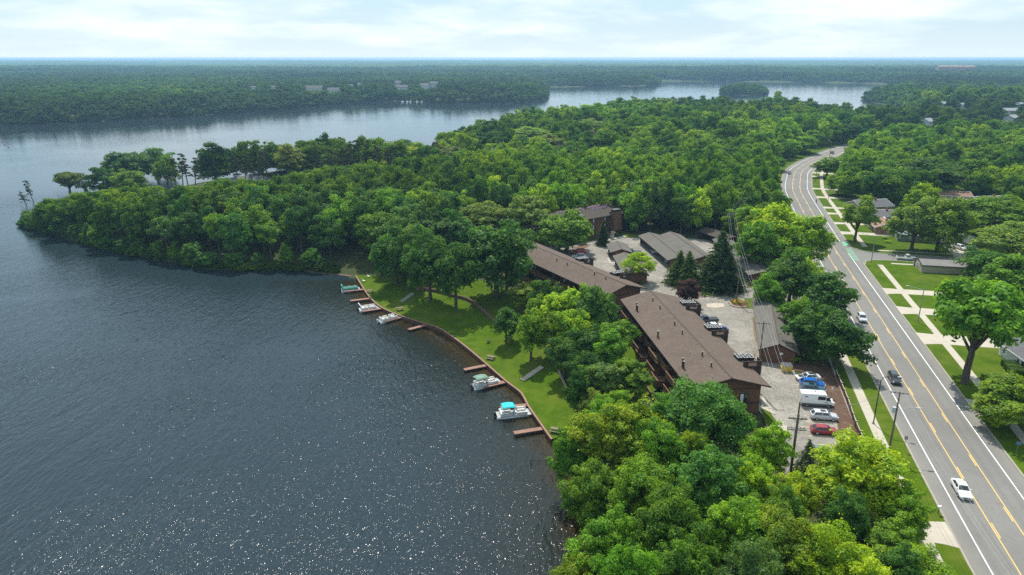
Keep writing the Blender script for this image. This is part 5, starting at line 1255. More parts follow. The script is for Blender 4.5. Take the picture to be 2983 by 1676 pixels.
# mooring wreck of posts in the shallows
o = empty('mooring_post', W((1500 + 115 / 2.512, 1100 + 630 / 2.512), 0), 0, 'old mooring post with a rope in the brown shallows', 'post'); MB().tube([(0, 0, -1.5), (.05, 0, .9)], .09, 7).build('post', M_WALLW, o)
MB().tube([(.05, 0, .7), (1.8, .2, .15), (3.4, .4, .6)], .03, 5).build('rope', M_BLACKM, o); MB().tube([(3.4, .4, -1), (3.4, .4, .9)], .08, 7).build('post', M_WALLW, o)
# picnic tables
def picnic(q, rz, label):
    p = W(q, 1.5); z = lawn_at(p[0], p[1]); p = W(q, z); o = empty('picnic_table', (p[0], p[1], z + .02), rz, label, 'picnic table'); m = siding('weathered_timber', (.22, .175, .135), (.6, 9, 9)) if 'wt' not in MATS else MATS['wt']; MATS['wt'] = m
    for k in range(5): MB().span((-.95, -.38 + k * .155, .72), (.95, -.24 + k * .155, .765)).build('top_board', m, o)
    for s in (-1, 1):
        b = MB().span((-.95, s * .72 - .14, .42), (.95, s * .72 + .14, .46)).build('bench_board', m, o)
        for x in (-.7, .7): MB().bar((x, s * .75, 0), (x, s * .2, .715), .08).build('leg', m, o)
    for x in (-.7, .7): MB().bar((x, -.8, .37), (x, .8, .37), .07).build('brace', m, o)
picnic(Z5(1735, 965), R(-30), 'picnic table on the sunny lawn above the empty dock'); picnic(Z5(465, 262), R(20), 'dark picnic table near the farthest boat'); picnic(Z5(780, 448), R(25), 'dark picnic table above the boat with white seats')
picnic(Z6(1440, 1262), R(-20), 'weathered picnic table at the near end of the lawn')
for q, lab in ((Z5(447, 95), 'white lawn chair near the beach'), (Z5(398, 142), 'white lounge chair on the shaded lawn')):
    p = W(q, 1.2); deck_chair((p[0], p[1], lawn_at(p[0], p[1]) + .02), 1.0, (.72, .72, .70), lab)
# fire pit
p = W(Z5(1710, 755), 2); o = empty('fire_pit', (p[0], p[1], lawn_at(p[0], p[1])), 0, 'black round grill on the lawn beside the dark maple', 'grill'); MB().cyl((0, 0, .35), .3, .3, 12, .5).build('bowl', M_BLACKM, o)
for k in range(3): MB().bar((.3 * math.cos(k * 2.1), .3 * math.sin(k * 2.1), 0), (.2 * math.cos(k * 2.1), .2 * math.sin(k * 2.1), .36), .05).build('leg', M_BLACKM, o)
# retaining walls on the slope
M_BLOCK = plain('retaining_timber', (.15, .085, .062), .9, 0, .25, 2); M_STONE = plain('pale_block', (.34, .27, .21), .9, 0, .25, 2)
def retaining(px, h, label, m, zs=2.2, course=3):
    pts = [W(q, zs)[:2] for q in px]; P_ = smooth_line(pts, 1.2); o = empty('retaining_wall', (*P_[0], 0), 0, label, 'retaining wall')
    for i, (a, b) in enumerate(zip(P_[:-1], P_[1:])):
        zb = min(lawn_at(*a), lawn_at(*b)) - .1
        for k in range(course):
            a_ = (a - P_[0]); b_ = (b - P_[0]); g = (b_ - a_) * .02
            MB().bar((*(a_ + g), zb + (k + .5) * h / course), (*(b_ - g), zb + (k + .5) * h / course), .32 + .015 * ((i + k) % 3), h / course - .02).build('block', m, o)
retaining([Z5(930, 225), Z5(1130, 255), Z5(1320, 305), Z5(1480, 345), Z5(1600, 420), Z5(1700, 505), Z5(1800, 595)], .95, 'long curved dark retaining wall across the shaded lawn', M_BLOCK, 2.6)
retaining([Z5(2395, 1000), Z5(2450, 1010), Z5(2530, 1030)], .7, 'short stone edging at the top of the lawn steps', M_STONE, 2.5, 2)
retaining([Z5(2450, 1095), Z5(2480, 1150), Z5(2515, 1225), Z5(2545, 1280)], .6, 'pale block wall along the right side of the sunny lawn', M_STONE, 2.2, 2)
retaining([Z6(1705, 1040), Z6(1715, 1090), Z6(1700, 1150)], .6, 'short pale wall beside the narrow dark tree', M_STONE, 2.2, 2)
# lawn stairs
def lawn_steps(q0, q1, n, label, m, rail):
    a = W(q0, 1.6)[:2]; b = W(q1, 2.6)[:2]; d = b - a; L = np.linalg.norm(d); ang = math.atan2(d[1], d[0]); z0 = lawn_at(*a) + .02; z1 = lawn_at(*b) + .25; o = empty('lawn_steps', (*a, 0), ang, label, 'steps')
    for k in range(n): zz_ = z0 + (z1 - z0) * (k + 1) / n; MB().span((k * L / n, -.65, zz_ - .4), ((k + 1) * L / n - .01, .65, zz_)).build('step', m, o)
    if rail:
        for s in (.72,):
            for k in (0, .5, 1): MB().bar((k * L, s, z0 + (z1 - z0) * k - .2), (k * L, s, z0 + (z1 - z0) * k + 1.0), .07).build('rail_post', M_BLOCK, o)
            MB().bar((0, s, z0 + 1.0), (L, s, z1 + 1.0), .07).build('handrail', M_BLOCK, o)
lawn_steps(Z6(1000, 540), Z6(1265, 370), 12, 'pale concrete steps with a rail on the sunny lawn', M_CONC, True)
lawn_steps(Z5(790, 350), Z5(915, 262), 9, 'grey steps on the shaded lawn', concrete('shaded_step', (.3, .29, .27)), False)
o = empty('deck_stairs', (*W(Z6(1510, 300), 3.0)[:2], 2.4), R(10), 'dark timber landing with railings above the lawn', 'deck'); MB().span((-2.4, -1.2, .3), (2.4, 1.2, .5)).build('landing', M_BLOCK, o)
for x in (-2.3, -.8, .8, 2.3): MB().span((x - .05, -1.2, .5), (x + .05, -1.1, 1.5)).build('rail_post', M_BLOCK, o)
MB().span((-2.4, -1.21, 1.501), (2.4, -1.09, 1.57)).build('handrail', M_BLOCK, o); MB().span((-2.3, -1.2, -.4), (2.3, -1.05, .298)).build('skirt', M_BLOCK, o)

# ------------------------------------------------------------------ vehicles
M_TYRE = plain('tyre_rubber', (.02, .02, .02), .9, 0, .2); M_RIM = plain('alloy_rim', (.45, .46, .48), .3, .7, .1); M_HEAD = plain('headlamp_glass', (.72, .75, .78), .12, 0, .1); M_TAIL = plain('tail_lamp', (.45, .015, .02), .25, 0, .1); M_AUTO = plain('tinted_glass', (.015, .02, .022), .06, 0, .3, .6, .7)
def loft(stations, sec):
    v = []; f = []; k = len(sec(*stations[0][1:]))
    for s in stations: v += [(s[0], y, z) for y, z in sec(*s[1:])]
    for i in range(len(stations) - 1):
        for j in range(k): f.append((i * k + j, i * k + (j + 1) % k, (i + 1) * k + (j + 1) % k, (i + 1) * k + j))
    f += [tuple(range(k))[::-1], tuple((len(stations) - 1) * k + j for j in range(k))]
    return v, f
def body_sec(hw, z0, z1):
    h = z1 - z0; half = [(.80 * hw, z0), (.97 * hw, z0 + .18 * h), (hw, z0 + .5 * h), (.975 * hw, z0 + .82 * h), (.84 * hw, z1), (.4 * hw, z1 + .012)]
    return [(-y, z) for y, z in half] + [(y, z) for y, z in reversed(half)]
CARS = {   # length, width, lower-body stations (x, half width factor, bottom, top), greenhouse: cowl x, roof front x, roof rear x, rear base x, belt z, roof z
    'sedan': (4.75, 1.82, [(-.5, .80, .36, .80), (-.485, .93, .26, .92), (-.36, 1, .22, .98), (-.15, 1, .20, .93), (.16, 1, .20, .93), (.3, .99, .20, .90), (.44, .95, .22, .80), (.49, .86, .26, .68), (.5, .74, .36, .58)], (.20, .055, -.20, -.40, .93, 1.43)),
    'suv': (4.6, 1.85, [(-.5, .84, .40, .95), (-.485, .95, .30, 1.04), (-.3, 1, .27, 1.06), (.0, 1, .25, 1.05), (.2, 1, .25, 1.04), (.32, .99, .25, 1.02), (.45, .95, .27, .92), (.49, .87, .32, .80), (.5, .76, .42, .68)], (.25, .10, -.36, -.475, 1.04, 1.64)),
    'hatch': (4.4, 1.80, [(-.5, .82, .38, .86), (-.485, .94, .28, .96), (-.3, 1, .23, .98), (.0, 1, .21, .95), (.2, 1, .21, .94), (.32, .99, .21, .92), (.45, .95, .23, .82), (.49, .86, .28, .70), (.5, .74, .38, .58)], (.25, .07, -.30, -.465, .95, 1.47)),
    'pickup': (5.6, 1.95, [(-.5, .9, .45, 1.02), (-.49, .98, .36, 1.06), (-.3, 1, .33, 1.06), (-.06, 1, .30, 1.06), (.18, 1, .30, 1.07), (.32, .99, .30, 1.08), (.46, .96, .32, 1.02), (.492, .9, .36, .92), (.5, .8, .46, .8)], (.245, .14, -.02, -.06, 1.06, 1.80)),
}
def wheels(o, xs, yw, r_, w_=.21):
    for x in xs:
        for s in (-1, 1):
            mb = MB().tube([(x, s * yw - s * w_, r_), (x, s * yw, r_)], [r_, r_], 16); wh = mb.build('wheel', M_TYRE, o)
            MB().tube([(x, s * (yw + .004) - s * .03, r_), (x, s * (yw + .004), r_)], [r_ * .66, r_ * .60], 12).build('rim', M_RIM, wh)
def quad_inset(c, a, b, u0, u1, n_off):
    """pane inside the quad c (4 corners: bottom-left, bottom-right, top-right, top-left)"""
    c = [np.array(p, float) for p in c]; n = np.cross(c[1] - c[0], c[3] - c[0]); n /= np.linalg.norm(n)
    P_ = lambda u, v_: (c[0] * (1 - u) + c[1] * u) * (1 - v_) + (c[3] * (1 - u) + c[2] * u) * v_
    q = [P_(u0, a), P_(u1, a), P_(u1, b), P_(u0, b)]
    return [p + n * n_off for p in q] + [p - n * .01 for p in q]
PANE_F = [(0, 1, 2, 3), (7, 6, 5, 4), (0, 4, 5, 1), (1, 5, 6, 2), (2, 6, 7, 3), (3, 7, 4, 0)]
def car(kind, loc, rz, c, label, name=None, cat=None, roof_c=None, group=None, sunroof=False, hood=None):
    L, Wd, st, (xc, xf, xr, xb, zb, zr) = CARS[kind]; m = paint('car_%02x%02x%02x' % tuple(int(v * 255) for v in c), c, .25, .15)
    o = empty(name or {'sedan': 'sedan_car', 'suv': 'suv_car', 'hatch': 'hatchback_car', 'pickup': 'pickup_truck'}[kind], loc, rz, label, cat or ('truck' if kind == 'pickup' else 'car'), group)
    v, f = loft([(x * L, hf * Wd / 2, z0, z1) for x, hf, z0, z1 in st], body_sec); MB().add(v, f).build('body', m, o, False)
    hb, ht = Wd / 2 * .93, Wd / 2 * .70; xc, xf, xr, xb = (q * L for q in (xc, xf, xr, xb)); zb -= .02
    B_ = [(xb, -hb, zb), (xc, -hb, zb), (xc, hb, zb), (xb, hb, zb)]; T_ = [(xr, -ht, zr - .03), (xf, -ht, zr - .03), (xf, ht, zr - .03), (xr, ht, zr - .03)]
    cm = MB().add(B_ + T_ + [(xr + .08, 0, zr), (xf - .08, 0, zr)], [(0, 1, 5, 4), (2, 3, 7, 6), (1, 2, 6, 5), (3, 0, 4, 7), (4, 5, 9, 8), (6, 7, 8, 9), (5, 6, 9), (7, 4, 8)]).build('cabin', paint('car_roof_%02x%02x%02x' % tuple(int(v * 255) for v in roof_c), roof_c) if roof_c else m, o)
    MB().add(quad_inset([B_[1], B_[2], T_[2], T_[1]], .06, .93, .07, .93, .012), PANE_F).build('windscreen', M_AUTO, o); MB().add(quad_inset([B_[3], B_[0], T_[0], T_[3]], .12, .9, .1, .9, .012), PANE_F).build('rear_window', M_AUTO, o)
    spl = (.06, .50, .53, .92) if kind != 'pickup' else (.12, .88)
    for cc in ([B_[0], B_[1], T_[1], T_[0]], [B_[2], B_[3], T_[3], T_[2]]):
        for k in range(0, len(spl), 2): MB().add(quad_inset(cc, .14, .9, spl[k], spl[k + 1], .012), PANE_F).build('side_window', M_AUTO, o)
    if sunroof: MB().span((xf - 1.2, -.42, zr - .004), (xf - .25, .42, zr + .018)).build('sunroof', M_AUTO, o)
    if hood: MB().span((xc + .08, -.5, zb + .035), (xc + .95, .5, zb + .052)).build('hood_panel', plain('black_hood', hood, .4), o)
    wr = .34 if kind != 'pickup' else .39; wb = L * .295; wheels(o, (wb + .02, -wb), Wd / 2 - .005, wr)
    for s in (-1, 1):
        MB().box((L * .482, s * Wd * .36, st[-2][3] - .05), (.14, .34, .13)).build('headlight', M_HEAD, o); MB().box((-L * .49, s * Wd * .385, st[1][3] - .14), (.10, .26, .16)).build('tail_light', M_TAIL, o)
        MB().box((xc - .25, s * (hb + .08), zb + .12), (.16, .2, .13)).build('mirror', m, o)
    MB().box((L * .497, 0, .48), (.05, Wd * .5, .16)).build('grille', M_BLACKM, o)
    if kind == 'pickup': MB().span((-L * .475, -Wd * .42, 1.03), (-L * .085, Wd * .42, 1.078)).build('bed_liner', M_BLACKM, o)
    return o
def van(loc, rz, label):
    L, Wd, H_ = 5.95, 2.05, 2.72; o = empty('cargo_van', loc, rz, label, 'van'); m = paint('van_white', (.78, .78, .77)); sec = lambda hw, z0, z1: [(-.86 * hw, z0), (-hw, z0 + .15), (-hw, z0 + .45 * (z1 - z0)), (-.90 * hw, z1 - .12), (-.74 * hw, z1), (.74 * hw, z1), (.90 * hw, z1 - .12), (hw, z0 + .45 * (z1 - z0)), (hw, z0 + .15), (.86 * hw, z0)]
    h = Wd / 2; st = [(-L / 2, h * .94, .5, H_ - .12), (-L / 2 + .12, h, .42, H_), (L * .18, h, .40, H_), (L * .24, h, .40, H_ - .10), (L * .37, h * .99, .40, 1.42), (L * .47, h * .93, .42, 1.15), (L * .5, h * .8, .5, .95)]
    v, f = loft([(s[0], s[1], s[2], s[3]) for s in st], sec); MB().add(v, f).build('body', m, o)
    MB().add(quad_inset([(L * .372, -h * .80, 1.46), (L * .372, h * .80, 1.46), (L * .246, h * .70, 2.50), (L * .246, -h * .70, 2.50)], .04, .94, .03, .97, .03), PANE_F).build('windscreen', M_AUTO, o)
    for s in (-1, 1):
        MB().span((-.05, min(s * (h + .012), s * (h * .93)), 1.62), (1.25, max(s * (h + .012), s * (h * .93)), 2.28)).build('side_window', M_AUTO, o); MB().span((1.38, min(s * (h + .011), s * (h * .93)), 1.52), (2.05, max(s * (h + .011), s * (h * .93)), 2.1)).build('door_window', M_AUTO, o)
        MB().span((-L / 2 + .15, min(s * (h + .016), s * .9), .42), (L * .42, max(s * (h + .016), s * .9), .82)).build('sill', plain('grey_trim', (.11, .11, .11)), o)
        MB().box((L * .478, s * .74, 1.02), (.2, .34, .22)).build('headlight', M_HEAD, o); MB().box((-L / 2 - .005, s * .92, 1.3), (.05, .14, .5)).build('tail_light', M_TAIL, o); MB().box((2.05, s * (h + .14), 1.62), (.14, .24, .3)).build('mirror', M_BLACKM, o)
        MB().span((-2.35, min(s * (h + .008), s * (h + .012)), 2.02), (-1.85, max(s * (h + .008), s * (h + .012)), 2.14)).build('lettering', M_BLACKM, o); MB().span((1.2, min(s * (h + .009), s * (h + .013)), 1.08), (1.75, max(s * (h + .009), s * (h + .013)), 1.2)).build('lettering', M_BLACKM, o)
    MB().cyl((-.4, .1, H_), .12, .12, 10).build('roof_vent', M_BLACKM, o); MB().box((L * .487, 0, .62), (.1, 1.7, .35)).build('bumper', M_BLACKM, o)
    wheels(o, (1.95, -1.80), h - .01, .37)
def at_px(q0, q1, z=LOT_Z):         # middle of a car and its heading from two pixels on the ground (rear, front)
    a, b = W(q0, z), W(q1, z); c = (a + b) / 2; return (c[0], c[1], z), math.atan2(b[1] - a[1], b[0] - a[0])
# row of parked cars, heads towards the mulch bed; wheel contact pixels of the near side give the place
row_dir = math.atan2(*(W(ZP(675, 785), 5) - W(ZP(295, 760), 5))[[1, 0]])
def parked(q_rear, q_front, half_w):
    a, b = W(q_rear, LOT_Z), W(q_front, LOT_Z); c = (a + b) / 2; d = (b - a)[:2]; ang = math.atan2(d[1], d[0]); n = np.array([-math.sin(ang), math.cos(ang)]); c = c[:2] + n * half_w; return (c[0], c[1], LOT_Z), ang
l, r_ = parked(ZP(295, 758), ZP(675, 785), .98); van(l, r_, 'tall white cargo van in the row of parked cars')
l, r_ = parked(ZP(483, 1003), ZP(757, 1020), .86); car('suv', l, r_, (.50, .52, .54), 'silver car with a white roof parked between the white van and the red car', roof_c=(.72, .73, .74), sunroof=True)
l, r_ = parked(ZP(480, 1255), ZP(768, 1276), .85); car('hatch', l, r_, (.30, .012, .02), 'dark red hatchback nearest in the row of parked cars')
l, r_ = parked(ZP(262, 510), ZP(560, 535), .86); car('suv', l, r_, (.055, .13, .19), 'slate blue SUV parked beside the white van', sunroof=True)
l, r_ = parked(ZP(250, 420), ZP(560, 445), .86); car('suv', l, r_, (.01, .13, .48), 'bright blue SUV in the row of parked cars')
l, r_ = parked(ZP(520, 312), ZP(180, 318), -.86); car('sedan', (l[0], l[1], l[2]), r_, (.70, .70, .70), 'white sedan with a black hood facing the other way in the row', hood=(.03, .03, .03), sunroof=True)
pz = W(Z4(450, 120), LOT_Z + 1.2); car('suv', (pz[0] - .2, pz[1] - .2, LOT_Z), row_dir, (.10, .14, .20), 'dark blue car almost hidden by the tree beside the blue spruce')
# driving
l, r_ = at_px(Z4(1835, 500), Z4(1900, 650)); car('sedan', l, -math.pi / 2 - .262 + .0, (.74, .75, .74), 'white sedan driving towards the camera, nearest on the road')
hd = lambda y: math.atan2(-float(np.interp(y, ROAD[:, 1], dR[:, 1])), -float(np.interp(y, ROAD[:, 1], dR[:, 0])))
p = W(ZC(1660, 775), LOT_Z); car('suv', (p[0], p[1] + .6, LOT_Z), hd(p[1]), (.035, .037, .04), 'dark grey SUV driving on the near part of the road')
p = W(Z8(405, 850), LOT_Z); car('suv', (p[0], p[1] + .4, LOT_Z), hd(p[1]), (.55, .58, .62), 'silver SUV driving past the very dark maple')
p = W(Z7(170, 368), LOT_Z); car('sedan', (p[0], p[1], LOT_Z), hd(p[1]), (.16, .08, .09), 'dark red car driving at the left of the road bend')
p = W(Z7(600, 165), LOT_Z); car('suv', (p[0], p[1], LOT_Z), hd(p[1]) + math.pi, (.20, .19, .17), 'grey car farthest away on the road bend')
# by the near block
for q, k, c, lab in ((ZN(740, 1105), 'pickup', (.02, .03, .05), 'dark pickup truck parked behind the near block'), (ZN(815, 1190), 'sedan', (.72, .72, .70), 'white car parked behind the near block'), (ZN(900, 1235), 'sedan', (.02, .10, .35), 'blue car half hidden by the roof condensers'),
                     (ZN(1540, 745), 'suv', (.03, .028, .03), 'black car at the far end of the long garage')):
    p = W(q, LOT_Z + .9); car(k, (p[0] + (.4 if k != 'suv' else .5), p[1], LOT_Z), a1 + math.pi / 2 + math.pi, c, lab)
for q, k, c, lab in ((ZF(790, 1030), 'suv', (.50, .015, .03), 'bright red SUV parked beside the far block'), (ZF(785, 1110), 'suv', (.70, .71, .72), 'white SUV parked next to the red one'), (ZF(790, 1150), 'hatch', (.10, .20, .27), 'blue grey car parked next to the white SUV'), (ZF(840, 1190), 'sedan', (.55, .62, .66), 'pale blue car behind the roof condensers of the middle block'),
                     (ZF(2135, 1030), 'suv', (.70, .71, .70), 'white car under the double carport'), (ZF(2385, 1195), 'sedan', (.62, .64, .66), 'silver car at the near end of the double carport'), (ZF(290, 975), 'pickup', (.25, .26, .28), 'grey pickup in the shade behind the middle block'), (ZF(1765, 1035), 'pickup', (.06, .11, .14), 'dark teal pickup between the two small garages'),
                     (ZG(1815, 725), 'sedan', (.45, .03, .03), 'red car under the right hand carport'), (ZG(1930, 850), 'sedan', (.06, .08, .13), 'dark blue car under the right hand carport'), (ZG(2110, 1060), 'sedan', (.3, .33, .36), 'grey car at the near end of the right hand carport')):
    p = W(q, LOT_Z + .7); right = 'carport' in lab; car(k, (p[0] + (2.2 if right else .2), p[1], LOT_Z), (math.pi if not right else 0) + R(-4), c, lab)
# side street
p = W(ZR(740, 1030), LOT_Z); car('pickup', (p[0], p[1] + .9, LOT_Z), math.atan2(sdirv[1], sdirv[0]), (.72, .74, .70), 'white pickup truck waiting on the side street')
p = W(ZR(1530, 860), VERGE_Z); car('suv', (p[0], p[1], VERGE_Z + .01), R(-80), (.74, .75, .75), 'white car on the corner house driveway'); p = W(ZR(1700, 880), VERGE_Z); car('pickup', (p[0], p[1], VERGE_Z + .01), R(-82), (.30, .33, .37), 'grey blue truck on the corner house driveway')
p = W(ZR(1600, 790), VERGE_Z); o = empty('box_trailer', (p[0] + .8, p[1] + 1.5, VERGE_Z), R(-75), 'white box trailer behind the driveway cars', 'trailer'); MB().span((-2.6, -1.1, .6), (2.6, 1.1, 3.0)).build('box', M_WHITE, o); wheels(o, (-.4, .5), 1.1, .38); MB().bar((2.6, 0, .55), (3.6, 0, .5), .12).build('tow_bar', M_BLACKM, o)
MB().span((2.602, -1.0, .7), (2.63, 1.0, 2.9)).build('door', M_PANEL, o)
# cyclist on the far road
p = W(Z7(440, 660), LOT_Z); o = empty('bicycle', (p[0], p[1], LOT_Z), hd(p[1]), 'bicycle ridden in the far right lane', 'bicycle')
for x in (-.52, .52):
    mb = MB(); n = 14
    for k in range(n): a, b = 2 * math.pi * k / n, 2 * math.pi * (k + 1) / n; mb.bar((x + .33 * math.cos(a), 0, .34 + .33 * math.sin(a)), (x + .33 * math.cos(b), 0, .34 + .33 * math.sin(b)), .04)
    mb.build('wheel', M_TYRE, o)
fr = MB(); [fr.bar(a, b, .04) for a, b in (((-.52, 0, .34), (-.1, 0, .3)), ((-.1, 0, .3), (-.22, 0, .9)), ((-.52, 0, .34), (-.22, 0, .8)), ((-.22, 0, .8), (.4, 0, .85)), ((-.1, 0, .3), (.4, 0, .85)), ((.4, 0, .95), (.52, 0, .34)))]; fr.build('frame', M_BLACKM, o)
MB().box((-.24, 0, .93), (.24, .14, .05)).build('saddle', M_BLACKM, o); MB().bar((.42, -.25, 1.0), (.42, .25, 1.0), .035).build('handlebar', M_BLACKM, o)
def figure(loc, rz, label):
    V = [(-.22, 0, .98), (-.05, 0, 1.25), (.12, 0, 1.48), (.2, 0, 1.60), (.26, 0, 1.74), (.05, .18, 1.45), (.26, .22, 1.2), (.42, .22, 1.03), (.05, -.18, 1.45), (.26, -.22, 1.2), (.42, -.22, 1.03), (-.2, .1, .95), (.14, .12, .78), (-.06, .12, .35), (-.2, -.1, .95), (.1, -.12, .62), (-.1, -.12, .2)]
    E_ = [(0, 1), (1, 2), (2, 3), (3, 4), (2, 5), (5, 6), (6, 7), (2, 8), (8, 9), (9, 10), (0, 11), (11, 12), (12, 13), (0, 14), (14, 15), (15, 16)]
    me = bpy.data.meshes.new('person'); me.from_pydata(V, E_, []); o = bpy.data.objects.new('person', me); col.objects.link(o); o.location = loc; o.rotation_euler = (0, 0, rz)
    md = o.modifiers.new('Skin', 'SKIN'); rad = [.15, .15, .16, .07, .11, .07, .05, .04, .07, .05, .04, .1, .08, .05, .1, .08, .05]
    for sv, r in zip(me.skin_vertices[0].data, rad): sv.radius = (r, r)
    me.skin_vertices[0].data[0].use_root = True; o.modifiers.new('Sub', 'SUBSURF').levels = 1
    me.materials.append(plain('cyclist_clothes', (.16, .07, .05), .8)); tag(o, label, 'person')
try: figure((p[0], p[1], LOT_Z), hd(p[1]), 'person in dark clothes riding the bicycle')
except Exception as e: print('figure', e)

# ------------------------------------------------------------------ poles, wires, lights, signs
M_POLE = siding('pole_timber', (.16, .125, .098), (3, 3, .3)); M_GREYP = plain('grey_steel', (.30, .31, .32), .45, .5, .1); M_INS = plain('insulator', (.35, .33, .32), .3)
def upole(qb, h, label, arms, z=LOT_Z, dirv=(1.0, -.15), trans=0, r0=.17):
    b = W(qb, z)[:2]; ang = math.atan2(dirv[1], dirv[0]); o = empty('utility_pole', (*b, z), ang, label, 'utility pole'); MB().tube([(0, 0, -.3), (0, 0, h)], [r0, r0 * .65], 10).build('pole', M_POLE, o); tips = []
    for zz_, half, m in arms:
        a = MB().bar((-half, r0, zz_), (half, r0, zz_), .11, .13).build('crossarm', m, o); MB().bar((-half * .5, r0 - .02, zz_ - .03), (0, r0 * .6, zz_ - .75), .04).build('brace', M_GREYP, a); MB().bar((half * .5, r0 - .02, zz_ - .03), (0, r0 * .6, zz_ - .75), .04).build('brace', M_GREYP, a)
        for k in (-.94, -.5, .5, .94):
            MB().cyl((half * k, r0, zz_ + .065), .05, .2, 8).build('insulator', M_INS, a); tips.append((b[0] + half * k * math.cos(ang) - r0 * math.sin(ang), b[1] + half * k * math.sin(ang) + r0 * math.cos(ang), z + zz_ + .27))
    for k in range(trans): MB().cyl((-.42, -.1 + .0 * k, h - 3.6), .28, .9, 12).build('transformer', plain('transformer_grey', (.42, .46, .48), .4), o)
    return tips
tA = upole(ZA(1788, 655), 12.4, 'utility pole in the yellow flower bed of the car park', [(12.0, 1.35, M_POLE)], LOT_Z + .1)
tB = upole(ZC(188, 850), 14.0, 'utility pole behind the near roof corner beside the long garage', [(13.6, 1.35, M_POLE)])
tC = upole((2301, 1395), 11.0, 'nearer of the twin utility poles with brown double crossarms', [(10.1, 1.35, M_POLE), (8.3, 1.35, M_POLE)], r0=.19)
tD = upole((2303, 1368), 11.7, 'farther of the twin utility poles with pale crossarms', [(8.9, 1.3, M_GREYP), (7.2, 1.3, M_GREYP)], r0=.18)
tE = upole(Z4(1110, 135), 10.6, 'roadside utility pole with a transformer and a lamp arm', [(10.3, 1.25, M_POLE)], VERGE_Z, (1, -.3), 1)
tF = upole(ZG(1765, 560), 12.5, 'utility pole between the spruces and the right hand carport', [(12.2, 1.3, M_GREYP)])
tG = upole(D(1905, 520), 15.0, 'utility pole standing in the wood behind the carports', [(14.4, 1.3, M_POLE)])
def wire(a, b, sag, label, group):
    a = np.array(a); b = np.array(b); n = 14; L = np.linalg.norm(b - a)
    pts = [a + (b - a) * i / n - np.array([0, 0, sag * 4 * (i / n) * (1 - i / n)]) for i in range(n + 1)]
    o = empty('power_line', pts[0], 0, label, 'power line', group); MB().tube([q - pts[0] for q in pts], .018, 4).build('cable', plain('cable_grey', (.22, .23, .24), .5), o)
for nm, t0, t1 in (('the twin poles and the pole behind the near roof', tC[:4], tB), ('the pole behind the near roof and the flower bed pole', tB, tA), ('the flower bed pole and the pole beside the spruces', tA, tF), ('the pole beside the spruces and the pole in the wood', tF, tG)):
    for a, b in zip(t0, t1): wire(a, b, 1.1, 'power cable strung between ' + nm, 'power cables over the car park')
for a, b in zip(tD[:3], tE): wire(a, b, .7, 'cable crossing the lot fence from the twin poles to the roadside pole', 'cables to the roadside pole')
for k, tip in enumerate(tE[:3]): wire(tip, np.array([52 + .5 * k, 60, 14.5]), .6, 'cable running on from the roadside pole along the near sidewalk', 'cables along the near sidewalk')
def lamp(qb, h, reach, ang, label, m=M_GREYP, curved=True, z=VERGE_Z, square=False):
    b = W(qb, z)[:2]; o = empty('street_light', (*b, z), ang, label, 'street light'); MB().cyl((0, 0, 0), .22, .25, 10).build('base', M_CURB, o)
    if curved: MB().tube([(0, 0, .2), (0, 0, h - 1.0), (.25, 0, h - .35), (.9, 0, h), (reach, 0, h + .1)], [.10, .075, .065, .055, .045], 8).build('post', m, o, True)
    else:
        MB().tube([(0, 0, .2), (0, 0, h)], [.13, .09], 8).build('post', m, o); MB().tube([(0, 0, h - .35), (reach, 0, h + .35)], [.06, .045], 6).build('arm', M_METAL, o)
    MB().box((reach + .25, 0, h + (.08 if curved else .38)), (.75, .32, .12)).build('lamp_head', M_METAL, o)
lamp(ZC(1425, 1210), 9.2, 2.6, math.atan2(*NR[int(np.argmin(abs(ROAD[:, 1] - 110)))][::-1]), 'tall black curved street light on the left verge', M_BLACKM)
rd = lambda y: math.atan2(*(-NR[int(np.argmin(abs(ROAD[:, 1] - y)))])[::-1])
lamp(ZR(195, 1058), 8.6, 3.4, rd(215), 'street light with a long arm at the corner of the side street', curved=False)
lamp(Z7(552, 690), 8.4, 3.2, rd(290), 'street light on the right verge before the bend', curved=False); lamp(Z8(990, 865), 8.6, 3.4, rd(160), 'street light half hidden by the old street tree', curved=False)
lamp(Z7(430, 450), 8.0, 1.2, rd(345), 'thin pole with a small light at the start of the bend', M_POLE, False); lamp(Z7(575, 185), 9.0, 1.4, rd(480), 'thin pole at the top of the road bend', M_POLE, False)
# lamp arm on the roadside pole
p = W(Z4(1110, 135), VERGE_Z); o = empty('lamp_arm', (p[0] + .1, p[1], VERGE_Z + 7.4), hd(105) + math.pi / 2, 'cobra head lamp on the roadside utility pole', 'street light'); MB().tube([(0, 0, 0), (1.2, 0, .5), (2.6, 0, .7)], .05, 6).build('arm', M_METAL, o); MB().box((2.95, 0, .7), (.8, .34, .14)).build('lamp_head', M_METAL, o)
def sign(q, h, w_, hh, c, rz, label, z=LOT_Z + .05, name='sign'):
    b = W(q, z)[:2]; o = empty(name, (*b, z), rz, label, 'sign'); MB().cyl((0, 0, 0), .035, h, 6).build('post', M_GREYP, o); MB().box((0, -.05, h - hh / 2 + .02), (w_, .03, hh)).build('plate', plain('sign_%02d%02d%02d' % tuple(int(v * 99) for v in c), c, .5), o)
sign(ZP(728, 590), 2.1, .38, .55, (.72, .74, .76), R(20), 'small white sign on a post in the mulch bed beside the van'); sign(ZP(1030, 1330), 2.1, .38, .55, (.74, .75, .76), R(25), 'small white sign on a post in the mulch bed near the red hatchback')
sign(ZR(521, 1045), 2.4, .5, .6, (.35, .36, .36), R(0), 'grey backed street sign at the side street corner', VERGE_Z); sign(Z7(712, 950), 2.3, .5, .6, (.30, .32, .30), R(10), 'grey sign on the right verge beside the pale street tree', VERGE_Z)
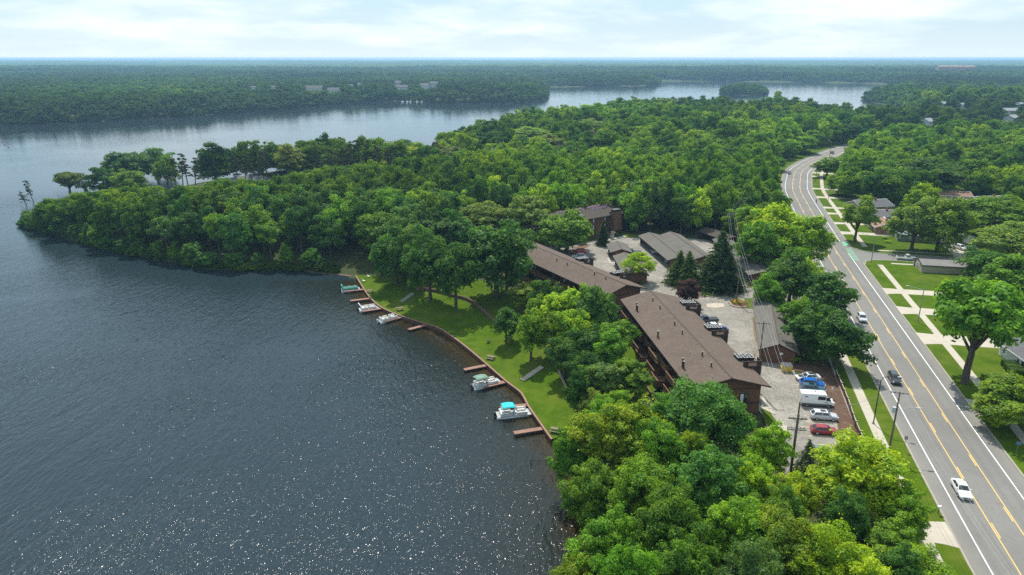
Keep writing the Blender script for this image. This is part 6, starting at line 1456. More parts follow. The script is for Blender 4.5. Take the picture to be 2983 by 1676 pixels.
sign(ZQ(850, 1330), 2.4, .7, .6, (.10, .18, .32), R(-20), 'blue sign beside the driveway at the right edge', VERGE_Z); sign(Z4(1265, 130), 2.6, .5, .65, (.25, .22, .2), R(-15), 'dark sign post on the left verge near the roadside pole', VERGE_Z)
# mailbox
p = W(Z4(1625, 800), VERGE_Z); o = empty('mailbox', (p[0], p[1], VERGE_Z), R(15), 'white mailbox on a post at the left kerb', 'mailbox'); MB().span((-.05, -.05, 0), (.05, .05, 1.0)).build('post', M_POLE, o); MB().span((-.3, -.13, 1.002), (.3, .13, 1.3)).build('box', M_WHITE, o)
# dumpster, bins, bollard
p = W(ZC(515, 665), LOT_Z); o = empty('dumpster', (p[0], p[1] + .5, LOT_Z), R(-8), 'yellow dumpster with dark lids in the car park corner', 'dumpster'); my = plain('dumpster_yellow', (.55, .40, .06), .6, 0, .15)
MB().add([(-.9, -.8, .15), (.9, -.8, .15), (.9, .6, .15), (-.9, .6, .15), (-1.0, -.95, 1.35), (1.0, -.95, 1.35), (1.0, .8, 1.5), (-1.0, .8, 1.5)], [(3, 2, 1, 0), (4, 5, 6, 7), (0, 1, 5, 4), (1, 2, 6, 5), (2, 3, 7, 6), (3, 0, 4, 7)]).build('tub', my, o)
for s in (-1, 1): slab(MB(), [(s * .5 - .48, -.97, 1.38), (s * .5 + .48, -.97, 1.38), (s * .5 + .48, .8, 1.55), (s * .5 - .48, .8, 1.55)], .05).build('lid', plain('dumpster_lid', (.05, .055, .07)), o); MB().box((s * 1.02, 0, .9), (.08, 1.2, .16)).build('lift_pocket', my, o)
mg = plain('bin_green', (.012, .11, .085), .5)
for k, X in enumerate((290, 325, 375, 425, 470)):
    p = W(ZC(X, 545 + k * 2), LOT_Z); o = empty('wheeled_bin', (p[0], p[1] + .2, LOT_Z), R(-5), ('leftmost', 'second from left', 'middle', 'second from right', 'rightmost')[k] + ' dark green bin at the end of the long garage', 'bin', 'green bins'); MB().add([(-.24, -.26, .08), (.24, -.26, .08), (.24, .24, .08), (-.24, .24, .08), (-.31, -.36, 1.0), (.31, -.36, 1.0), (.31, .3, 1.0), (-.31, .3, 1.0)], [(3, 2, 1, 0), (4, 5, 6, 7), (0, 1, 5, 4), (1, 2, 6, 5), (2, 3, 7, 6), (3, 0, 4, 7)]).build('tub', mg, o); slab(MB(), [(-.33, -.38, 1.04), (.33, -.38, 1.04), (.33, .34, 1.1), (-.33, .34, 1.1)], .05).build('lid', mg, o)
    for s in (-1, 1): MB().tube([(s * .2, .27, .1), (s * .27, .27, .1)], .1, 8).build('wheel', M_TYRE, o)
p = W(ZC(172, 520), LOT_Z); o = empty('bollard', (p[0], p[1], LOT_Z), 0, 'yellow bollard near the roof condensers', 'bollard'); MB().cyl((0, 0, 0), .11, 1.1, 10).build('post', my, o)
MB().cyl((0, 0, 1.1), .11, .08, 10, .03).build('cap', my, o)
# road fence: timber panels on posts
fp = [W(q, LOT_Z)[:2] for q in (ZC(1030, 715), ZC(1085, 850), ZC(1150, 1010), ZC(1235, 1260), ZC(1318, 1447), Z4(870, 140))]
FL = smooth_line(fp, 2.4); fo = empty('timber_fence', (*FL[0], LOT_Z), 0, 'dark timber fence between the car park and the sidewalk', 'fence')
for a, b in zip(FL[:-1], FL[1:]):
    a_, b_ = a - FL[0], b - FL[0]; n = 8
    MB().bar((*a_, -.2), (*a_, 1.42), .16).build('post', M_WALLW, fo); MB().bar((*a_, 1.421), (*a_, 1.50), .24).build('post_cap', M_CONC, fo)
    for k in range(n): u, v_ = a_ + (b_ - a_) * (k + .04) / n, a_ + (b_ - a_) * (k + .96) / n; MB().bar((*u, .62), (*v_, .62), .05, 1.2 + .03 * (k % 2)).build('board', M_WALLW, fo)
    MB().bar((*(a_ + (b_ - a_) * .05), 1.28), (*(a_ + (b_ - a_) * .95), 1.28), .12, .06).build('top_rail', M_CONC, fo)
tag(ribbon('bed_edging', -14.6, -14.2, VERGE_Z + .02, M_CURB, s_at(100), s_at(140), thick=.25), kind='structure')
# planks on trestles by the spruces
p = W(ZN(1105, 635), LOT_Z); o = empty('plank_stack', (p[0], p[1], LOT_Z), R(-50), 'white boards lying on the ground beside the tall spruce', 'boards'); [MB().span((-1.9, y, .1 + .05 * k), (1.9, y + .6, .14 + .05 * k)).build('board', M_WHITE, o) for k, y in enumerate((-1.2, -.1))]; [MB().span((x - .06, -1.4, 0), (x + .06, .7, .098)).build('bearer', M_POLE, o) for x in (-1.4, 1.4)]
# flower beds
def flowers(px, n, cols, label, z, size=.55, group=None):
    P_ = [W(q, z)[:2] for q in px]; lo = np.min(P_, 0); hi = np.max(P_, 0); k = 0
    cen = np.mean(P_, 0); o = empty('flower_clump', (*cen, z), 0, label, 'flowers', group); gl, fl_ = [], []
    while k < n:
        q = lo + (hi - lo) * rng.random(2)
        if not inside(np.array([q]), [tuple(a) for a in P_])[0]: continue
        k += 1; c = np.array([q[0] - cen[0], q[1] - cen[1], .3]); gl.append(c + (rng.normal(size=(26, 3)) * np.array([.24, .24, .14]))); fl_.append(c + np.array([0, 0, .3]) + rng.normal(size=(12, 3)) * np.array([.25, .25, .07]))
    G = np.concatenate(gl); V, F = cards(G, np.array([0, 0, .5]) + unit(len(G)), np.full(len(G), .3), .35); a = link('leaves', raw_mesh('leaves', V, F, M_LEAF), o); a.color = (.07, .14, .02, 1)
    Q = np.concatenate(fl_); V, F = cards(Q, np.array([0, 0, 1.]) + unit(len(Q)) * .4, np.full(len(Q), .15), .9); b = link('blossoms', raw_mesh('blossoms', V, F, M_LEAF), o); b.color = (*cols, 1)
flowers([ZN(630, 600), ZN(740, 575), ZN(745, 640), ZN(680, 690), ZN(650, 660)], 20, (.55, .17, .02), 'orange day lilies between the purple tree and the spruces', LOT_Z + .12)
flowers([ZN(1110, 870), ZN(1230, 835), ZN(1350, 870), ZN(1330, 915), ZN(1150, 905)], 22, (.55, .36, .02), 'yellow flowers around the foot of the utility pole', LOT_Z + .1)
flowers([ZN(1345, 610), ZN(1405, 605), ZN(1405, 650), ZN(1350, 645)], 8, (.55, .42, .03), 'yellow flowers at the end of the right hand carport', LOT_Z + .08); flowers([ZN(1410, 605), ZN(1485, 605), ZN(1485, 655), ZN(1410, 655)], 8, (.6, .58, .42), 'white flowers at the end of the right hand carport', LOT_Z + .08)
# stones round the pole bed
pts = [W(q, LOT_Z)[:2] for q in (ZN(1085, 880), ZN(1110, 915), ZN(1170, 940), ZN(1240, 952), ZN(1310, 945))]; SL = smooth_line(pts, .42); so = empty('stone_edging', (*SL[0], LOT_Z), 0, 'ring of pale stones round the yellow flower bed', 'stones')
for k, p in enumerate(SL):
    d_ = p - SL[0]; s_ = .22 + .1 * random.random(); V_ = [(d_[0] + s_ * math.cos(a) * (.8 + .4 * random.random()), d_[1] + s_ * math.sin(a) * (.8 + .4 * random.random()), z_) for z_ in (0.0, .26) for a in np.arange(0, 6.2, 1.05)]
    MB().add(V_, [tuple(range(5, -1, -1)), tuple(range(6, 12))] + [(i, (i + 1) % 6, 6 + (i + 1) % 6, 6 + i) for i in range(6)]).build('stone', M_STONE, so)
# clipped hedges beside the white house, shrubs
def hedge(q, L_, w_, h_, rz, label):
    p = W(q, VERGE_Z)[:2]; o = empty('clipped_hedge', (*p, VERGE_Z), rz, label, 'hedge'); n = int(700 * L_ * h_); d = rng.random((n, 3)) * 2 - 1; ax = rng.integers(0, 3, n); s_ = np.sign(d[np.arange(n), ax]); d[np.arange(n), ax] = s_ * (.93 + .1 * rng.random(n)); N_ = d * .2; N_[np.arange(n), ax] = s_; N_ += unit(n) * .5
    C_ = d * np.array([L_ / 2, w_ / 2, h_ / 2]) + np.array([0, 0, h_ / 2]); V, F = cards(C_, N_, np.full(n, .17)); a = link('foliage', raw_mesh('foliage', V, F, M_LEAF), o); a.color = (.055, .125, .014, 1)
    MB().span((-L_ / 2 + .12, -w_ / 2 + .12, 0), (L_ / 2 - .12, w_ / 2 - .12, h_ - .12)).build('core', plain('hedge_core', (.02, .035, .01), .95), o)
hedge(ZQ(755, 90), 2.8, 1.5, 1.3, R(-10), 'clipped hedge block nearest the driveway by the white house'); hedge(ZQ(800, 145), 2.8, 1.5, 1.3, R(-10), 'middle clipped hedge block by the white house'); hedge(ZQ(850, 200), 2.9, 1.5, 1.3, R(-10), 'clipped hedge block nearest the right edge'); hedge(ZQ(460, 270), 2.4, 1.2, 1.0, R(-5), 'round dark hedge beside the right sidewalk')
for k, (q, r_, h_, c, lab) in enumerate(((ZQ(740, 280), 1.3, 1.5, 'purple', 'dark purple bush before the clipped hedges'), (ZQ(370, 270), .6, .8, 'gold', 'small yellow bush beside the right sidewalk'), (ZQ(610, 290), 1.2, 1.2, 'dark', 'dark bush right of the round hedge'), (ZC(585, 570), 1.6, 1.6, 'fresh', 'wide green bush behind the yellow dumpster'),
        (Z4(1375, 1050), 1.0, 1.4, 'olive', 'clipped round bush at the bottom driveway'), (ZN(700, 765), .5, .7, 'mid', 'small round bush at the corner of the spruce bed'), (ZA(780, 460), 1.1, 1.0, 'olive', 'low bush at the gable of the middle block'), (ZF(1290, 770), 1.0, 1.0, 'deep', 'bush before the far block'), (ZF(1480, 730), 1.3, 1.1, 'mid', 'bush beside the entry kiosk'),
        (ZR(390, 700), 1.3, .8, 'lime', 'pale shrub along the blue roofed house'), (ZR(450, 760), 1.2, .8, 'lime', 'second pale shrub along the blue roofed house'), (ZM(190, 120), 1.4, 1.2, 'gold', 'bright yellow shrub beside the pool'))):
    zz_ = VERGE_Z if q[0] > 2500 or q[1] > 1500 else LOT_Z + .05
    if 'pool' in lab: zz_ = 3.7
    p = W(q, zz_); plant('shrub', p[0], p[1], h_, r_, c, lab, None, zz_)
# ------------------------------------------------------------------ the woods
ROADL = [tuple(p) for p in ROAD]
LOTPOLY = [(41, 88), (63, 94), (66, 112), (63, 128), (60, 131), (63, 137), (69.5, 172), (78, 178), (78, 224), (80, 248), (53, 250), (40, 254), (30, 262), (-2, 243), (-14, 226), (-4, 208), (22, 158), (26, 112), (35, 100)]
def blocked(P):
    x, y = P[:, 0], P[:, 1]
    b = inside(P, LOTPOLY)
    rdist = segdist(P, ROADL); right = np.zeros(len(P), bool)
    j = np.array([int(np.argmin((ROAD[:, 0] - a) ** 2 + (ROAD[:, 1] - c) ** 2)) for a, c in P]); side_ = ((P - ROAD[j]) * NR[j]).sum(1); right = side_ > 0
    b |= np.where(right, np.where(y < 300, rdist < 30, rdist < 17), rdist < 14.5)
    b |= (y > 108) & (y < 212) & (x < 45) & (x > -60) & (shore_sd(P) < 34)          # lawn
    st_ = (P - sd0) @ sdirv; so_ = (P - sd0) @ snr; b |= (st_ > 0) & (st_ < 62) & (np.abs(so_) < 32) | ((st_ > 0) & (st_ < 90) & (so_ > -30) & (so_ < 0)) | ((st_ >= 70) & (st_ < 200) & (np.abs(so_) < 9))
    return b
HPTS = np.array([(o.matrix_basis.translation.x, o.matrix_basis.translation.y) for o in bpy.data.objects if o.get('category') in ('house', 'building')])
def fill(poly, spacing, hs, rs, colours, zone, where, maxn, kinds=('round',), seed=1, bands=None):
    g = np.random.default_rng(seed); poly_ = [tuple(p) for p in poly]; lo = np.min(poly_, 0); hi = np.max(poly_, 0)
    nx_ = int((hi[0] - lo[0]) / spacing) + 1; ny_ = int((hi[1] - lo[1]) / spacing) + 1
    GX, GY = np.meshgrid(np.arange(nx_), np.arange(ny_)); P = np.stack([lo[0] + (GX.ravel() + .5 * (GY.ravel() % 2) + g.uniform(-.3, .3, GX.size)) * spacing, lo[1] + (GY.ravel() + g.uniform(-.3, .3, GX.size)) * spacing * .9], 1)
    sd = shore_sd(P); keep = inside(P, poly_) & (sd > 1.6) & ~blocked(P); P = P[keep]; n = 0
    zs = ground_z(P); order = np.argsort(np.hypot(P[:, 0], P[:, 1])); made = 0; rest = []
    T_ = np.array([(a, b, c) for a, b, c in TREES])
    for i in order:
        x, y = P[i]
        if len(T_) and np.any(np.hypot(T_[:, 0] - x, T_[:, 1] - y) < .62 * (T_[:, 2] + rs[0])): continue
        if len(HPTS) and np.min(np.hypot(HPTS[:, 0] - x, HPTS[:, 1] - y)) < 11: continue
        h = g.uniform(*hs); r_ = g.uniform(*rs)
        # the front wood of the peninsula is lower than the row of ridge trees behind it
        px_, py_ = proj(x, y, zs[i] + h); lim = np.interp(px_ / 1.1585, [0, 200, 300, 400, 480, 560, 600, 670, 760, 800, 1000, 1150, 1190, 1200], [520, 484, 470, 470, 470, 450, 453, 449, 432, 424, 398, 384, 380, 0])
        if py_ / 1.1585 < lim:
            q_ = W((px_, (lim + 6 * g.random()) * 1.1585), 0); dist = math.hypot(x, y); h = CAMZ * (1 - dist / math.hypot(q_[0], q_[1])) - zs[i]
            if h < 3.2: continue
            r_ = min(r_, max(3.4, h * .62))
        h = float(sight_cap((x, y), zs[i], h)[0])
        if h < 3.5: continue
        if made < maxn:
            c = colours[int(g.integers(len(colours)))]; kd = kinds[int(g.integers(len(kinds)))]
            word = dict(mid='mid green', bright='bright green', lime='yellow green', dark='very dark', deep='dark green', blue='bluish green', olive='olive green', pale='pale green', fresh='fresh green', grey='grey green')[c]
            plant(kd, x, y, h, r_, c, '%s %s %s' % (word, {'locust': 'locust', 'tall': 'narrow tree', 'open': 'airy tree'}.get(kd, 'tree'), where if bands is None else bands(x, y)), zone, float(zs[i])); made += 1
        else: rest.append((x, y, float(zs[i]), h, r_))
    return rest
REST = []
SIGHT = [(h_[0], h_[1], 8.0, VERGE_Z + 2.4, 34.0) for h_ in HPTS]     # houses that show between the trees: (x, y, half width, height seen, depth in front)
def sight_cap(P, z, h):
    """trees in front of a visible house stay low enough to leave it in view"""
    P = np.atleast_2d(P); top = np.full(len(P), 1e9); r_ = np.hypot(P[:, 0], P[:, 1])
    for hx, hy, hw_, hz_, dep in SIGHT:
        d = math.hypot(hx, hy); u = np.array([hx, hy]) / d; al = d - P @ u; la = np.abs(P @ np.array([u[1], -u[0]]))
        m = (la < hw_) & (al > 0) & (al < dep); top = np.where(m, np.minimum(top, CAMZ + (hz_ - CAMZ) * (r_ / d)), top)
    return np.minimum(h, np.maximum(top - z, 1.5))
def pen_band(x, y):
    a = 'near the tip' if x < -150 else 'left of the middle' if x < -110 else 'in the middle' if x < -75 else 'near the beach' if x < -40 else 'beside the apartments'
    d = float(shore_sd(np.array([[x, y]]))[0]); b = 'just above the water' if d < 12 else 'low on the slope' if d < 24 else 'high on the slope' if d < 40 else 'on top'
    return 'in peninsula wood %s, %s' % (a, b)
def fg_band(x, y):
    return 'low in the foreground wood, %s, %s' % ('lake side' if x < 20 else 'middle' if x < 38 else 'sidewalk side', 'bottom row' if y < 76 else 'second row' if y < 88 else 'upper row')
def strip_band(x, y):
    return 'left of the road, %s, %s' % ('beside the long garage' if y < 172 else 'behind the right hand carport' if y < 205 else 'across from the side street' if y < 240 else 'toward the road bend', 'kerb side' if float(segdist(np.array([[x, y]]), ROADL)[0]) < 21 else 'lot side')
def mid_band(x, y):
    a = 'behind the middle block' if x < 10 else 'behind the far block' if x < 40 else 'behind the double carport' if x < 62 else 'behind the spruces' if x < 84 else 'toward the road bend'
    b = 'in the front row' if y < 275 else 'in the second row' if y < 300 else 'deep in the wood'
    return 'in wood %s, %s' % (a, b)
def res_band(x, y):
    a = 'near the old street tree' if y < 180 else 'near the side street' if y < 250 else 'behind the long brown roof' if y < 330 else 'near the road bend' if y < 430 else 'beyond the road bend'
    e = float(segdist(np.array([[x, y]]), ROADL)[0]); return 'right of road %s, %s' % (a, 'close to the road' if e < 35 else 'among houses' if e < 75 else 'far from the road')
# foreground wood, filled round the chosen trees
REST += fill([(8, 60), (56, 60), (60, 92), (44, 98), (42, 110), (26, 112), (10, 112)], 6.2, (8, 11), (3.2, 4.2), ('mid', 'fresh', 'bright', 'deep'), 'foreground wood fill', 'low among the foreground wood at the bottom right', 16, ('hero',), 3, fg_band)
REST += fill([(66, 135), (84, 135), (118, 262), (124, 300), (96, 300), (80, 250), (78, 178), (70, 172)], 6.0, (10, 14), (4.2, 5.4), ('deep', 'mid', 'dark', 'bright'), 'roadside strip', 'in the strip between the carports and the road', 22, ('round',), 4, strip_band)
REST += fill([(-205, 205), (-40, 205), (-20, 216), (0, 228), (2, 246), (-48, 320), (-100, 390), (-150, 375), (-190, 300)], 8.6, (13, 19), (5.2, 7.2), ('deep', 'dark', 'deep', 'dark', 'blue', 'mid', 'mid', 'fresh'), 'peninsula wood', 'in the wood on the peninsula left of the apartments', 62, ('round', 'round', 'tall', 'open'), 5, pen_band)  # mostly dark foliage colours, standing in for cloud shade on the peninsula
REST += fill([(2, 246), (30, 262), (52, 250), (80, 250), (130, 300), (150, 345), (60, 372), (-48, 372), (-48, 320)], 8.0, (15, 20), (4.8, 6.2), ('fresh', 'mid', 'bright', 'deep', 'blue', 'lime'), 'middle wood', 'in the wood behind the apartments', 46, ('round', 'round', 'round', 'tall'), 6, mid_band)
REST += fill([(95, 90), (140, 90), (300, 260), (420, 560), (300, 560), (240, 480), (160, 380), (118, 262), (108, 205), (100, 140)], 12.0, (11, 17), (5.0, 7.2), ('mid', 'olive', 'pale', 'bright', 'fresh', 'pale', 'deep'), 'residential trees', 'among the houses right of the road', 58, ('round', 'open', 'locust', 'round'), 7, res_band)
# shore shrubs hanging over the water along the peninsula
g = np.random.default_rng(9); sh = smooth_line([(-53, 214.5), (-60, 219), (-75, 221), (-100, 222), (-115, 231), (-131, 238), (-146, 246), (-177, 268), (-197, 281)], 7.0)
wk = 0
for p in sh[1:]:
    if p[0] > -64: continue
    wk += 1
    plant('round', p[0] + g.uniform(-.5, 1.0), p[1] + g.uniform(.5, 2.0), g.uniform(5, 8.5), g.uniform(2.6, 3.8), ('deep', 'dark', 'mid', 'blue')[int(g.integers(4))], 'bushy tree at the peninsula waterline, %s from the beach' % ORD[min(wk - 1, 19)], 'waterline trees', .3)

# --- houses across the lake
FARH = []
def far_house(x, y, L_, w_, eave, ridge, rz, label, mw, mr, flat=False):
    z0 = gz(x, y); FARH.append((x, y, L_ / 2)); SIGHT.append((x, y, L_ / 2 + 2, z0 + eave * .35, 260.0)); o = empty('far_house', (x, y, z0), rz, label, 'building', 'buildings across the lake'); h = L_ / 2; b = w_ / 2
    MB().add([(-h, -b, 0), (h, -b, 0), (h, b, 0), (-h, b, 0), (-h, -b, eave), (h, -b, eave), (h, b, eave), (-h, b, eave), (-h, 0, ridge - .15), (h, 0, ridge - .15)], [(0, 1, 5, 4), (2, 3, 7, 6), (1, 2, 6, 9, 5), (3, 0, 4, 8, 7)]).build('wall', mw, o)
    for s in (-1, 1): slab(MB(), [(-h - .5, 0, ridge), (h + .5, 0, ridge), (h + .5, s * (b + .6), eave - .2), (-h - .5, s * (b + .6), eave - .2)], .25).build('roof_slope', mr, o)
    nf = max(1, int(eave / 2.9)); nw = max(2, int(L_ / 4.5))
    for lev in range(nf):
        for i in range(nw): MB().box((-h + L_ * (i + .5) / nw, -b - .02, 1.5 + 2.8 * lev), (1.5, .08, 1.4)).build('window', M_GLASS, o)
P0 = lambda dx, dy, z: dw(dx, dy, z)
fh = [(618, 222, 14, 9, 4, 6.5, 'low pale house left in the clearing'), (640, 226, 13, 9, 4.5, 7, 'white gabled house left in the clearing'), (690, 226, 15, 10, 5, 8, 'white twin gabled house in the clearing'), (735, 222, 14, 10, 5, 8, 'grey roofed house in the clearing'),
      (790, 228, 34, 13, 5, 9.5, 'long grey roofed house complex'), (840, 232, 22, 11, 4.5, 8, 'white fronted wing of the long complex'), (905, 218, 16, 10, 4.5, 7.5, 'pale house between the complexes'), (880, 222, 12, 10, 5, 8, 'small house beside the pale one'),
      (1000, 214, 16, 12, 8, 11, 'grey roofed house on the rise'), (1010, 226, 26, 12, 6, 9.5, 'wide grey roofed house above the boats'), (1068, 224, 16, 12, 10, 13, 'grey house left of the white block'), (1092, 234, 15, 12, 12, 14, 'white three storey block near the far shore')]
for k, (dx, dy, L_, w_, e_, r_, lab) in enumerate(fh):
    zt = 10.0
    for _ in range(3): q = P0(dx, dy - 2, zt + e_); zt = gz(*q)
    q = P0(dx, dy - 3, zt + e_ * .5); far_house(q[0], q[1], L_, w_, e_, r_, R(rng.uniform(-20, 25)), lab + ' across the lake', M_WSIDE, M_CHAR if k % 2 else M_GROOF)
q = P0(2400, 186, 14); far_house(q[0], q[1], 122, 20, 25, 28, R(-6), 'long brick coloured building on the far right ridge', plain('far_brick', (.34, .20, .15), .9), plain('far_brick_roof', (.30, .19, .15), .9))
# white rooftops among the trees at right
for k, (q, L_, rz) in enumerate(((K(2583, 250, 6.2925)(780, 530), 30, 35), (K(2583, 250, 6.2925)(1400, 300), 22, 30), (K(2583, 250, 6.2925)(1060, 265), 22, 20), (K(2583, 250, 6.2925)(2320, 480), 34, 35), (K(2583, 250, 6.2925)(2260, 380), 30, 0), (K(2583, 250, 6.2925)(2400, 290), 26, 5))):
    p = W(q, 17); far_house(p[0], p[1], L_ * .5, 9, 6.0, 8.5, R(rz), ('white roof strip nearest the bay on the right shore', 'short white roof right of the bay', 'thin bright roof on the right shore', 'striped grey roof at the right edge', 'grey roof above the striped one', 'farthest grey roof at the right edge')[k], M_WSIDE, M_GREYHOUSE)
# --- mass of trees too far or too many to count
def lod_crown(n, size, kind):
    if kind == 'l': (V, F), _ = crown_locust(n, size); return V, F
    nc = 16; (V, F), _ = crown_round(nc, n // nc, size, 4.5, 5.6, 4.4, .34); return V, F
protos = bpy.data.collections.new('far_crown_shapes')
for k in range(5):
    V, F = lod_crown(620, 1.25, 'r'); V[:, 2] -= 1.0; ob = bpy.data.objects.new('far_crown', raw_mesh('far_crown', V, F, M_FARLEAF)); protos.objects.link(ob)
def scatter(name, pts, scl, label, coll=protos):
    pts = np.asarray(pts, np.float32); me = bpy.data.meshes.new(name); me.vertices.add(len(pts)); me.vertices.foreach_set('co', pts.ravel())
    a = me.attributes.new('scl', 'FLOAT_VECTOR', 'POINT'); a.data.foreach_set('vector', np.asarray(scl, np.float32).ravel())
    a = me.attributes.new('rot', 'FLOAT_VECTOR', 'POINT'); rr = np.zeros((len(pts), 3), np.float32); rr[:, 2] = rng.random(len(pts)) * 6.28; a.data.foreach_set('vector', rr.ravel())
    o = link(name, me); tag(o, label, 'wood', kind='stuff')
    ng = bpy.data.node_groups.new(name + '_nodes', 'GeometryNodeTree'); ng.interface.new_socket('Geometry', in_out='INPUT', socket_type='NodeSocketGeometry'); ng.interface.new_socket('Geometry', in_out='OUTPUT', socket_type='NodeSocketGeometry')
    N_ = ng.nodes; gi = N_.new('NodeGroupInput'); go = N_.new('NodeGroupOutput'); ip = N_.new('GeometryNodeInstanceOnPoints'); ci = N_.new('GeometryNodeCollectionInfo')
    ci.inputs['Collection'].default_value = coll; ci.inputs['Separate Children'].default_value = True; ci.inputs['Reset Children'].default_value = True; ip.inputs['Pick Instance'].default_value = True
    def attr(nm):
        n = N_.new('GeometryNodeInputNamedAttribute'); n.data_type = 'FLOAT_VECTOR'; n.inputs['Name'].default_value = nm; return n.outputs[0]
    mp = N_.new('GeometryNodeMeshToPoints'); ng.links.new(gi.outputs[0], mp.inputs[0]); ng.links.new(mp.outputs[0], ip.inputs['Points']); ng.links.new(ci.outputs[0], ip.inputs['Instance'])
    ng.links.new(attr('scl'), ip.inputs['Scale'])
    er = N_.new('FunctionNodeEulerToRotation'); ng.links.new(attr('rot'), er.inputs[0]); ng.links.new(er.outputs[0], ip.inputs['Rotation'])
    rv = N_.new('FunctionNodeRandomValue'); rv.data_type = 'INT'; rv.inputs[4].default_value = 0; rv.inputs[5].default_value = len(coll.objects) - 1; ng.links.new(rv.outputs[2], ip.inputs['Instance Index'])
    ng.links.new(ip.outputs[0], go.inputs[0]); md = o.modifiers.new('scatter', 'NODES'); md.node_group = ng; return o
def grid_pts(x0, x1, y0, y1, sp, jit=.42):
    xs = np.arange(x0, x1, sp); ys = np.arange(y0, y1, sp); GX, GY = np.meshgrid(xs, ys); P = np.stack([GX.ravel(), GY.ravel()], 1); return P + rng.uniform(-jit, jit, P.shape) * sp
def far_clear(P):
    b = np.zeros(len(P), bool)
    for hx, hy, hw_ in FARH:
        u = np.array([hx, hy]) / math.hypot(hx, hy); d = P - np.array([hx, hy]); al = d @ u; la = np.abs(d @ np.array([u[1], -u[0]]))
        b |= (la < hw_ + 4) & (al < 10) & (al > -14)
    return b
def mass(name, x0, x1, y0, y1, sp, hs, label, extra=None, coll=protos, spread=(.45, .92)):
    P = grid_pts(x0, x1, y0, y1, sp); fr_ = np.abs(P[:, 0]) < (P[:, 1] + 120) * .80 + 30; P = P[fr_]
    sd = shore_sd(P); P = P[sd > .6]; sd = sd[sd > .6]
    if extra is not None: k = ~extra(P); P = P[k]; sd = sd[k]
    z = ground_z(P, sd); n = len(P); h = rng.uniform(hs[0] * .85, hs[1] * 1.12, n) * (1 + .16 * vnoise(P[:, 0] / 60, P[:, 1] / 60, 2)); h *= np.where(sd < 12, .8, 1.0); h = sight_cap(P, z, h); r_ = sp * rng.uniform(*spread, n) / 4.5
    pts = np.column_stack([P, z - .4]); return scatter(name, pts, np.column_stack([r_, r_, h / 10.0]), label, coll)
def right_of_road(P):
    xr = np.interp(P[:, 1], ROAD[:, 1], ROAD[:, 0]); return (P[:, 0] > xr) & (P[:, 1] < 720)
def near_ex(P):
    b = blocked(P)
    rr = segdist(P, ROADL) < np.where(right_of_road(P), 24, 14)
    # leave what the counted trees already fill
    x, y = P[:, 0], P[:, 1]
    c = inside(P, [(-210, 200), (2, 200), (60, 225), (150, 345), (60, 372), (-48, 372), (-150, 378), (-205, 300)]) | ((x > 60) & (y < 300) & (x < 300)) | (y < 205)
    hh = np.zeros(len(P), bool)
    for h_ in HPTS: hh |= (np.hypot(x - h_[0], y - h_[1]) < 10) | ((np.abs(x - h_[0] * .965) < 9) & (y < h_[1]) & (y > h_[1] - 20))
    T_ = np.array(TREES); tt = np.zeros(len(P), bool)
    for a, b_, c_ in T_[T_[:, 1] > 250]: tt |= np.hypot(x - a, y - b_) < c_ * .9
    return b | rr | c | hh | tt | far_clear(P)
full = bpy.data.collections.new('wood_crown_shapes')
for me_, _ in SPEC['round']:
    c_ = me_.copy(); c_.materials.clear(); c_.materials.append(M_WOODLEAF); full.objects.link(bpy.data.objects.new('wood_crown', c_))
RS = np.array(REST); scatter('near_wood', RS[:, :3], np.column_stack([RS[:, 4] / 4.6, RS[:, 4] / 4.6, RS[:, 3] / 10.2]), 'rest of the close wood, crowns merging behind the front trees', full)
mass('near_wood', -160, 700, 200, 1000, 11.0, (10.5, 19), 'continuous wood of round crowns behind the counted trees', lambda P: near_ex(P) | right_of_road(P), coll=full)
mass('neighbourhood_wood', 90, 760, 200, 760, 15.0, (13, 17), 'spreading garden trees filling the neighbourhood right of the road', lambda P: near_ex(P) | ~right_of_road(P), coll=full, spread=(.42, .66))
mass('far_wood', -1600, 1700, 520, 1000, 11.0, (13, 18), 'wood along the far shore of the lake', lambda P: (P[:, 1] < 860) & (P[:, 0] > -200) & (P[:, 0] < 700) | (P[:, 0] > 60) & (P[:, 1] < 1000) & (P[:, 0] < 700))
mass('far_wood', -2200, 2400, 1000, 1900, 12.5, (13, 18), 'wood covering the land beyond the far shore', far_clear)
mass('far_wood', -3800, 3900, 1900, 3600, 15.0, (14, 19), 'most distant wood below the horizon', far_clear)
shp = smooth_line([p for p in SHORE if p[1] > 450][:-1], 7.0); shp = shp[(np.abs(shp[:, 0]) < shp[:, 1] * .85 + 60)]
nrm = np.gradient(shp, axis=0); nrm = np.stack([nrm[:, 1], -nrm[:, 0]], 1) / (np.linalg.norm(nrm, axis=1)[:, None] + 1e-9)
pt = np.concatenate([shp + nrm * k for k in (1.5, 6.0)]); s1 = shore_sd(pt); pt2 = np.where((s1 > 0)[:, None], pt, np.concatenate([shp - nrm * k for k in (1.5, 6.0)])); ok = shore_sd(pt2) > .2; pt2 = pt2[ok] + rng.normal(size=(int(ok.sum()), 2)) * .8
iso = smooth_line(ISLE + [ISLE[0]], 7.0); pt2 = np.concatenate([pt2, iso * .985 + np.mean(iso, 0) * .015]); n_ = len(pt2)
scatter('shore_thicket', np.column_stack([pt2, np.zeros(n_) - .3]), np.column_stack([rng.uniform(.8, 1.3, n_)] * 2 + [rng.uniform(.5, 1.0, n_)]), 'thicket overhanging the far shores of the lake')
sh2 = smooth_line([(-58, 218), (-75, 221), (-100, 222), (-115, 231), (-131, 238), (-146, 246), (-177, 268), (-197, 281), (-204, 286), (-206, 294)], 2.2); n_ = len(sh2)
q2 = sh2 + np.array([.25, .9]) * rng.uniform(-.3, 2.2, n_)[:, None]; k2 = rng.uniform(.34, .62, n_)
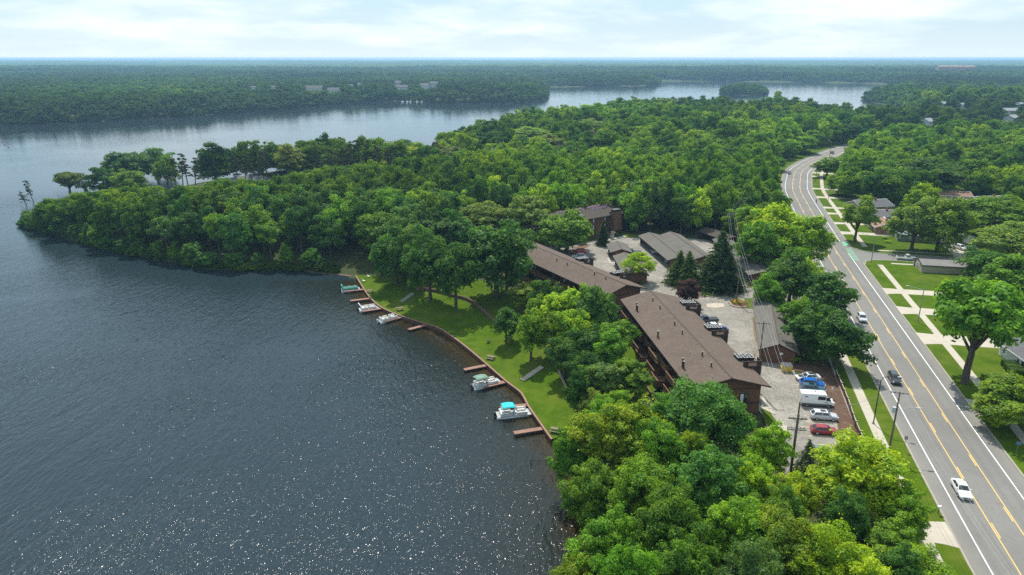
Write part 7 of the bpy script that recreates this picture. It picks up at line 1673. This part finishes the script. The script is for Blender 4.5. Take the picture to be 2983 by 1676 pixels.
scatter('shore_thicket', np.column_stack([q2, np.full(n_, -.5)]), np.column_stack([k2, k2, rng.uniform(.24, .5, n_)]), 'low bushes along the waterline of the peninsula', full)
sh3 = smooth_line([(12.5, 70), (12.2, 80), (11.6, 90), (10.5, 99), (8.6, 108)], 1.8); n_ = len(sh3); q3 = sh3 + np.array([1.0, 0]) * rng.uniform(0, 2.0, n_)[:, None]; k3 = rng.uniform(.3, .55, n_)
scatter('shore_thicket', np.column_stack([q3, np.full(n_, -.4)]), np.column_stack([k3, k3, rng.uniform(.2, .42, n_)]), 'low bushes along the near shore of the foreground wood', full)
# canopy of the remotest woods, down to the horizon
xs = np.arange(-11000, 11001, 55.0); ys = np.concatenate([np.arange(3500, 6000, 36.0), np.arange(6000, 14000, 90.0)]); GX, GY = np.meshgrid(xs, ys); P = np.stack([GX.ravel(), GY.ravel()], 1)
z = ground_z(P, np.full(len(P), 500.0)) + 13 + rng.uniform(-6, 6, len(P)); nx, ny = len(xs), len(ys); ii = (np.arange(ny - 1)[:, None] * nx + np.arange(nx - 1)[None, :]).ravel(); F = np.stack([ii, ii + 1, ii + nx + 1, ii + nx], 1)
t = NT('remote_canopy'); v = t.noise(.02, 6, .7, t.pos()); v2 = t.noise(.0012, 3, .5, t.pos()); g_ = t.ramp(v, [(.3, (.022, .050, .015)), (.7, (.060, .105, .026))]); g_ = t.mix(t.ramp(v2, [(.5, 0.), (.6, .5)]), g_, (.09, .13, .035)); t.bsdf(g_, .95, 0, None, .05)
tag(link('remote_wood', raw_mesh('remote_wood', np.column_stack([P, z]), F, t.m, False)), 'unbroken tree canopy reaching the horizon', 'wood', kind='stuff')
# docks and boats along the far shore
for k, dx in enumerate((1012, 1024, 1032, 1048, 1060, 1078, 1090)):
    p = W(D(dx, 257.5), 0); o = empty('moored_boat', (p[0], p[1] + 2, 0), R(70 + 10 * k), 'small pale boat moored on the far shore', 'boat', 'boats moored on the far shore'); MB().add([(-3, -1.1, 0), (2, -1.1, 0), (3.4, 0, 0.2), (2, 1.1, 0), (-3, 1.1, 0), (-3, -1.3, 1), (2.2, -1.3, 1), (3.9, 0, 1.2), (2.2, 1.3, 1), (-3, 1.3, 1)], [(4, 3, 2, 1, 0), (5, 6, 7, 8, 9), (0, 1, 6, 5), (1, 2, 7, 6), (2, 3, 8, 7), (3, 4, 9, 8), (4, 0, 5, 9)]).build('hull', M_WHITE, o); MB().box((-.5, 0, 1.6), (2.2, 1.8, 1.2)).build('cabin', M_PANEL, o)
# ------------------------------------------------------------------ air
t = NT('haze_air'); pv = t.n('ShaderNodeVolumePrincipled'); pv.inputs['Color'].default_value = (.40, .69, .98, 1); pv.inputs['Density'].default_value = .00013; pv.inputs['Anisotropy'].default_value = .35
t.l(pv.outputs[0], t.out.inputs['Volume'])
t.m.cycles.volume_sampling = 'DISTANCE'; t.m.cycles.homogeneous_volume = True
hz = MB().span((-11800, -780, -3.4), (11800, 14800, 70)).build('haze', t.m); tag(hz, 'thin blue summer haze over lake and woods', 'haze', kind='stuff')
